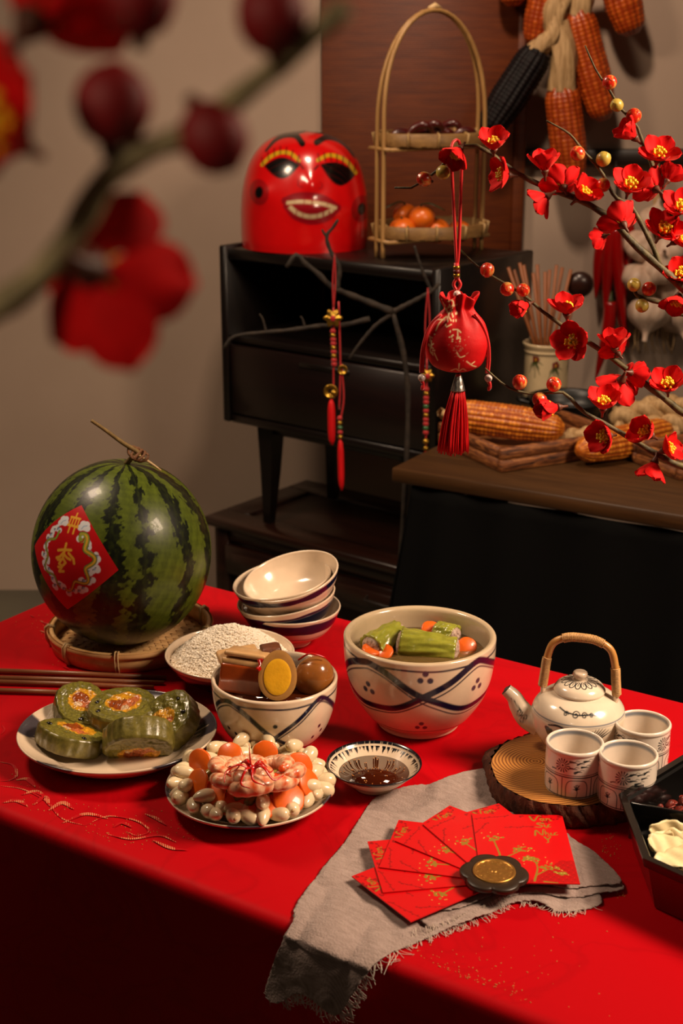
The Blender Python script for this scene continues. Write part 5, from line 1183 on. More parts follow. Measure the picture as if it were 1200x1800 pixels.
# laughing head mask
mp = on(530, 432, CT); ms = px_scale(mp); MR = 111/ms; mp = mp + Vector((.008, -.004, 0)); MHt = 0.290
def mk(px, py):
    u = max(-1, min(1, (px-530)/113)); return ((px-530)/ms, (432 + 15*math.sqrt(1-u*u) - py)/ms*1.01)
nu, nv = 260, 150
prof = rs([(MR*.985, 0), (MR*1.0, .03), (MR*.995, .10), (MR*.95, .160), (MR*.84, .216), (MR*.65, .256), (MR*.37, .281), (.0002, MHt)], nv)
a = np.linspace(-np.pi, np.pi, nu, endpoint=False)
G = np.stack([prof[:, 0][None]*np.sin(a)[:, None], -prof[:, 0][None]*np.cos(a)[:, None]*.96, np.broadcast_to(prof[:, 1][None], (nu, nv))], -1)
nose = mk(544, 333); lip = mk(545, 372)
bul = .010*np.exp(-((G[..., 0]-nose[0])/.020)**2 - ((G[..., 2]-nose[1])/.026)**2) + .010*np.exp(-((G[..., 0]-lip[0])/.05)**2 - ((G[..., 2]-lip[1])/.026)**2)
for ex_, ey_ in ((456, 345), (629, 370)):
    c_ = mk(ex_, ey_); bul += .010*np.exp(-((G[..., 0]-c_[0])/.03)**2 - ((G[..., 2]-c_[1])/.03)**2)
G[..., 1] -= bul*(G[..., 1] < 0)
C = np.empty((nu, nv, 3)); MRD = lin('#d0070a'); C[:] = MRD; X, Z = G[..., 0], G[..., 2]; fr_ = G[..., 1] < .02; Xm = np.where(fr_, X, 9.0); aa = .0012
K = 1/ms; BLK = lin('#070606'); YEL = lin('#c9a01c'); CRI = lin('#8e0a18'); TEE = lin('#cdb58c')
def ms_(pts, w, c, w1=None): pstroke(C, Xm, Z, rs([mk(*q) for q in pts], 6*len(pts)), w*K, c, aa, None if w1 is None else w1*K)
def md_(x, y, rx, ry, c, rot=0): q = mk(x, y); pdot(C, Xm, Z, q[0], q[1], rx*K, c, aa, ry*K, rot)
md_(456, 345, 17, 21, lin('#9a0a10')); md_(456, 345, 7, 10, BLK, -.3); md_(628, 371, 17, 22, lin('#9a0a10')); md_(629, 371, 7, 10, BLK)
for k in range(26):
    u = k/25; ms_([(467+56*u, 304-11*math.sin(math.pi*u)), (467+56*u, 305+18*math.sin(math.pi*u))], 1.6, BLK); ms_([(562+56*u, 303-8*math.sin(math.pi*u)+12*u), (562+56*u, 305+23*math.sin(math.pi*u)+11*u)], 1.6, BLK)
ms_([(461, 302), (474, 291), (492, 284), (510, 286), (524, 297)], 2.9, YEL); ms_([(555, 296), (573, 288), (592, 291), (606, 299), (619, 314)], 2.9, YEL)
for k in range(7):
    u = k/6; x, y = 463+58*u, 303-16*math.sin(math.pi*u*.95); ms_([(x, y), (x+6*(u-.5), y-12)], .9, lin('#3a0a08')); x, y = 558+58*u, 298-7*math.sin(math.pi*u)+14*u; ms_([(x, y), (x+6*(u-.5), y-12)], .9, lin('#3a0a08'))
ms_([(524, 300), (531, 309)], 1.4, BLK); ms_([(556, 304), (550, 310)], 1.4, BLK)
ms_([(467, 281), (482, 266), (500, 259), (518, 260), (529, 271)], 2.0, BLK, 5.0); ms_([(553, 269), (568, 262), (585, 264), (602, 273), (613, 285)], 5.0, BLK, 2.0)
ms_([(500, 360), (520, 353), (545, 352), (568, 358), (588, 371)], 6, CRI); ms_([(503, 368), (518, 385), (545, 393), (572, 386), (588, 371)], 6, CRI); md_(545, 373, 36, 12, CRI, -.12)
ms_([(505, 363), (525, 361), (545, 362), (566, 365), (584, 371)], 3.0, TEE); ms_([(510, 371), (522, 380), (540, 385), (560, 383), (578, 375)], 3.6, TEE)
for x in (520, 531, 542, 553, 564, 574): ms_([(x, 376), (x, 389)], .8, CRI)
for x in (518, 532, 546, 560, 572): ms_([(x, 358), (x, 367)], .6, CRI)
ms_([(522, 326), (523, 336), (530, 338)], .8, CRI); ms_([(560, 330), (563, 337), (557, 341)], .8, CRI)
pmix(C, np.clip((Z - .287 + .45*np.clip(G[..., 1], -.2, .2)*-1.0*-1.0*-1.0)/.004, 0, 1)*0 + np.clip((G[..., 1] + .036 - .02*np.sin(a*3)[:, None])/.006, 0, 1)*np.clip((Z - .22)/.01, 0, 1), lin('#241c1c'))
t = thing('paper_mask', 'red laughing papier-mache head mask with yellow eyelids standing on the cabinet', 'mask', (mp.x, mp.y, CT+.0005))
MB().grid(G, cu=True, C=C).build('shell', vmat('lacquered_papier_mache', 0.22, 0.5, 0.5, 0.06, 30, 0.06, 40), t, color=True)
# two tier bamboo basket
L_ = on(657, 454, CT); R_ = on(850, 437, CT); M_ = (L_+R_)/2; ha = (R_-L_).length/2 - .018; brz = math.atan2(R_.y-L_.y, R_.x-L_.x)
t = thing('tiered_basket', 'two tier bamboo basket with tall arched handle standing on the cabinet', 'basket', (M_.x, M_.y, CT+.0005), brz)
m_bpole = wood('bamboo_cane', '#8f6a3c', '#b58c55', 2, axis=2, rough=0.4)
bh_ = at(752, 18, M_.y).z - CT; tier = (.052, at(752, 250, M_.y).z - CT)
for y in (-.012, .016):
    MB().tube(rs([(-ha, y, 0), (-ha, y, tier[1]*.6), (-ha, y, tier[1]+.02)] + [(-ha*math.cos(x), y*(1-.75*math.sin(x)), tier[1]+.05 + (bh_-tier[1]-.05)*math.sin(x)**.92) for x in np.linspace(.12, math.pi-.12, 15)] + [(ha, y, tier[1]+.02), (ha, y, tier[1]*.6), (ha, y, 0)], 60), .0055, 8).build('arch_hoop', m_bpole, t)
for x in (-ha, ha):
    for z in (tier[0]-.012, tier[1]-.012): MB().tube([(x, -.040, z), (x, .05, z)], .005, 8).build('cross_rung', m_bpole, t)
for z in (tier[0]-.012, tier[1]-.012):
    MB().tube([(-ha, -.040, z), (ha, -.040, z)], .005, 8).build('long_rung', m_bpole, t); MB().tube([(-ha, .050, z), (ha, .050, z)], .005, 8).build('long_rung', m_bpole, t)
MB().tube([(-.018, 0, bh_+.004), (0, 0, bh_+.009), (.018, 0, bh_+.004)], [.004, .0085, .004], 8).build('top_binding', m_bamboo_pale, t)
m_bb = wood('aged_bamboo', '#6b4a26', '#93703f', 1.5, rough=0.5); m_bbp = wood('aged_bamboo_binding', '#a58453', '#bf9e68', 2, rough=0.5)
def oval_tray(z, par):
    ra, rb_, h = ha*.96, .118, .030; U = np.linspace(0, 2*np.pi, 60, endpoint=False)
    G = np.array([[((ra+dr_)*math.cos(u), (rb_+dr_)*math.sin(u), zz) for dr_, zz in ((0, 0), (.006, h), (.003, h+.002), (-.001, h), (-.006, .002))] for u in U])
    tr = MB().grid(G + np.array([0, 0, z]), cu=True).build('tray_rim', m_bb, par)
    mb = MB()
    for k in range(12):
        u = 2*math.pi*k/12+.1; c_, s_ = math.cos(u), math.sin(u); mb.tube([((ra-.005)*c_, (rb_-.005)*s_, z+.008), ((ra-.002)*c_, (rb_-.002)*s_, z+h+.004), ((ra+.009)*c_, (rb_+.009)*s_, z+h), ((ra+.004)*c_, (rb_+.004)*s_, z)], .004, 6, flat=.5)
    tag(mb.build('bindings', m_bbp, tr), kind='stuff'); mb = MB()
    for k in range(18):
        x = -ra + (k+.5)*2*ra/18; yy = rb_*math.sqrt(max(0, 1-(x/ra)**2)); mb.box((x, 0, z+.002+.001*(k % 2)), (2*ra/18*.9, 2*yy, .0012))
    for k in range(12):
        y = -rb_ + (k+.5)*2*rb_/12; xx = ra*math.sqrt(max(0, 1-(y/rb_)**2)); mb.box((0, y, z+.0035), (2*xx, 2*rb_/12*.85, .0012))
    tag(mb.build('woven_floor', m_bb, tr, smooth=False), kind='stuff')
for z in tier: oval_tray(z-.006, t)
m_or = NT('orange_peel'); v_ = m_or.coord(); m_or.base(m_or.ramp(m_or.noise(v_, 12, 3), [(0.3, lin('#c4520c')), (0.7, lin('#dd6c14'))])); m_or.set(Roughness=0.35, Coat_Weight=0.15); m_or.bump(m_or.noise(v_, 300, 2), 0.25, 0.001); m_or = m_or.m
m_leaf = pm('dark_green_leaf', '#26300f', 0.4, var=0.3)
def orange(label, px, py, Y, r, leaf=False):
    p = at(px, py, Y); t = thing('tangerine', label, 'fruit', p)
    MB().ball((0, 0, 0), (r, r, r*.86), 28, 18, rot=(R(15), R(-10), 0), fn=lambda g: g*(1-.05*np.exp(-((g[..., 2:3]-1)/.12)**2*4))).build('peel', m_or, t)
    MB().tube([(-.002, -.004, r*.82), (-.003, -.006, r*.95)], [.003, .002], 6).build('stalk', m_leaf, t)
    if leaf:
        u = np.linspace(0, 1, 10); mb = MB(); P = rs([(-.003, -.006, r*.93), (-.02*leaf, -.02, r*1.05), (-.055*leaf, -.03, r*.55)], 10); w_ = .012*np.sin(np.pi*u)**.8 + .0004
        mb.grid(np.stack([P + np.stack([0*w_, w_, 0*w_], -1), P + np.array([0, 0, .002]), P - np.stack([0*w_, w_, 0*w_], -1)], 1)); o = mb.build('leaf', m_leaf, t); md = o.modifiers.new('thick', 'SOLIDIFY'); md.thickness = .0008
for lab, px, py, dy, r, lf in (('tangerine on the upper left of the pile in the basket', 712, 377, .02, .031, 1), ('tangerine on the upper right of the pile with dark stalk', 741, 382, -.03, .033, -1), ('tangerine at the lower left of the basket tray', 707, 404, -.045, .034, 0), ('tangerine at the lower middle of the basket tray', 766, 405, -.02, .034, 0), ('tangerine at the lower right of the basket tray', 806, 407, .015, .031, 0)):
    orange(lab, px, py, M_.y + dy, r, lf)
m_dch = pm('dried_red_chili', '#4a0d0c', 0.3, coat=0.3, var=0.4, vscale=60)
rg = random.Random(6)
for k, (x, lab) in enumerate(((-.085, 'dried dark red chili at the left end of the top tier'), (-.055, 'dried dark red chili second from left on the top tier'), (-.03, 'dried dark red chili curled left of the middle on the top tier'), (0, 'dried dark red chili in the middle of the top tier'), (.03, 'dried dark red chili right of the middle on the top tier'), (.055, 'dried dark red chili second from right on the top tier'), (.09, 'dried dark red chili at the right end of the top tier'))):
    th = rg.uniform(-.8, .8); L = .035; c_ = Matrix.Rotation(brz, 3, 'Z') @ Vector((x, rg.uniform(-.04, .02), 0)); zz = CT + tier[1] + .012
    P = [(-L*math.cos(th), -L*math.sin(th), 0), (-L*.3*math.cos(th), -L*.3*math.sin(th), .014 + .012*(k % 2)), (L*.5*math.cos(th), L*.5*math.sin(th), .012 + .018*(k % 2)), (L*1.2*math.cos(th+.5), L*1.2*math.sin(th+.5), .004)]
    o = MB().tube(rs(P, 18), .010*np.sin(np.linspace(.5, 3.05, 18))**.7, 9).build('dried_chili', m_dch, None, loc=(M_.x + c_.x, M_.y + c_.y, zz)); tag(o, lab, 'chili')

# ================================================================== HANGING ON THE WALL
m_corn = NT('orange_corn_kernels'); m_corn.set(Roughness=0.32, Coat_Weight=0.2); a_ = m_corn.node('ShaderNodeAttribute', attribute_name='Col'); m_corn.base(a_.outputs['Color']); m_corn = m_corn.m
m_husk = NT('dry_corn_husk'); v_ = m_husk.coord((50, 50, 6)); f_ = m_husk.noise(v_, 3, 5); m_husk.base(m_husk.ramp(f_, [(0.3, lin('#97764a')), (0.7, lin('#cba878'))])); m_husk.set(Roughness=0.7); m_husk.bump(f_, 0.5, 0.004); m_husk = m_husk.m
def cob_mesh(L, r, rows, cols, seed, c0='#a83a0c', c1='#cf6a20', tipf=.55, gap='#8c2a08'):
    """one ear of corn along +Z: every kernel bulges in its own row"""
    nu, nv = rows*5, cols*5; U = np.arange(nu)/nu*2*np.pi; V = np.linspace(0, 1, nv); rg = np.random.RandomState(seed)
    env = np.interp(V, [0, .03, .12, .6, .9, .97, 1], [.60, .82, .96, 1.0, .80, tipf, .12]); env = np.convolve(np.pad(env, 6, 'edge'), np.ones(13)/13, 'valid'); env[-1] = .02; env[0] = .02
    ku = np.abs(np.sin(U*rows/2))[:, None]; kv = .35 + .65*np.abs(np.sin(V*cols*np.pi + 0))[None]
    k = np.clip(ku, 0, 1)**.55 * np.clip(kv, 0, 1)**.45
    ru = (np.arange(nu)//5)[:, None]; rv = (np.arange(nv)//5)[None]; jit = rg.rand(rows+1, cols+1)[ru % rows, np.minimum(rv, cols)]
    rad = r*env[None]*(.90 + .11*k + .015*(jit-.5)); bend = .03*L*np.sin(V*2.2+seed)[None]
    G = np.stack([rad*np.cos(U)[:, None] + bend, rad*np.sin(U)[:, None], L*V[None] + 0*rad], -1)
    c0, c1, gp = np.array(lin(c0)), np.array(lin(c1)), np.array(lin(gap)); f = np.clip(k**1.6*(.55+.6*jit), 0, 1)[..., None]
    C = gp*(1-f) + (c0*.45 + c1*.55*(.7+.6*jit[..., None]))*f
    return MB().grid(G, cu=True, C=C)
def place_along(o, p0, p1):
    d = Vector(p1)-Vector(p0); o.location = p0; o.rotation_euler = rot_to(d).to_euler()
CYW = WALLY - .10
t = thing('corn_bundle', 'bundle of orange and purple corn cobs tied by dry husks on wall', 'corn', at(985, 60, CYW))
base_ = t.location.copy()
def cob(p0, p1, r, seed, mat=m_corn, lab=None, **kw):
    L = (Vector(p1)-Vector(p0)).length; o = cob_mesh(L, r, 16, max(10, int(L/.011)), seed, **kw).build('corn_cob', mat, t, color=True); place_along(o, Vector(p0)-base_, Vector(p1)-base_)
    if lab: o['label'] = lab
cob(at(1012, 18, CYW-.03), at(1062, 212, CYW-.02), .051, 1); cob(at(988, 150, CYW-.04), at(1004, 322, CYW-.03), .050, 2)
cob(at(962, -30, CYW-.02), at(938, 82, CYW), .045, 3); cob(at(1075, -60, CYW), at(1112, 62, CYW), .050, 4); cob(at(900, -60, CYW), at(902, 12, CYW), .04, 9)
m_purple = NT('purple_corn'); a_ = m_purple.node('ShaderNodeAttribute', attribute_name='Col'); m_purple.base(a_.outputs['Color']); m_purple.set(Roughness=0.6, Specular_IOR_Level=0.25); m_purple = m_purple.m
cob(at(948, 88, CYW-.05), at(852, 236, CYW-.05), .050, 5, m_purple, 'very dark purple corn cob', c0='#0b0406', c1='#160709', gap='#050203')
def husk(p0, p1, r0, r1, twist, n=26, name='husk', par=None, bs=None):
    P = rs([p0, (Vector(p0)*.5 + Vector(p1)*.5) + Vector((.01*twist, -.01, 0)), p1], n); u = np.linspace(0, 1, n); a = np.linspace(0, 2*np.pi, 18, endpoint=False)
    rr = (r0*(1-u) + r1*u)
    T_ = np.gradient(P, axis=0); T_ /= np.linalg.norm(T_, axis=1)[:, None]; N = np.cross(T_, [0, 1, 0]); N /= np.linalg.norm(N, axis=1)[:, None]; B = np.cross(T_, N)
    fl = rr[:, None]*(1 + .16*np.sin(5*a[None] + twist*u[:, None]*5) + .06*np.sin(11*a[None]+u[:, None]*3))
    G = P[:, None] + fl[..., None]*(np.cos(a)[None, :, None]*N[:, None] + .75*np.sin(a)[None, :, None]*B[:, None]) - np.array(bs if bs is not None else base_)
    return MB().grid(G, cv=True).build(name, m_husk, par or t)
husk(at(978, 40, CYW-.05), at(988, 158, CYW-.045), .030, .036, 1); husk(at(985, -20, CYW-.03), at(975, 60, CYW-.05), .04, .026, -1); husk(at(1010, -30, CYW-.02), at(1014, 26, CYW-.03), .03, .038, 1)
husk(at(975, 30, CYW-.06), at(938, 92, CYW-.055), .016, .026, 2); husk(at(990, -10, CYW-.02), at(962, -20, CYW-.02), .025, .03, 1); husk(at(1030, -40, CYW-.02), at(1076, -56, CYW-.01), .02, .03, 1); husk(at(980, -30, CYW), at(900, -56, CYW), .015, .025, 1)
MB().tube([tuple(Vector(at(990, -40, CYW-.02))-base_), tuple(Vector(at(990, -90, WALLY-.002))-base_)], .006, 6).build('hanging_cord', m_husk, t)
# chilies on a string
m_rchi = pm('glossy_red_chili', '#a20808', 0.2, coat=0.5, var=0.15, vscale=10); m_cap = pm('chili_stalk', '#3b4018', 0.5)
HY = WALLY - .055
t = thing('chili_string', 'string of long glossy red chilies hanging on the wall beside garlic', 'chili', at(1080, 330, HY)); bs = t.location.copy()
def lp(px, py, dy=0): return tuple(Vector(at(px, py, HY+dy)) - bs)
MB().tube(rs([lp(1082, 283, .02), lp(1084, 330), lp(1080, 420), lp(1078, 560)], 14), .004, 6).build('cord', m_rail, t)
for q in (((1070, 392), (1055, 450), (1046, 525), .027, -.01), ((1092, 372), (1072, 430), (1063, 560), .026, -.03), ((1082, 400), (1086, 470), (1098, 590), .024, -.035), ((1098, 378), (1104, 420), (1100, 520), .025, 0), ((1072, 530), (1068, 580), (1046, 668), .024, -.03), ((1090, 520), (1092, 560), (1104, 612), .020, 0)):
    P = rs([lp(*q[0], q[4]), lp(*q[1], q[4]), lp(*q[2], q[4])], 26); u = np.linspace(0, 1, 26); c_ = MB().tube(P, q[3]*np.sin(np.clip(.28+u*.42, 0, 1)*np.pi*.62)**.5*(1-u**2.2*.93), 12).build('chili', m_rchi, t)
    MB().tube([P[0] + np.array([0, 0, .03]), P[0] + np.array([0, 0, .008]), P[1]], [.004, .008, .018], 8).build('stalk', m_cap, c_)
# garlic braid
m_gar = NT('garlic_skin'); v_ = m_gar.coord((1, 1, .25)); f_ = m_gar.noise(v_, 45, 4); m_gar.base(m_gar.ramp(f_, [(0.3, lin('#b89a84')), (0.7, lin('#e0c6b0'))])); m_gar.set(Roughness=0.5, Subsurface_Weight=0.1, Subsurface_Scale=0.005); m_gar.bump(f_, 0.3, 0.003); m_gar = m_gar.m
t = thing('garlic_braid', 'braid of pale garlic bulbs hanging on the wall, right edge', 'garlic', at(1150, 400, HY)); bs = t.location.copy()
MB().tube(rs([lp(1150, 283, .02), lp(1155, 340, -.01), lp(1150, 480, 0), lp(1145, 560, 0)], 20), .012, 8).build('braided_stalk', m_husk, t)
for k, (px, py, r, dy, e) in enumerate(((1125, 432, .050, -.02, (20, 30, 0)), (1172, 440, .052, -.02, (10, -30, 20)), (1122, 490, .054, -.03, (-10, 25, 0)), (1180, 505, .054, 0, (0, -40, 30)), (1140, 552, .060, -.035, (160, 10, 0)), (1190, 560, .050, 0, (150, -20, 0)), (1150, 385, .044, -.02, (0, 10, 0)), (1160, 470, .050, -.05, (40, 0, 0)))):
    nu, nv = 40, 20; a = np.linspace(0, 2*np.pi, nu, endpoint=False); pr = rs([(.0003, -.72), (.35, -.74), (.85, -.5), (1.0, -.1), (.86, .35), (.45, .70), (.16, .95), (.11, 1.35)], nv)*r
    f = 1 + .055*np.abs(np.sin(a*4))**.6
    G = np.stack([pr[None, :, 0]*f[:, None]*np.cos(a)[:, None], pr[None, :, 0]*f[:, None]*np.sin(a)[:, None], np.broadcast_to(pr[None, :, 1], (nu, nv))], -1)
    o = MB().grid(G, cu=True).build('garlic_bulb', m_gar, t, loc=lp(px, py, dy)); o.rotation_euler = tuple(R(x) for x in e)
    MB().ball((0, 0, -.74*r), (.26*r, .26*r, .07*r), 12, 6).build('root_plate', m_bark, o)
rg = random.Random(77)
mb = MB()
for k in range(12):
    x = 1112 + 6.5*k; mb.tube(rs([lp(x, 575, 0), lp(x+rg.uniform(-6, 6), 600, -.02), lp(x+rg.uniform(-8, 8), 622, -.01)], 6), .0012, 4)
tag(mb.build('roots', m_husk, t), kind='stuff')

# ================================================================== ON THE SIDE TABLE
RZ = RTZ
hp_ = on(957, 706, RZ); hs = px_scale(hp_); HR = 42/hs; HH = .152
def holder_paint(C, TH, S):
    C[:] = lin('#c9b38c'); X = TH*HR; aa = .001
    for cx, cy in ((-.030, .118), (.026, .104), (.085, .11), (-.13, .11)):
        for k in range(5):
            a_ = 2*math.pi*k/5; pdot(C, X, S, cx+.006*math.cos(a_), cy+.006*math.sin(a_), .0055, lin('#6b1f1c'), aa)
        pdot(C, X, S, cx, cy, .003, lin('#b58a2a'), aa)
        for (dx, dy) in ((-.018, -.02), (-.006, -.028), (.012, -.024), (.020, -.012), (-.02, -.036), (.014, -.038)): pstroke(C, X, S, rs([(cx, cy-.008), (cx+dx*.5-.002, cy+dy*.5), (cx+dx, cy+dy)], 6), .0028, lin('#37431f'), aa, .0006)
        pstroke(C, X, S, [(cx, cy-.006), (cx-.001, cy-.045)], .0010, lin('#37431f'), aa)
prof = [(HR*.86, 0), (HR*.90, .003), (HR*.92, .02), (HR*.92, HH-.03), (HR*.96, HH-.022), (HR*.93, HH-.015), (HR*1.0, HH-.006), (HR*1.01, HH), (HR*.95, HH+.001), (HR*.90, HH-.003), (HR*.86, HH-.03), (HR*.85, .02), (.0005, .014)]
t = thing('chopstick_holder', 'cream ceramic jar painted with red flowers holding chopsticks and ladle', 'jar', (hp_.x, hp_.y, RZ+.0005), facing(hp_)); p, mb = painted_lathe(prof, 220, 130, holder_paint); mb.build('body', m_glaze, t, color=True)
m_stick = wood('reddish_bamboo_stick', '#6e3a1c', '#9a5c30', 2, axis=2, rough=0.5)
tops = ((893, 470), (903, 474), (913, 462), (920, 466), (937, 480), (944, 465), (958, 478), (966, 474), (978, 466), (988, 470), (1003, 474))
names_ = ('first', 'second', 'third', 'fourth', 'fifth', 'sixth', 'seventh', 'eighth', 'ninth', 'tenth', 'eleventh')
for k, (tx, ty) in enumerate(tops):
    u = (k/10 - .5)*2; p1 = at(tx, ty, hp_.y + (.03 if k % 2 else -.02)); q0 = Vector((hp_.x - u*HR*.25, hp_.y + (.02 if k % 2 else -.015), RZ+.018))
    L = (p1-q0).length; o = MB().tube([(0, 0, 0), (0, 0, L)], [.0036, .0046], 6).build('chopstick', m_stick); place_along(o, q0, p1); tag(o, f'reddish chopstick in the painted jar, {names_[k]} from the left', 'chopstick', 'chopsticks in the painted jar')
m_coc = pm('dark_coconut_shell', '#2a120b', 0.35, coat=0.2, var=0.3)
q1 = at(1019, 500, hp_.y); t = thing('ladle', 'dark round coconut shell ladle leaning in the painted jar', 'ladle', (hp_.x + .02, hp_.y, RZ+.02)); o_ = t.location
MB().tube([(0, 0, 0), tuple(q1 - Vector(o_) - Vector((.01, 0, .02)))], .004, 8).build('handle', m_stick, t)
G = lambda g: np.where(g[..., 2:3] > .15, g*np.array([.92, .92, -.55]), g)
bo = MB().ball((0, 0, 0), (.034, .034, .026), 24, 14, fn=G).build('bowl', m_coc, t, loc=tuple(q1 - Vector(o_))); bo.rotation_euler = (R(-70), R(20), 0)
# burnt wood crates
m_burn = NT('burnt_wood'); v_ = m_burn.coord((6, 6, 40)); f_ = m_burn.noise(v_, 3, 6, .6, 1.2); m_burn.base(m_burn.ramp(f_, [(0.32, lin('#241008')), (0.48, lin('#74401d')), (0.66, lin('#b0703a'))])); m_burn.set(Roughness=0.6); m_burn.bump(f_, 0.5, 0.003); m_burn = m_burn.m
def crate(label, c0, rz, Lx, Ly, h):
    t = thing('wooden_crate', label, 'crate', c0, rz); th = .014
    MB().cbox((Lx/2, Ly/2, .004), (Lx-.004, Ly-.004, .008), .001).build('base', m_burn, t)
    for k in range(2):
        zc = .002 + h*(.25+.5*k); hh = h*.46
        MB().cbox((Lx/2, th/2, zc), (Lx, th, hh), .0025).build('slat', m_burn, t); MB().cbox((Lx/2, Ly-th/2, zc), (Lx, th, hh), .0025).build('slat', m_burn, t)
        MB().cbox((th/2, Ly/2, zc), (th, Ly-2*th-.001, hh), .0025).build('slat', m_burn, t); MB().cbox((Lx-th/2, Ly/2, zc), (th, Ly-2*th-.001, hh), .0025).build('slat', m_burn, t)
c0 = on(880, 832, RZ); c1 = on(1062, 804, RZ); c2 = on(766, 774, RZ); crz = math.atan2(c1.y-c0.y, c1.x-c0.x)
crate('burnt wood crate on the side table with a corn cob lying across it', (c0.x, c0.y, RZ+.0008), crz + R(-0), (c1-c0).length+.05, .26, .050)
c3 = on(1194, 846, RZ); crate('second burnt wood crate at the right end of the side table', (c3.x, c3.y, RZ+.0008), crz, .25, .16, .045)
def loose_cob(label, pa, pb, r, seed):
    L = (pb-pa).length; t = thing('corn_cob', label, 'corn', pa); t.rotation_euler = rot_to(pb-pa).to_euler()
    cob_mesh(L, r, 18, int(L/.0085), seed, c0='#c05a10', c1='#f0a435', gap='#8a2c06').build('kernels', m_corn, t, color=True)
    husk(Vector((0, 0, -.035)), Vector((0, 0, .004)), .012, r*.6, 1, name='stub', par=t, bs=(0, 0, 0))
Ya = on(905, 800, RZ).y
loose_cob('orange corn cob lying across the burnt wood crate', at(800, 728, Ya+.07), at(992, 757, Ya+.02), .0385, 6)
Yb = on(1060, 826, RZ).y + .03
pa, pb = on(1170, 792, RZ), on(1016, 829, RZ); pa.z = RZ + .0375; pb.z = RZ + .0365; d_ = Vector((0, .030, 0)); loose_cob('orange corn cob lying on the side table in front of the husk braid', pa + d_, pb + d_, .0365, 7)
# husk braids
def braid(label, pts, r, strands_par=3, n=70):
    t = thing('husk_braid', label, 'braid', pts[0]); P = rs(pts, n) - np.array(pts[0]); Lg = np.linalg.norm(np.diff(P, axis=0), axis=1).sum()
    T_ = np.gradient(P, axis=0); T_ /= np.linalg.norm(T_, axis=1)[:, None]; N = np.cross(T_, [0, 0, 1.0]); N /= np.linalg.norm(N, axis=1)[:, None]
    w_ = np.linspace(0, Lg/(r*3.0)*2*np.pi/1.6, n)
    for k in range(3):
        ph = w_ + k*2*np.pi/3; Q = P + N*(r*.75*np.sin(ph))[:, None] + np.array([0, 0, 1.0])*(r*.42*np.sin(2*ph))[:, None]
        MB().tube(Q, r*.62*(1-.25*np.linspace(0, 1, n)), 9).build('strand', m_husk, t)
y_ = on(1130, 770, RZ).y
b1 = [Vector((on(1072, 752, RZ).x, on(1072, 752, RZ).y, RZ+.055)), Vector((at(1130, 722, y_+.06))), Vector(at(1180, 712, y_+.08)), Vector(at(1240, 715, y_+.08))]
braid('thick braid of dry corn husk behind the front corn cob', [at(1078, 738, y_+.10), at(1130, 722, y_+.10), at(1185, 716, y_+.10), at(1250, 722, y_+.10)], .030)
braid('lower braid of dry corn husk curving behind the front corn cob', [at(1100, 762, y_+.075), at(1150, 746, y_+.075), at(1200, 744, y_+.075), at(1260, 748, y_+.075)], .028)
braid('thin braid of dry corn husk lying inside the burnt crate', [at(985, 776, Ya+.055), at(1012, 768, Ya+.06), at(1044, 764, Ya+.06), at(1070, 764, Ya+.06)], .020)
pb_ = on(998, 742, RZ); t = thing('black_pot', 'black round pot behind the corn crate on the side table', 'pot', (pb_.x, pb_.y, RZ+.0008))
m_iron = pm('black_iron', '#0a0908', 0.4)
MB().lathe(rs([(.06, 0), (.085, .02), (.096, .055), (.100, .060), (.096, .062), (.088, .05), (.07, .02), (.0005, .012)], 28), 40).build('body', m_iron, t)
for s in (-1, 1): MB().tube(rs([(s*.094, -.02, .05), (s*.118, -.012, .056), (s*.118, .012, .056), (s*.094, .02, .05)], 12), .005, 8).build('handle', m_iron, t)
# ================================================================== DRY BRANCH WITH RED CHARMS (before the cabinet)
DY = 3.10
m_twig = NT('dry_branch_bark'); v_ = m_twig.coord(); f_ = m_twig.noise(v_, 60, 5); m_twig.base(m_twig.ramp(f_, [(0.3, lin('#110c07')), (0.7, lin('#30251a'))])); m_twig.set(Roughness=0.8); m_twig.bump(f_, 0.6, 0.003); m_twig = m_twig.m
base_ = at(705, 700, DY); t = thing('dry_branch', 'bare dark dry branch reaching across the front of the cabinet', 'branch', (base_.x, base_.y, 0)); bs = Vector((base_.x, base_.y, 0))
def dl(px, py, dy=0): return tuple(at(px, py, DY+dy) - bs)
def limb(pts, r0, r1, name='limb', n=26): MB().tube(rs(pts, n), np.linspace(r0, r1, n)*(1+.12*np.sin(np.arange(n)*1.7)), 8).build(name, m_twig, t)
limb([(0.02, 0, 0), (.0, 0, .3), dl(716, 760), dl(712, 640), dl(690, 548)], .006, .006, 'trunk', 34)
limb([dl(690, 548), dl(640, 528), dl(585, 505), dl(560, 482), dl(535, 462), dl(521, 448), dl(503, 470)], .008, .005)
limb([dl(690, 548), dl(725, 530), dl(758, 512), dl(772, 498)], .006, .004); limb([dl(758, 512), dl(740, 470), dl(728, 432)], .004, .003)
limb([dl(688, 552), dl(660, 572), dl(635, 600), dl(612, 632)], .005, .003)
limb([dl(650, 560), dl(600, 572), dl(560, 573), dl(510, 580), dl(455, 585), dl(410, 592), dl(392, 614)], .006, .0035); limb([dl(468, 584), dl(462, 562), dl(456, 552)], .003, .002); limb([dl(536, 577), dl(532, 562), dl(528, 556)], .003, .002)
limb([dl(592, 508), dl(596, 470), dl(580, 440), dl(574, 415), dl(585, 400), dl(594, 386)], .006, .003)
limb([dl(576, 418), dl(568, 408), dl(566, 403)], .004, .002)
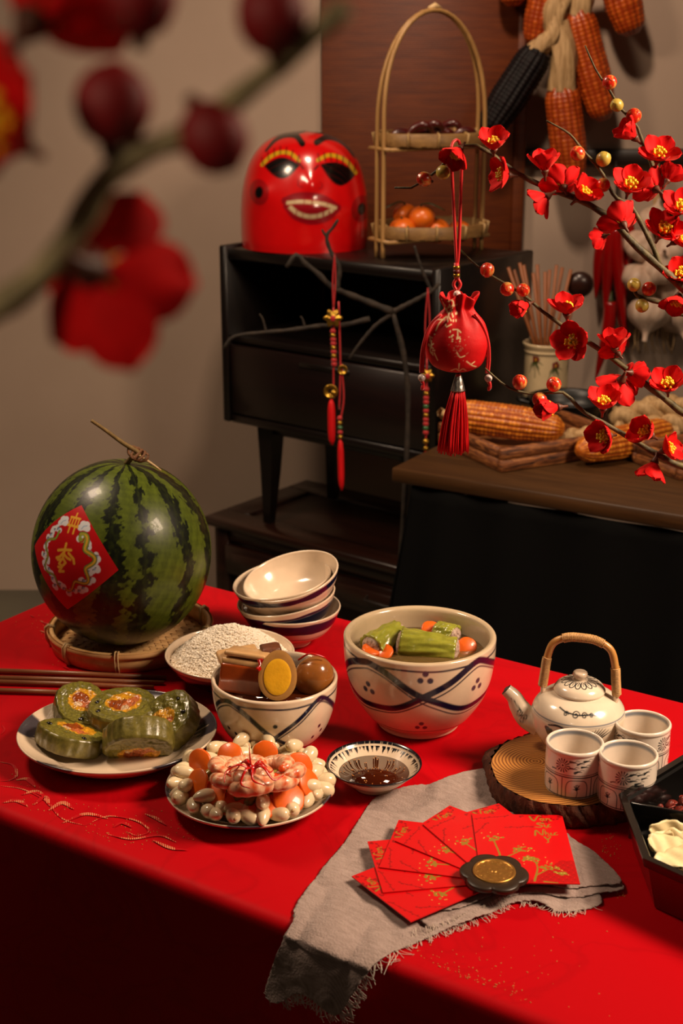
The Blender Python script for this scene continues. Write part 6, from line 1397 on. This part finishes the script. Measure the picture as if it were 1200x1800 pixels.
m_cord = pm('red_silk_cord', '#a4060c', 0.5, sheen=0.2); m_gold = pm('old_gold_charm', '#a8812c', 0.32, 0.85, var=0.3, vscale=60); m_tas = NT('red_tassel_threads'); v_ = m_tas.coord((400, 400, 8)); m_tas.base(m_tas.ramp(m_tas.noise(v_, 2, 3), [(0.3, lin('#b0060c')), (0.7, lin('#e01018'))])); m_tas.set(Roughness=0.55, Specular_IOR_Level=0.3); m_tas = m_tas.m; m_jade = pm('green_bead', '#2f5a34', 0.2, coat=0.4)
def charm(label, px, ytop, seq, Y=DY-.02):
    t = thing('hanging_charm', label, 'charm', at(px, ytop, Y)); bs = t.location.copy(); q = lambda x, y, dy=0: tuple(at(x, y, Y+dy) - bs)
    s = 1/px_scale(Vector(bs))
    for it in seq:
        k = it[0]
        if k == 'cord': MB().tube(rs([q(x, y) for x, y in it[1]], 16), .0022, 6).build('cord', m_cord, t)
        elif k == 'loop': 
            for dx in (-it[2], it[2]): MB().tube(rs([q(it[1][0][0], it[1][0][1]), q((it[1][0][0]+it[1][1][0])/2+dx, (it[1][0][1]+it[1][1][1])/2), q(it[1][1][0], it[1][1][1])], 12), .0018, 6).build('cord', m_cord, t)
        elif k == 'flower':
            c_ = np.array(q(it[1], it[2], -.004)); a = np.linspace(0, 2*np.pi, 60, endpoint=False); rr = it[3]*s*(1+.18*np.cos(6*a))
            f = MB().grid(np.stack([np.stack([rr*u*np.cos(a), np.full(60, z), rr*u*np.sin(a)], -1) for u, z in ((.001, -.006), (.45, -.006), (.55, -.003), (.9, -.004), (1, 0), (.9, .004), (.001, .004))], 1), cu=True).build('gold_flower', m_gold, t, loc=tuple(c_))
            MB().ball((0, -.007, 0), (.006, .003, .007), 12, 8).build('red_bead', m_cord, f)
        elif k == 'coin':
            a = np.linspace(0, 2*np.pi, 36, endpoint=False); r0 = it[3]*s
            MB().grid(np.stack([np.stack([r0*u*np.cos(a), np.full(36, z), r0*u*np.sin(a)], -1) for u, z in ((.35, -.0015), (.8, -.0015), (.85, -.0025), (1, -.002), (1, .002), (.35, .0015))], 1), cu=True, cv=True).build('coin', m_gold, t, loc=q(it[1], it[2], -.003))
        elif k == 'bead': MB().ball((0, 0, 0), (it[3]*s,)*3, 12, 8).build('bead', {'r': m_cord, 'g': m_gold, 'j': m_jade}[it[4]], t, loc=q(it[1], it[2], -.002))
        elif k == 'tassel': MB().tube(rs([q(*it[1]), q((it[1][0]+it[2][0])/2, (it[1][1]+it[2][1])/2), q(*it[2])], 10), np.array([.3, .8, .95, 1, 1, 1, 1, .95, .8, .35])*it[3]*s, 10).build('tassel', m_tas, t)
def run(x0, y0, x1, y1, n, kinds, r): return [('bead', x0+(x1-x0)*k/(n-1), y0+(y1-y0)*k/(n-1), r, kinds[k % len(kinds)]) for k in range(n)]
charm('longer red charm with gold flower and coins hanging left on the dry branch', 588, 446, [('loop', ((588, 446), (586, 545)), 2.5), ('cord', ((586, 540), (586, 700))), ('flower', 585, 559, 15), ('cord', ((595, 530), (598, 640), (596, 720)))] + run(585, 582, 587, 640, 9, 'rgrrg', 5.5) + [('coin', 602, 650, 9), ('coin', 581, 688, 13), ('bead', 586, 690, 6, 'g')] + [('tassel', (582, 700), (583, 782), 7), ('cord', ((600, 640), (604, 700), (598, 740)))] + run(597, 735, 598, 768, 5, 'rgjrg', 5) + [('tassel', (598, 770), (600, 862), 6)])
charm('shorter red charm with beads hanging right on the dry branch behind pouch', 752, 506, [('loop', ((752, 506), (750, 640)), 4), ('cord', ((750, 630), (748, 800))), ('flower', 751, 660, 11)] + run(749, 684, 748, 760, 11, 'rgrrj', 5.5) + [('bead', 748, 776, 6, 'g'), ('bead', 748, 788, 5, 'g'), ('tassel', (748, 792), (745, 860), 5)])

# ================================================================== PLUM BLOSSOM BRANCHES
m_pet = NT('red_velvet_petal'); v_ = m_pet.coord(); m_pet.base(m_pet.ramp(m_pet.noise(v_, 120, 3), [(0.3, lin('#cc0408')), (0.7, lin('#e60a0e'))])); m_pet.set(Roughness=0.7, Sheen_Weight=0.5, Sheen_Roughness=0.4, Specular_IOR_Level=0.2, Subsurface_Weight=0.06, Subsurface_Scale=0.002); m_pet.b.inputs['Sheen Tint'].default_value = (1, .2, .15, 1); m_pet = m_pet.m
m_stam = pm('yellow_stamens', '#eec21c', 0.5, var=0.15); m_cal = pm('brown_calyx', '#5e3320', 0.5, var=0.3); m_bst = NT('olive_branch_bark'); v_ = m_bst.coord(); f_ = m_bst.noise(v_, 140, 5); m_bst.base(m_bst.ramp(f_, [(0.3, lin('#2e2412')), (0.7, lin('#6b5f34'))])); m_bst.set(Roughness=0.65); m_bst.bump(f_, 0.5, 0.002); m_bst = m_bst.m
def petal_mesh():
    n, m = 18, 9; u = 1-(1-np.linspace(0, 1, n))**2.0; v = np.linspace(-1, 1, m); U, Vv = np.meshgrid(u, v, indexing='ij')
    wd = np.maximum(.0088*np.sqrt(np.clip(1-((U-.58)/.421)**2, 0, 1)), .0020*(U < .5)); X = .0205*U*(1-.05*Vv**2*U**2); Y = wd*Vv
    Z = .0045*np.sin(U*np.pi*.5)*0 + .0035*(Vv**2)*np.sin(np.pi*U) + .0040*U**2.2 + .0008*np.sin(Vv*5+U*4)*U
    mb = MB(); mb.grid(np.stack([X, Y, Z], -1)); mb.grid(np.stack([X, Y, Z-.0005], -1)[:, ::-1]); return mb.mesh('petal', m_pet)
pet_me = petal_mesh()
mb = MB(); rg = random.Random(3)
for k in range(30):
    th = rg.random()*6.283; q = rg.uniform(.1, 1)*.006; h = rg.uniform(.007, .0105); e = (q*math.cos(th), q*math.sin(th), h)
    mb.tube([(e[0]*.25, e[1]*.25, .001), (e[0]*.8, e[1]*.8, h*.6), e], .00028, 4); mb.ball(e, .0014, 6, 5)
stam_me = mb.mesh('stamens', m_stam)
cal_me = MB().lathe([(.0002, -.010), (.0011, -.0095), (.0014, -.005), (.0034, -.0015), (.0042, .0006), (.003, .001), (.0002, .001)], 12).mesh('blossom', m_cal)
def blossom(par, bs, p, d, s=1.0, opn=35, spin=0.0):
    """one flower facing direction d: calyx with five petals and stamens"""
    c_ = link_mesh('blossom', cal_me, par, Vector(p)-bs); c_.rotation_euler = rot_to(d).to_euler(); c_.scale = (s*1.12,)*3
    for k in range(5):
        o = link_mesh('petal', pet_me, c_); a_ = spin + k*2*math.pi/5 + .07*math.sin(k*5+spin*9)
        o.rotation_euler = (Matrix.Rotation(a_, 3, 'Z') @ Matrix.Rotation(-R(opn + 7*math.sin(k*3.1+spin*5)), 3, 'Y')).to_euler(); o.location = (.0022*math.cos(a_), .0022*math.sin(a_), .0005)
    link_mesh('stamens', stam_me, c_); return c_
m_bud = NT('striped_bud'); v_ = m_bud.coord((1, 1, .4)); f_ = m_bud.noise(v_, 150, 3); m_bud.base(m_bud.ramp(f_, [(0.35, lin('#d01a10')), (0.52, lin('#d8381c')), (0.62, lin('#e0a050'))])); m_bud.set(Roughness=0.3, Coat_Weight=0.3); m_bud = m_bud.m
m_budy = pm('yellow_bud', '#c8ab4a', 0.4, coat=0.2, var=0.3, vscale=150)
bud_me = MB().ball((0, 0, .0075), (.0082, .0082, .0090), 14, 10, fn=lambda g: g*(1-.10*np.clip(g[..., 2:3], 0, 1)**2*np.abs(np.sin(np.arctan2(g[..., 1:2], g[..., 0:1])*1.5)))).mesh('bud', m_bud); budy_me = bud_me.copy(); budy_me.materials[0] = m_budy; budr_me = bud_me.copy(); budr_me.materials[0] = pm('deep_red_bud', '#8e0a10', 0.6, var=0.2)
bcal_me = MB().lathe([(.0002, -.004), (.0012, -.004), (.002, -.001), (.0055, .0012), (.0062, .004), (.0050, .003), (.0002, .001)], 10, wob=lambda a: .18*np.cos(5*a)).mesh('bud_calyx', m_cal)
def bud(par, bs, p, d, s=1.0, yel=False):
    o = link_mesh('bud', (bud_me, budy_me, budr_me)[int(yel)], par, Vector(p)-bs - Vector(d).normalized()*.007*s); o.rotation_euler = rot_to(d).to_euler(); o.scale = (s,)*3; link_mesh('bud_calyx', bcal_me, o)
BY = 1.60
def branch(name, label, stems, flowers, buds, Yf, bark=None):
    """stems: pixel polylines with radii; flowers and buds sit beside them"""
    p0 = at(*stems[0][0][-1], Yf(*stems[0][0][-1])); t = thing(name, label, 'blossom branch', p0); bs = Vector(p0)
    for k, (pts, r0, r1) in enumerate(stems):
        P = rs([at(x, y, Yf(x, y)) - bs for x, y in pts], 30); rr = np.linspace(r0, r1, 30)*(1 + .10*np.sin(np.arange(30)*2.1+k))
        MB().tube(P, rr, 8).build('stem', bark or m_bst, t)
    for k, (x, y, d, s, opn) in enumerate(flowers):
        p = at(x, y, Yf(x, y) - .012); blossom(t, bs, p, d, s, opn, k*.9)
    for (x, y, d, s, yel) in buds: bud(t, bs, at(x, y, Yf(x, y) - .006), d, s, yel)
    return t
U_, Dn, Lf, Rt, Fr, Bk = (0, -.3, 1), (0, -.3, -1), (-1, -.25, .1), (1, -.2, .2), (0, -1, .25), (.1, 1, .2)
# long branch carrying the pouch
branch('plum_blossom_branch', 'red plum blossom branch at mid height from which the silk pouch hangs', [
    ([(693, 330), (725, 330), (745, 318), (770, 298), (800, 268), (822, 252), (860, 268), (905, 302), (960, 330), (1020, 352), (1075, 386), (1110, 425), (1160, 470), (1215, 520), (1330, 640)], .0011, .0062),
    ([(960, 212), (1000, 235), (1022, 262), (1055, 300), (1080, 345), (1108, 362), (1130, 400), (1150, 440), (1160, 470)], .0009, .0032)],
    [(867, 262, (-.1, -.55, 1), 1.05, 42), (893, 308, Lf, 1.05, 30), (808, 262, (-.6, -.6, -.7), 1.0, 40), (957, 300, (-.1, -.1, 1), 1.05, 45), (990, 330, (-.2, .8, .5), 1.1, 25), (962, 345, (-.7, .2, -.5), 1.0, 30), (1016, 348, (.5, -.5, .6), 1.15, 40), (1104, 334, (.05, -.75, 1), 1.15, 32), (1095, 395, (-.3, .75, .5), 1.15, 25), (1062, 415, (-.5, .5, -.3), .7, 30)],
    [(746, 315, (-.6, -.3, .2), 1.0, 0), (778, 303, (.2, -.6, -.3), .95, 1), (1015, 270, (-.5, -.4, .3), 1.0, 0), (1060, 280, (.3, -.5, .6), 1.0, 1), (1060, 325, (-.2, -.6, -.2), .95, 0)], lambda x, y: BY)
branch('plum_blossom_branch', 'red plum blossom branch rising highest at the upper right corner', [
    ([(1028, 80), (1048, 125), (1072, 160), (1090, 190), (1118, 220), (1133, 262), (1150, 300), (1162, 340), (1185, 385), (1215, 440), (1320, 600)], .0008, .0050)],
    [(1115, 242, (-.7, -.1, .6), 1.05, 50), (1155, 280, (0, -.75, 1), 1.15, 30), (1153, 333, (-.4, .8, .3), 1.1, 25), (1172, 318, (.5, .4, .7), .9, 40), (1192, 372, (.1, -.75, .9), 1.15, 30), (1160, 412, (.25, -.65, .9), 1.25, 28), (1185, 425, (.6, -.4, .5), 1.0, 25)],
    [(1071, 145, (-.1, -.8, .3), 1.0, 0), (1084, 185, (-.4, -.4, .2), .9, 1), (1113, 204, (.3, -.7, .4), 1.05, 0)], lambda x, y: BY + .05)
branch('plum_blossom_branch', 'red plum blossom branch sloping down to the right past the pouch', [
    ([(808, 438), (832, 462), (862, 484), (890, 500), (925, 522), (950, 545), (985, 570), (1015, 590), (1050, 612), (1090, 640), (1130, 672), (1170, 702), (1215, 735), (1330, 790)], .0009, .0052),
    ([(1112, 505), (1120, 520), (1140, 527), (1165, 535), (1180, 552), (1215, 556), (1300, 600)], .0022, .0032)],
    [(927, 535, (-.7, -.5, -.2), .95, 62), (996, 552, (-.1, -.2, 1), 1.1, 38), (1011, 602, (-.55, -.8, .25), 1.2, 28), (1080, 612, (-.1, -.1, 1), 1.05, 42), (1086, 622, (-.3, .6, .3), .9, 28), (1092, 668, (-.2, .6, -.9), 1.25, 25), (1108, 655, (.5, .4, -.2), .9, 30), (1173, 684, (-.25, -.6, 1), 1.15, 35), (1194, 488, (-.1, -.7, .6), 1.1, 40), (1192, 520, (-.3, -.5, -.7), 1.0, 35)],
    [(856, 475, (.1, -.5, .8), 1.0, 0), (891, 508, (-.2, -.9, -.1), 1.0, 0), (919, 510, (.1, -.9, .4), .95, 0), (1114, 501, (-.2, -.7, .6), .95, 1), (1140, 508, (.2, -.7, .5), 1.0, 0), (1128, 537, (.0, -.8, -.5), .95, 1)], lambda x, y: BY + .02)
branch('plum_blossom_branch', 'lowest red plum blossom branch, passing in front of the corn cobs', [
    ([(852, 647), (872, 665), (895, 682), (930, 692), (965, 690), (990, 690), (1008, 706), (1022, 722), (1050, 738), (1085, 757), (1120, 778), (1150, 796), (1205, 822), (1330, 850)], .0009, .0048)],
    [(1059, 718, (-.05, -.4, 1), 1.15, 40), (980, 716, (-1, -.3, -.05), 1.15, 66), (1070, 766, (-.8, -.6, .1), 1.15, 38), (1143, 765, (-.55, -.3, .35), 1.15, 45), (1166, 792, (.5, -.3, .3), 1.0, 35), (1150, 812, (-.3, -.3, -1), 1.1, 40)],
    [(913, 672, (0, -.6, .8), 1.05, 0), (973, 676, (-.1, -.7, .6), 1.05, 0), (948, 702, (-.2, -.9, -.2), 1.05, 0)], lambda x, y: BY - .02)
# blurred branch close to the camera
FY = .37
t = branch('plum_blossom_branch', 'plum blossom branch very near the camera, out of focus, upper left', [
    ([(610, 10), (540, 70), (470, 130), (400, 185), (340, 235), (260, 262), (190, 310), (140, 390), (95, 460), (40, 510), (-40, 560), (-200, 640)], .0026, .0044)],
    [], [], lambda x, y: FY, pm('pale_olive_bark', '#a2946a', 0.7, var=0.3, vscale=140))
bs = Vector(t.location)
for (x, y, d, s, opn, yel) in ((158, 472, (.25, .75, -.35), 1.12, 22, 0), (25, 245, (-.3, -.6, .3), 1.1, 35, 0), (55, 40, (.3, .6, .5), 1.1, 35, 0)): blossom(t, bs, at(x, y, FY), d, s, opn, .5)
for (x, y, d, s, yel) in ((198, 185, (.1, .3, 1), 1.05, 0), (375, 240, (.5, -.2, -.8), .95, 0), (478, 30, (-.1, .3, 1), .95, 0), (245, -5, (0, .2, 1), 1.0, 0)): bud(t, bs, at(x, y, FY), d, s*1.15, 2)

# ================================================================== SILK POUCH
PY = BY - .008; p0 = at(804, 600, PY); k_ = 1/px_scale(p0)
t = thing('silk_pouch', 'red brocade drawstring pouch with gold pattern and long red tassel', 'pouch', p0); bs = Vector(p0)
q = lambda x, y, dy=0: tuple(at(x, y, PY+dy) - bs)
n, m = 320, 170; a = np.linspace(-np.pi, np.pi, n, endpoint=False)
zc = lambda y: (600 - y)*k_*1.03
prof = rs([(.001, zc(652)), (22*k_, zc(651)), (44*k_, zc(640)), (55*k_, zc(615)), (56*k_, zc(595)), (47*k_, zc(570)), (31*k_, zc(552)), (24*k_, zc(544)), (26*k_, zc(536)), (32*k_, zc(524)), (31*k_, zc(521)), (24*k_, zc(536)), (20*k_, zc(545))], m)
zz = prof[:, 1]; neck = np.exp(-((zz - zc(546))/(22*k_))**2); up = np.clip((zz - zc(550))/(20*k_), 0, 1)
pl = 1 + (.10*neck[None] + .10*up[None])*np.sin(a*9 + .8*np.sin(a*2))[:, None] + .03*np.sin(a*3+1)[:, None]*(1-up[None])
G = np.stack([prof[None, :, 0]*pl*np.sin(a)[:, None], -prof[None, :, 0]*pl*np.cos(a)[:, None]*.66, zz[None] + up[None]*.004*np.sin(a*4+1)[:, None]], -1)
C = np.empty((n, m, 3)); PRD = lin('#c40309'); C[:] = PRD; GP = lin('#f2cf9c'); aa = .00035
Xp = np.where(G[..., 1] < 0, G[..., 0], 9); Zp = G[..., 2]
def gp(pts, w=.0007): pstroke(C, Xp, Zp, rs([((x-804)*k_, zc(y)) for x, y in pts], 5*len(pts)), w, GP, aa)
for pts in ([(772, 528), (778, 536), (772, 540), (768, 532), (774, 526)], [(784, 530), (790, 526), (794, 532), (788, 540)], [(792, 540), (786, 552), (790, 560)], [(782, 555), (770, 566), (764, 578)], [(776, 560), (768, 560)], [(790, 566), (782, 570)], [(754, 590), (757, 602), (755, 612), (760, 620)], [(752, 604), (760, 608)], [(760, 600), (754, 606)], [(762, 616), (768, 628)], [(793, 574), (801, 574), (806, 578)], [(801, 574), (801, 584)], [(800, 612), (806, 620), (814, 618)], [(818, 628), (828, 636), (836, 640)], [(826, 634), (832, 630)], [(805, 632), (805, 642)], [(792, 646), (800, 642), (806, 646), (812, 642), (818, 646)]): gp(pts)
rg = random.Random(15)
for (x, y) in ((789, 588), (802, 589)):
    for _ in range(7): pdot(C, Xp, Zp, (x+rg.uniform(-4, 4)-804)*k_, zc(y+rg.uniform(-5, 5)), .0009, GP, aa)
for _ in range(34): pdot(C, Xp, Zp, (803+rg.gauss(0, 8)-804)*k_, zc(608+rg.gauss(0, 9)), .0006, lin('#c9705a'), aa)
for _ in range(26): pdot(C, Xp, Zp, (788+rg.gauss(0, 7)-804)*k_, zc(548+rg.gauss(0, 10)), .0008, GP, aa, ry=.0014)
for _ in range(14): pdot(C, Xp, Zp, (756+rg.gauss(0, 3)-804)*k_, zc(604+rg.gauss(0, 9)), .0009, GP, aa)
m_silk = vmat('red_brocade_silk', 0.6, 0.0, 0.3, 0.12, 60, 0.3, 90)
MB().grid(G, cu=True, C=C).build('pouch_body', m_silk, t, color=True)
m_cordr = pm('bright_red_cord', '#cf0a10', 0.45, sheen=0.3)
for s_, top in ((-1, (792, 262)), (1, (812, 268))): MB().tube(rs([q(*top), q(797 if s_ < 0 else 809, 360), q(801 if s_ < 0 else 806, 440), q(803, 470)], 20), .0018, 8).build('hanging_cord', m_cordr, t)
MB().tube(rs([q(792, 262), q(796, 250, .006), q(805, 247, .010), q(812, 268)], 10), .0018, 8).build('hanging_cord', m_cordr, t)
MB().tube([q(802, 462), q(803, 490)], .0030, 10).build('cord_knot', m_cordr, t)
for y0, y1, mm in ((467, 473, m_gold), (474, 480, pm('dark_red_binding', '#5e0a0a', 0.5)), (481, 487, m_gold)): MB().tube([q(802, y0), q(802.5, y1)], .0038, 12).build('binding', mm, t)
for s_ in (-1, 1): MB().tube(rs([q(803, 488), q(803+s_*6, 500), q(803, 511)], 10), .0019, 8).build('hanging_cord', m_cordr, t)
MB().ball((0, 0, 0), 6.5*k_, 18, 12).build('pale_bead', pm('pale_pink_bead', '#d9b9b4', 0.2, coat=0.5, sss=0.2), t, loc=q(803, 517, -.006))
for pts, bd in (([(776, 553), (760, 566), (748, 590), (741, 620), (739, 655)], (741, 664)), ([(834, 552), (848, 572), (858, 600), (860, 630), (858, 656)], (858, 665))):
    for off in (0, 4): MB().tube(rs([q(x + off*(1 if bd[0] < 800 else -1)*(i/4), y, -.012 + .002*i) for i, (x, y) in enumerate(pts)], 20), .0016, 6).build('drawstring', m_cordr, t)
    b_ = MB().ball((0, 0, 0), 7*k_, 16, 10).build('painted_bead', pm('painted_white_bead', '#d6c3bd', 0.25, coat=0.4, var=0.5, vscale=420) if bd[0] < 800 else bpy.data.materials['painted_white_bead'], t, loc=q(bd[0], bd[1], -.006))
    MB().tube(rs([q(bd[0], bd[1]+5, -.006), q(bd[0]+3, bd[1]+12, -.006), q(bd[0], bd[1]+22, -.006)], 8), [.0018, .0024, .002, .0018, .0022, .0024, .002, .001], 6).build('cord_end', m_cordr, t)
MB().tube([q(804, 650), q(805, 660)], .0025, 8).build('tassel_neck', pm('dark_thread', '#1c0a08', 0.6), t)
m_silver = pm('silver_cap', '#c9c3bb', 0.25, 0.95, var=0.25, vscale=160, bump=0.35, bscale=220)
c_ = MB().lathe([(.0003, 16*k_), (4*k_, 15.5*k_), (6.5*k_, 10*k_), (12.5*k_, -13*k_), (13.2*k_, -15*k_), (11.5*k_, -15*k_), (.0003, -13*k_)], 28).build('tassel_cap', m_silver, t, loc=q(805, 672))
mb = MB(); rg = random.Random(18)
for i in range(210):
    th = rg.random()*6.283; u = math.sqrt(rg.random()); r0, r1 = 10.5*k_*u, 28*k_*u**.9; L = (795-684)*k_*1.03*rg.uniform(.95, 1.03); o0 = np.array(q(805, 684)); sh = -.004
    P = [o0 + np.array([r0*math.cos(th), r0*math.sin(th), 0]), o0 + np.array([(r0*.35+r1*.65)*math.cos(th)+sh*.6, (r0*.35+r1*.65)*math.sin(th)*.9, -L*.5]), o0 + np.array([r1*math.cos(th)+sh+rg.uniform(-.001, .001), r1*math.sin(th)*.9, -L])]
    mb.tube(rs(P, 7), .00075, 4)
tag(mb.build('tassel_threads', m_tas, t), kind='stuff')
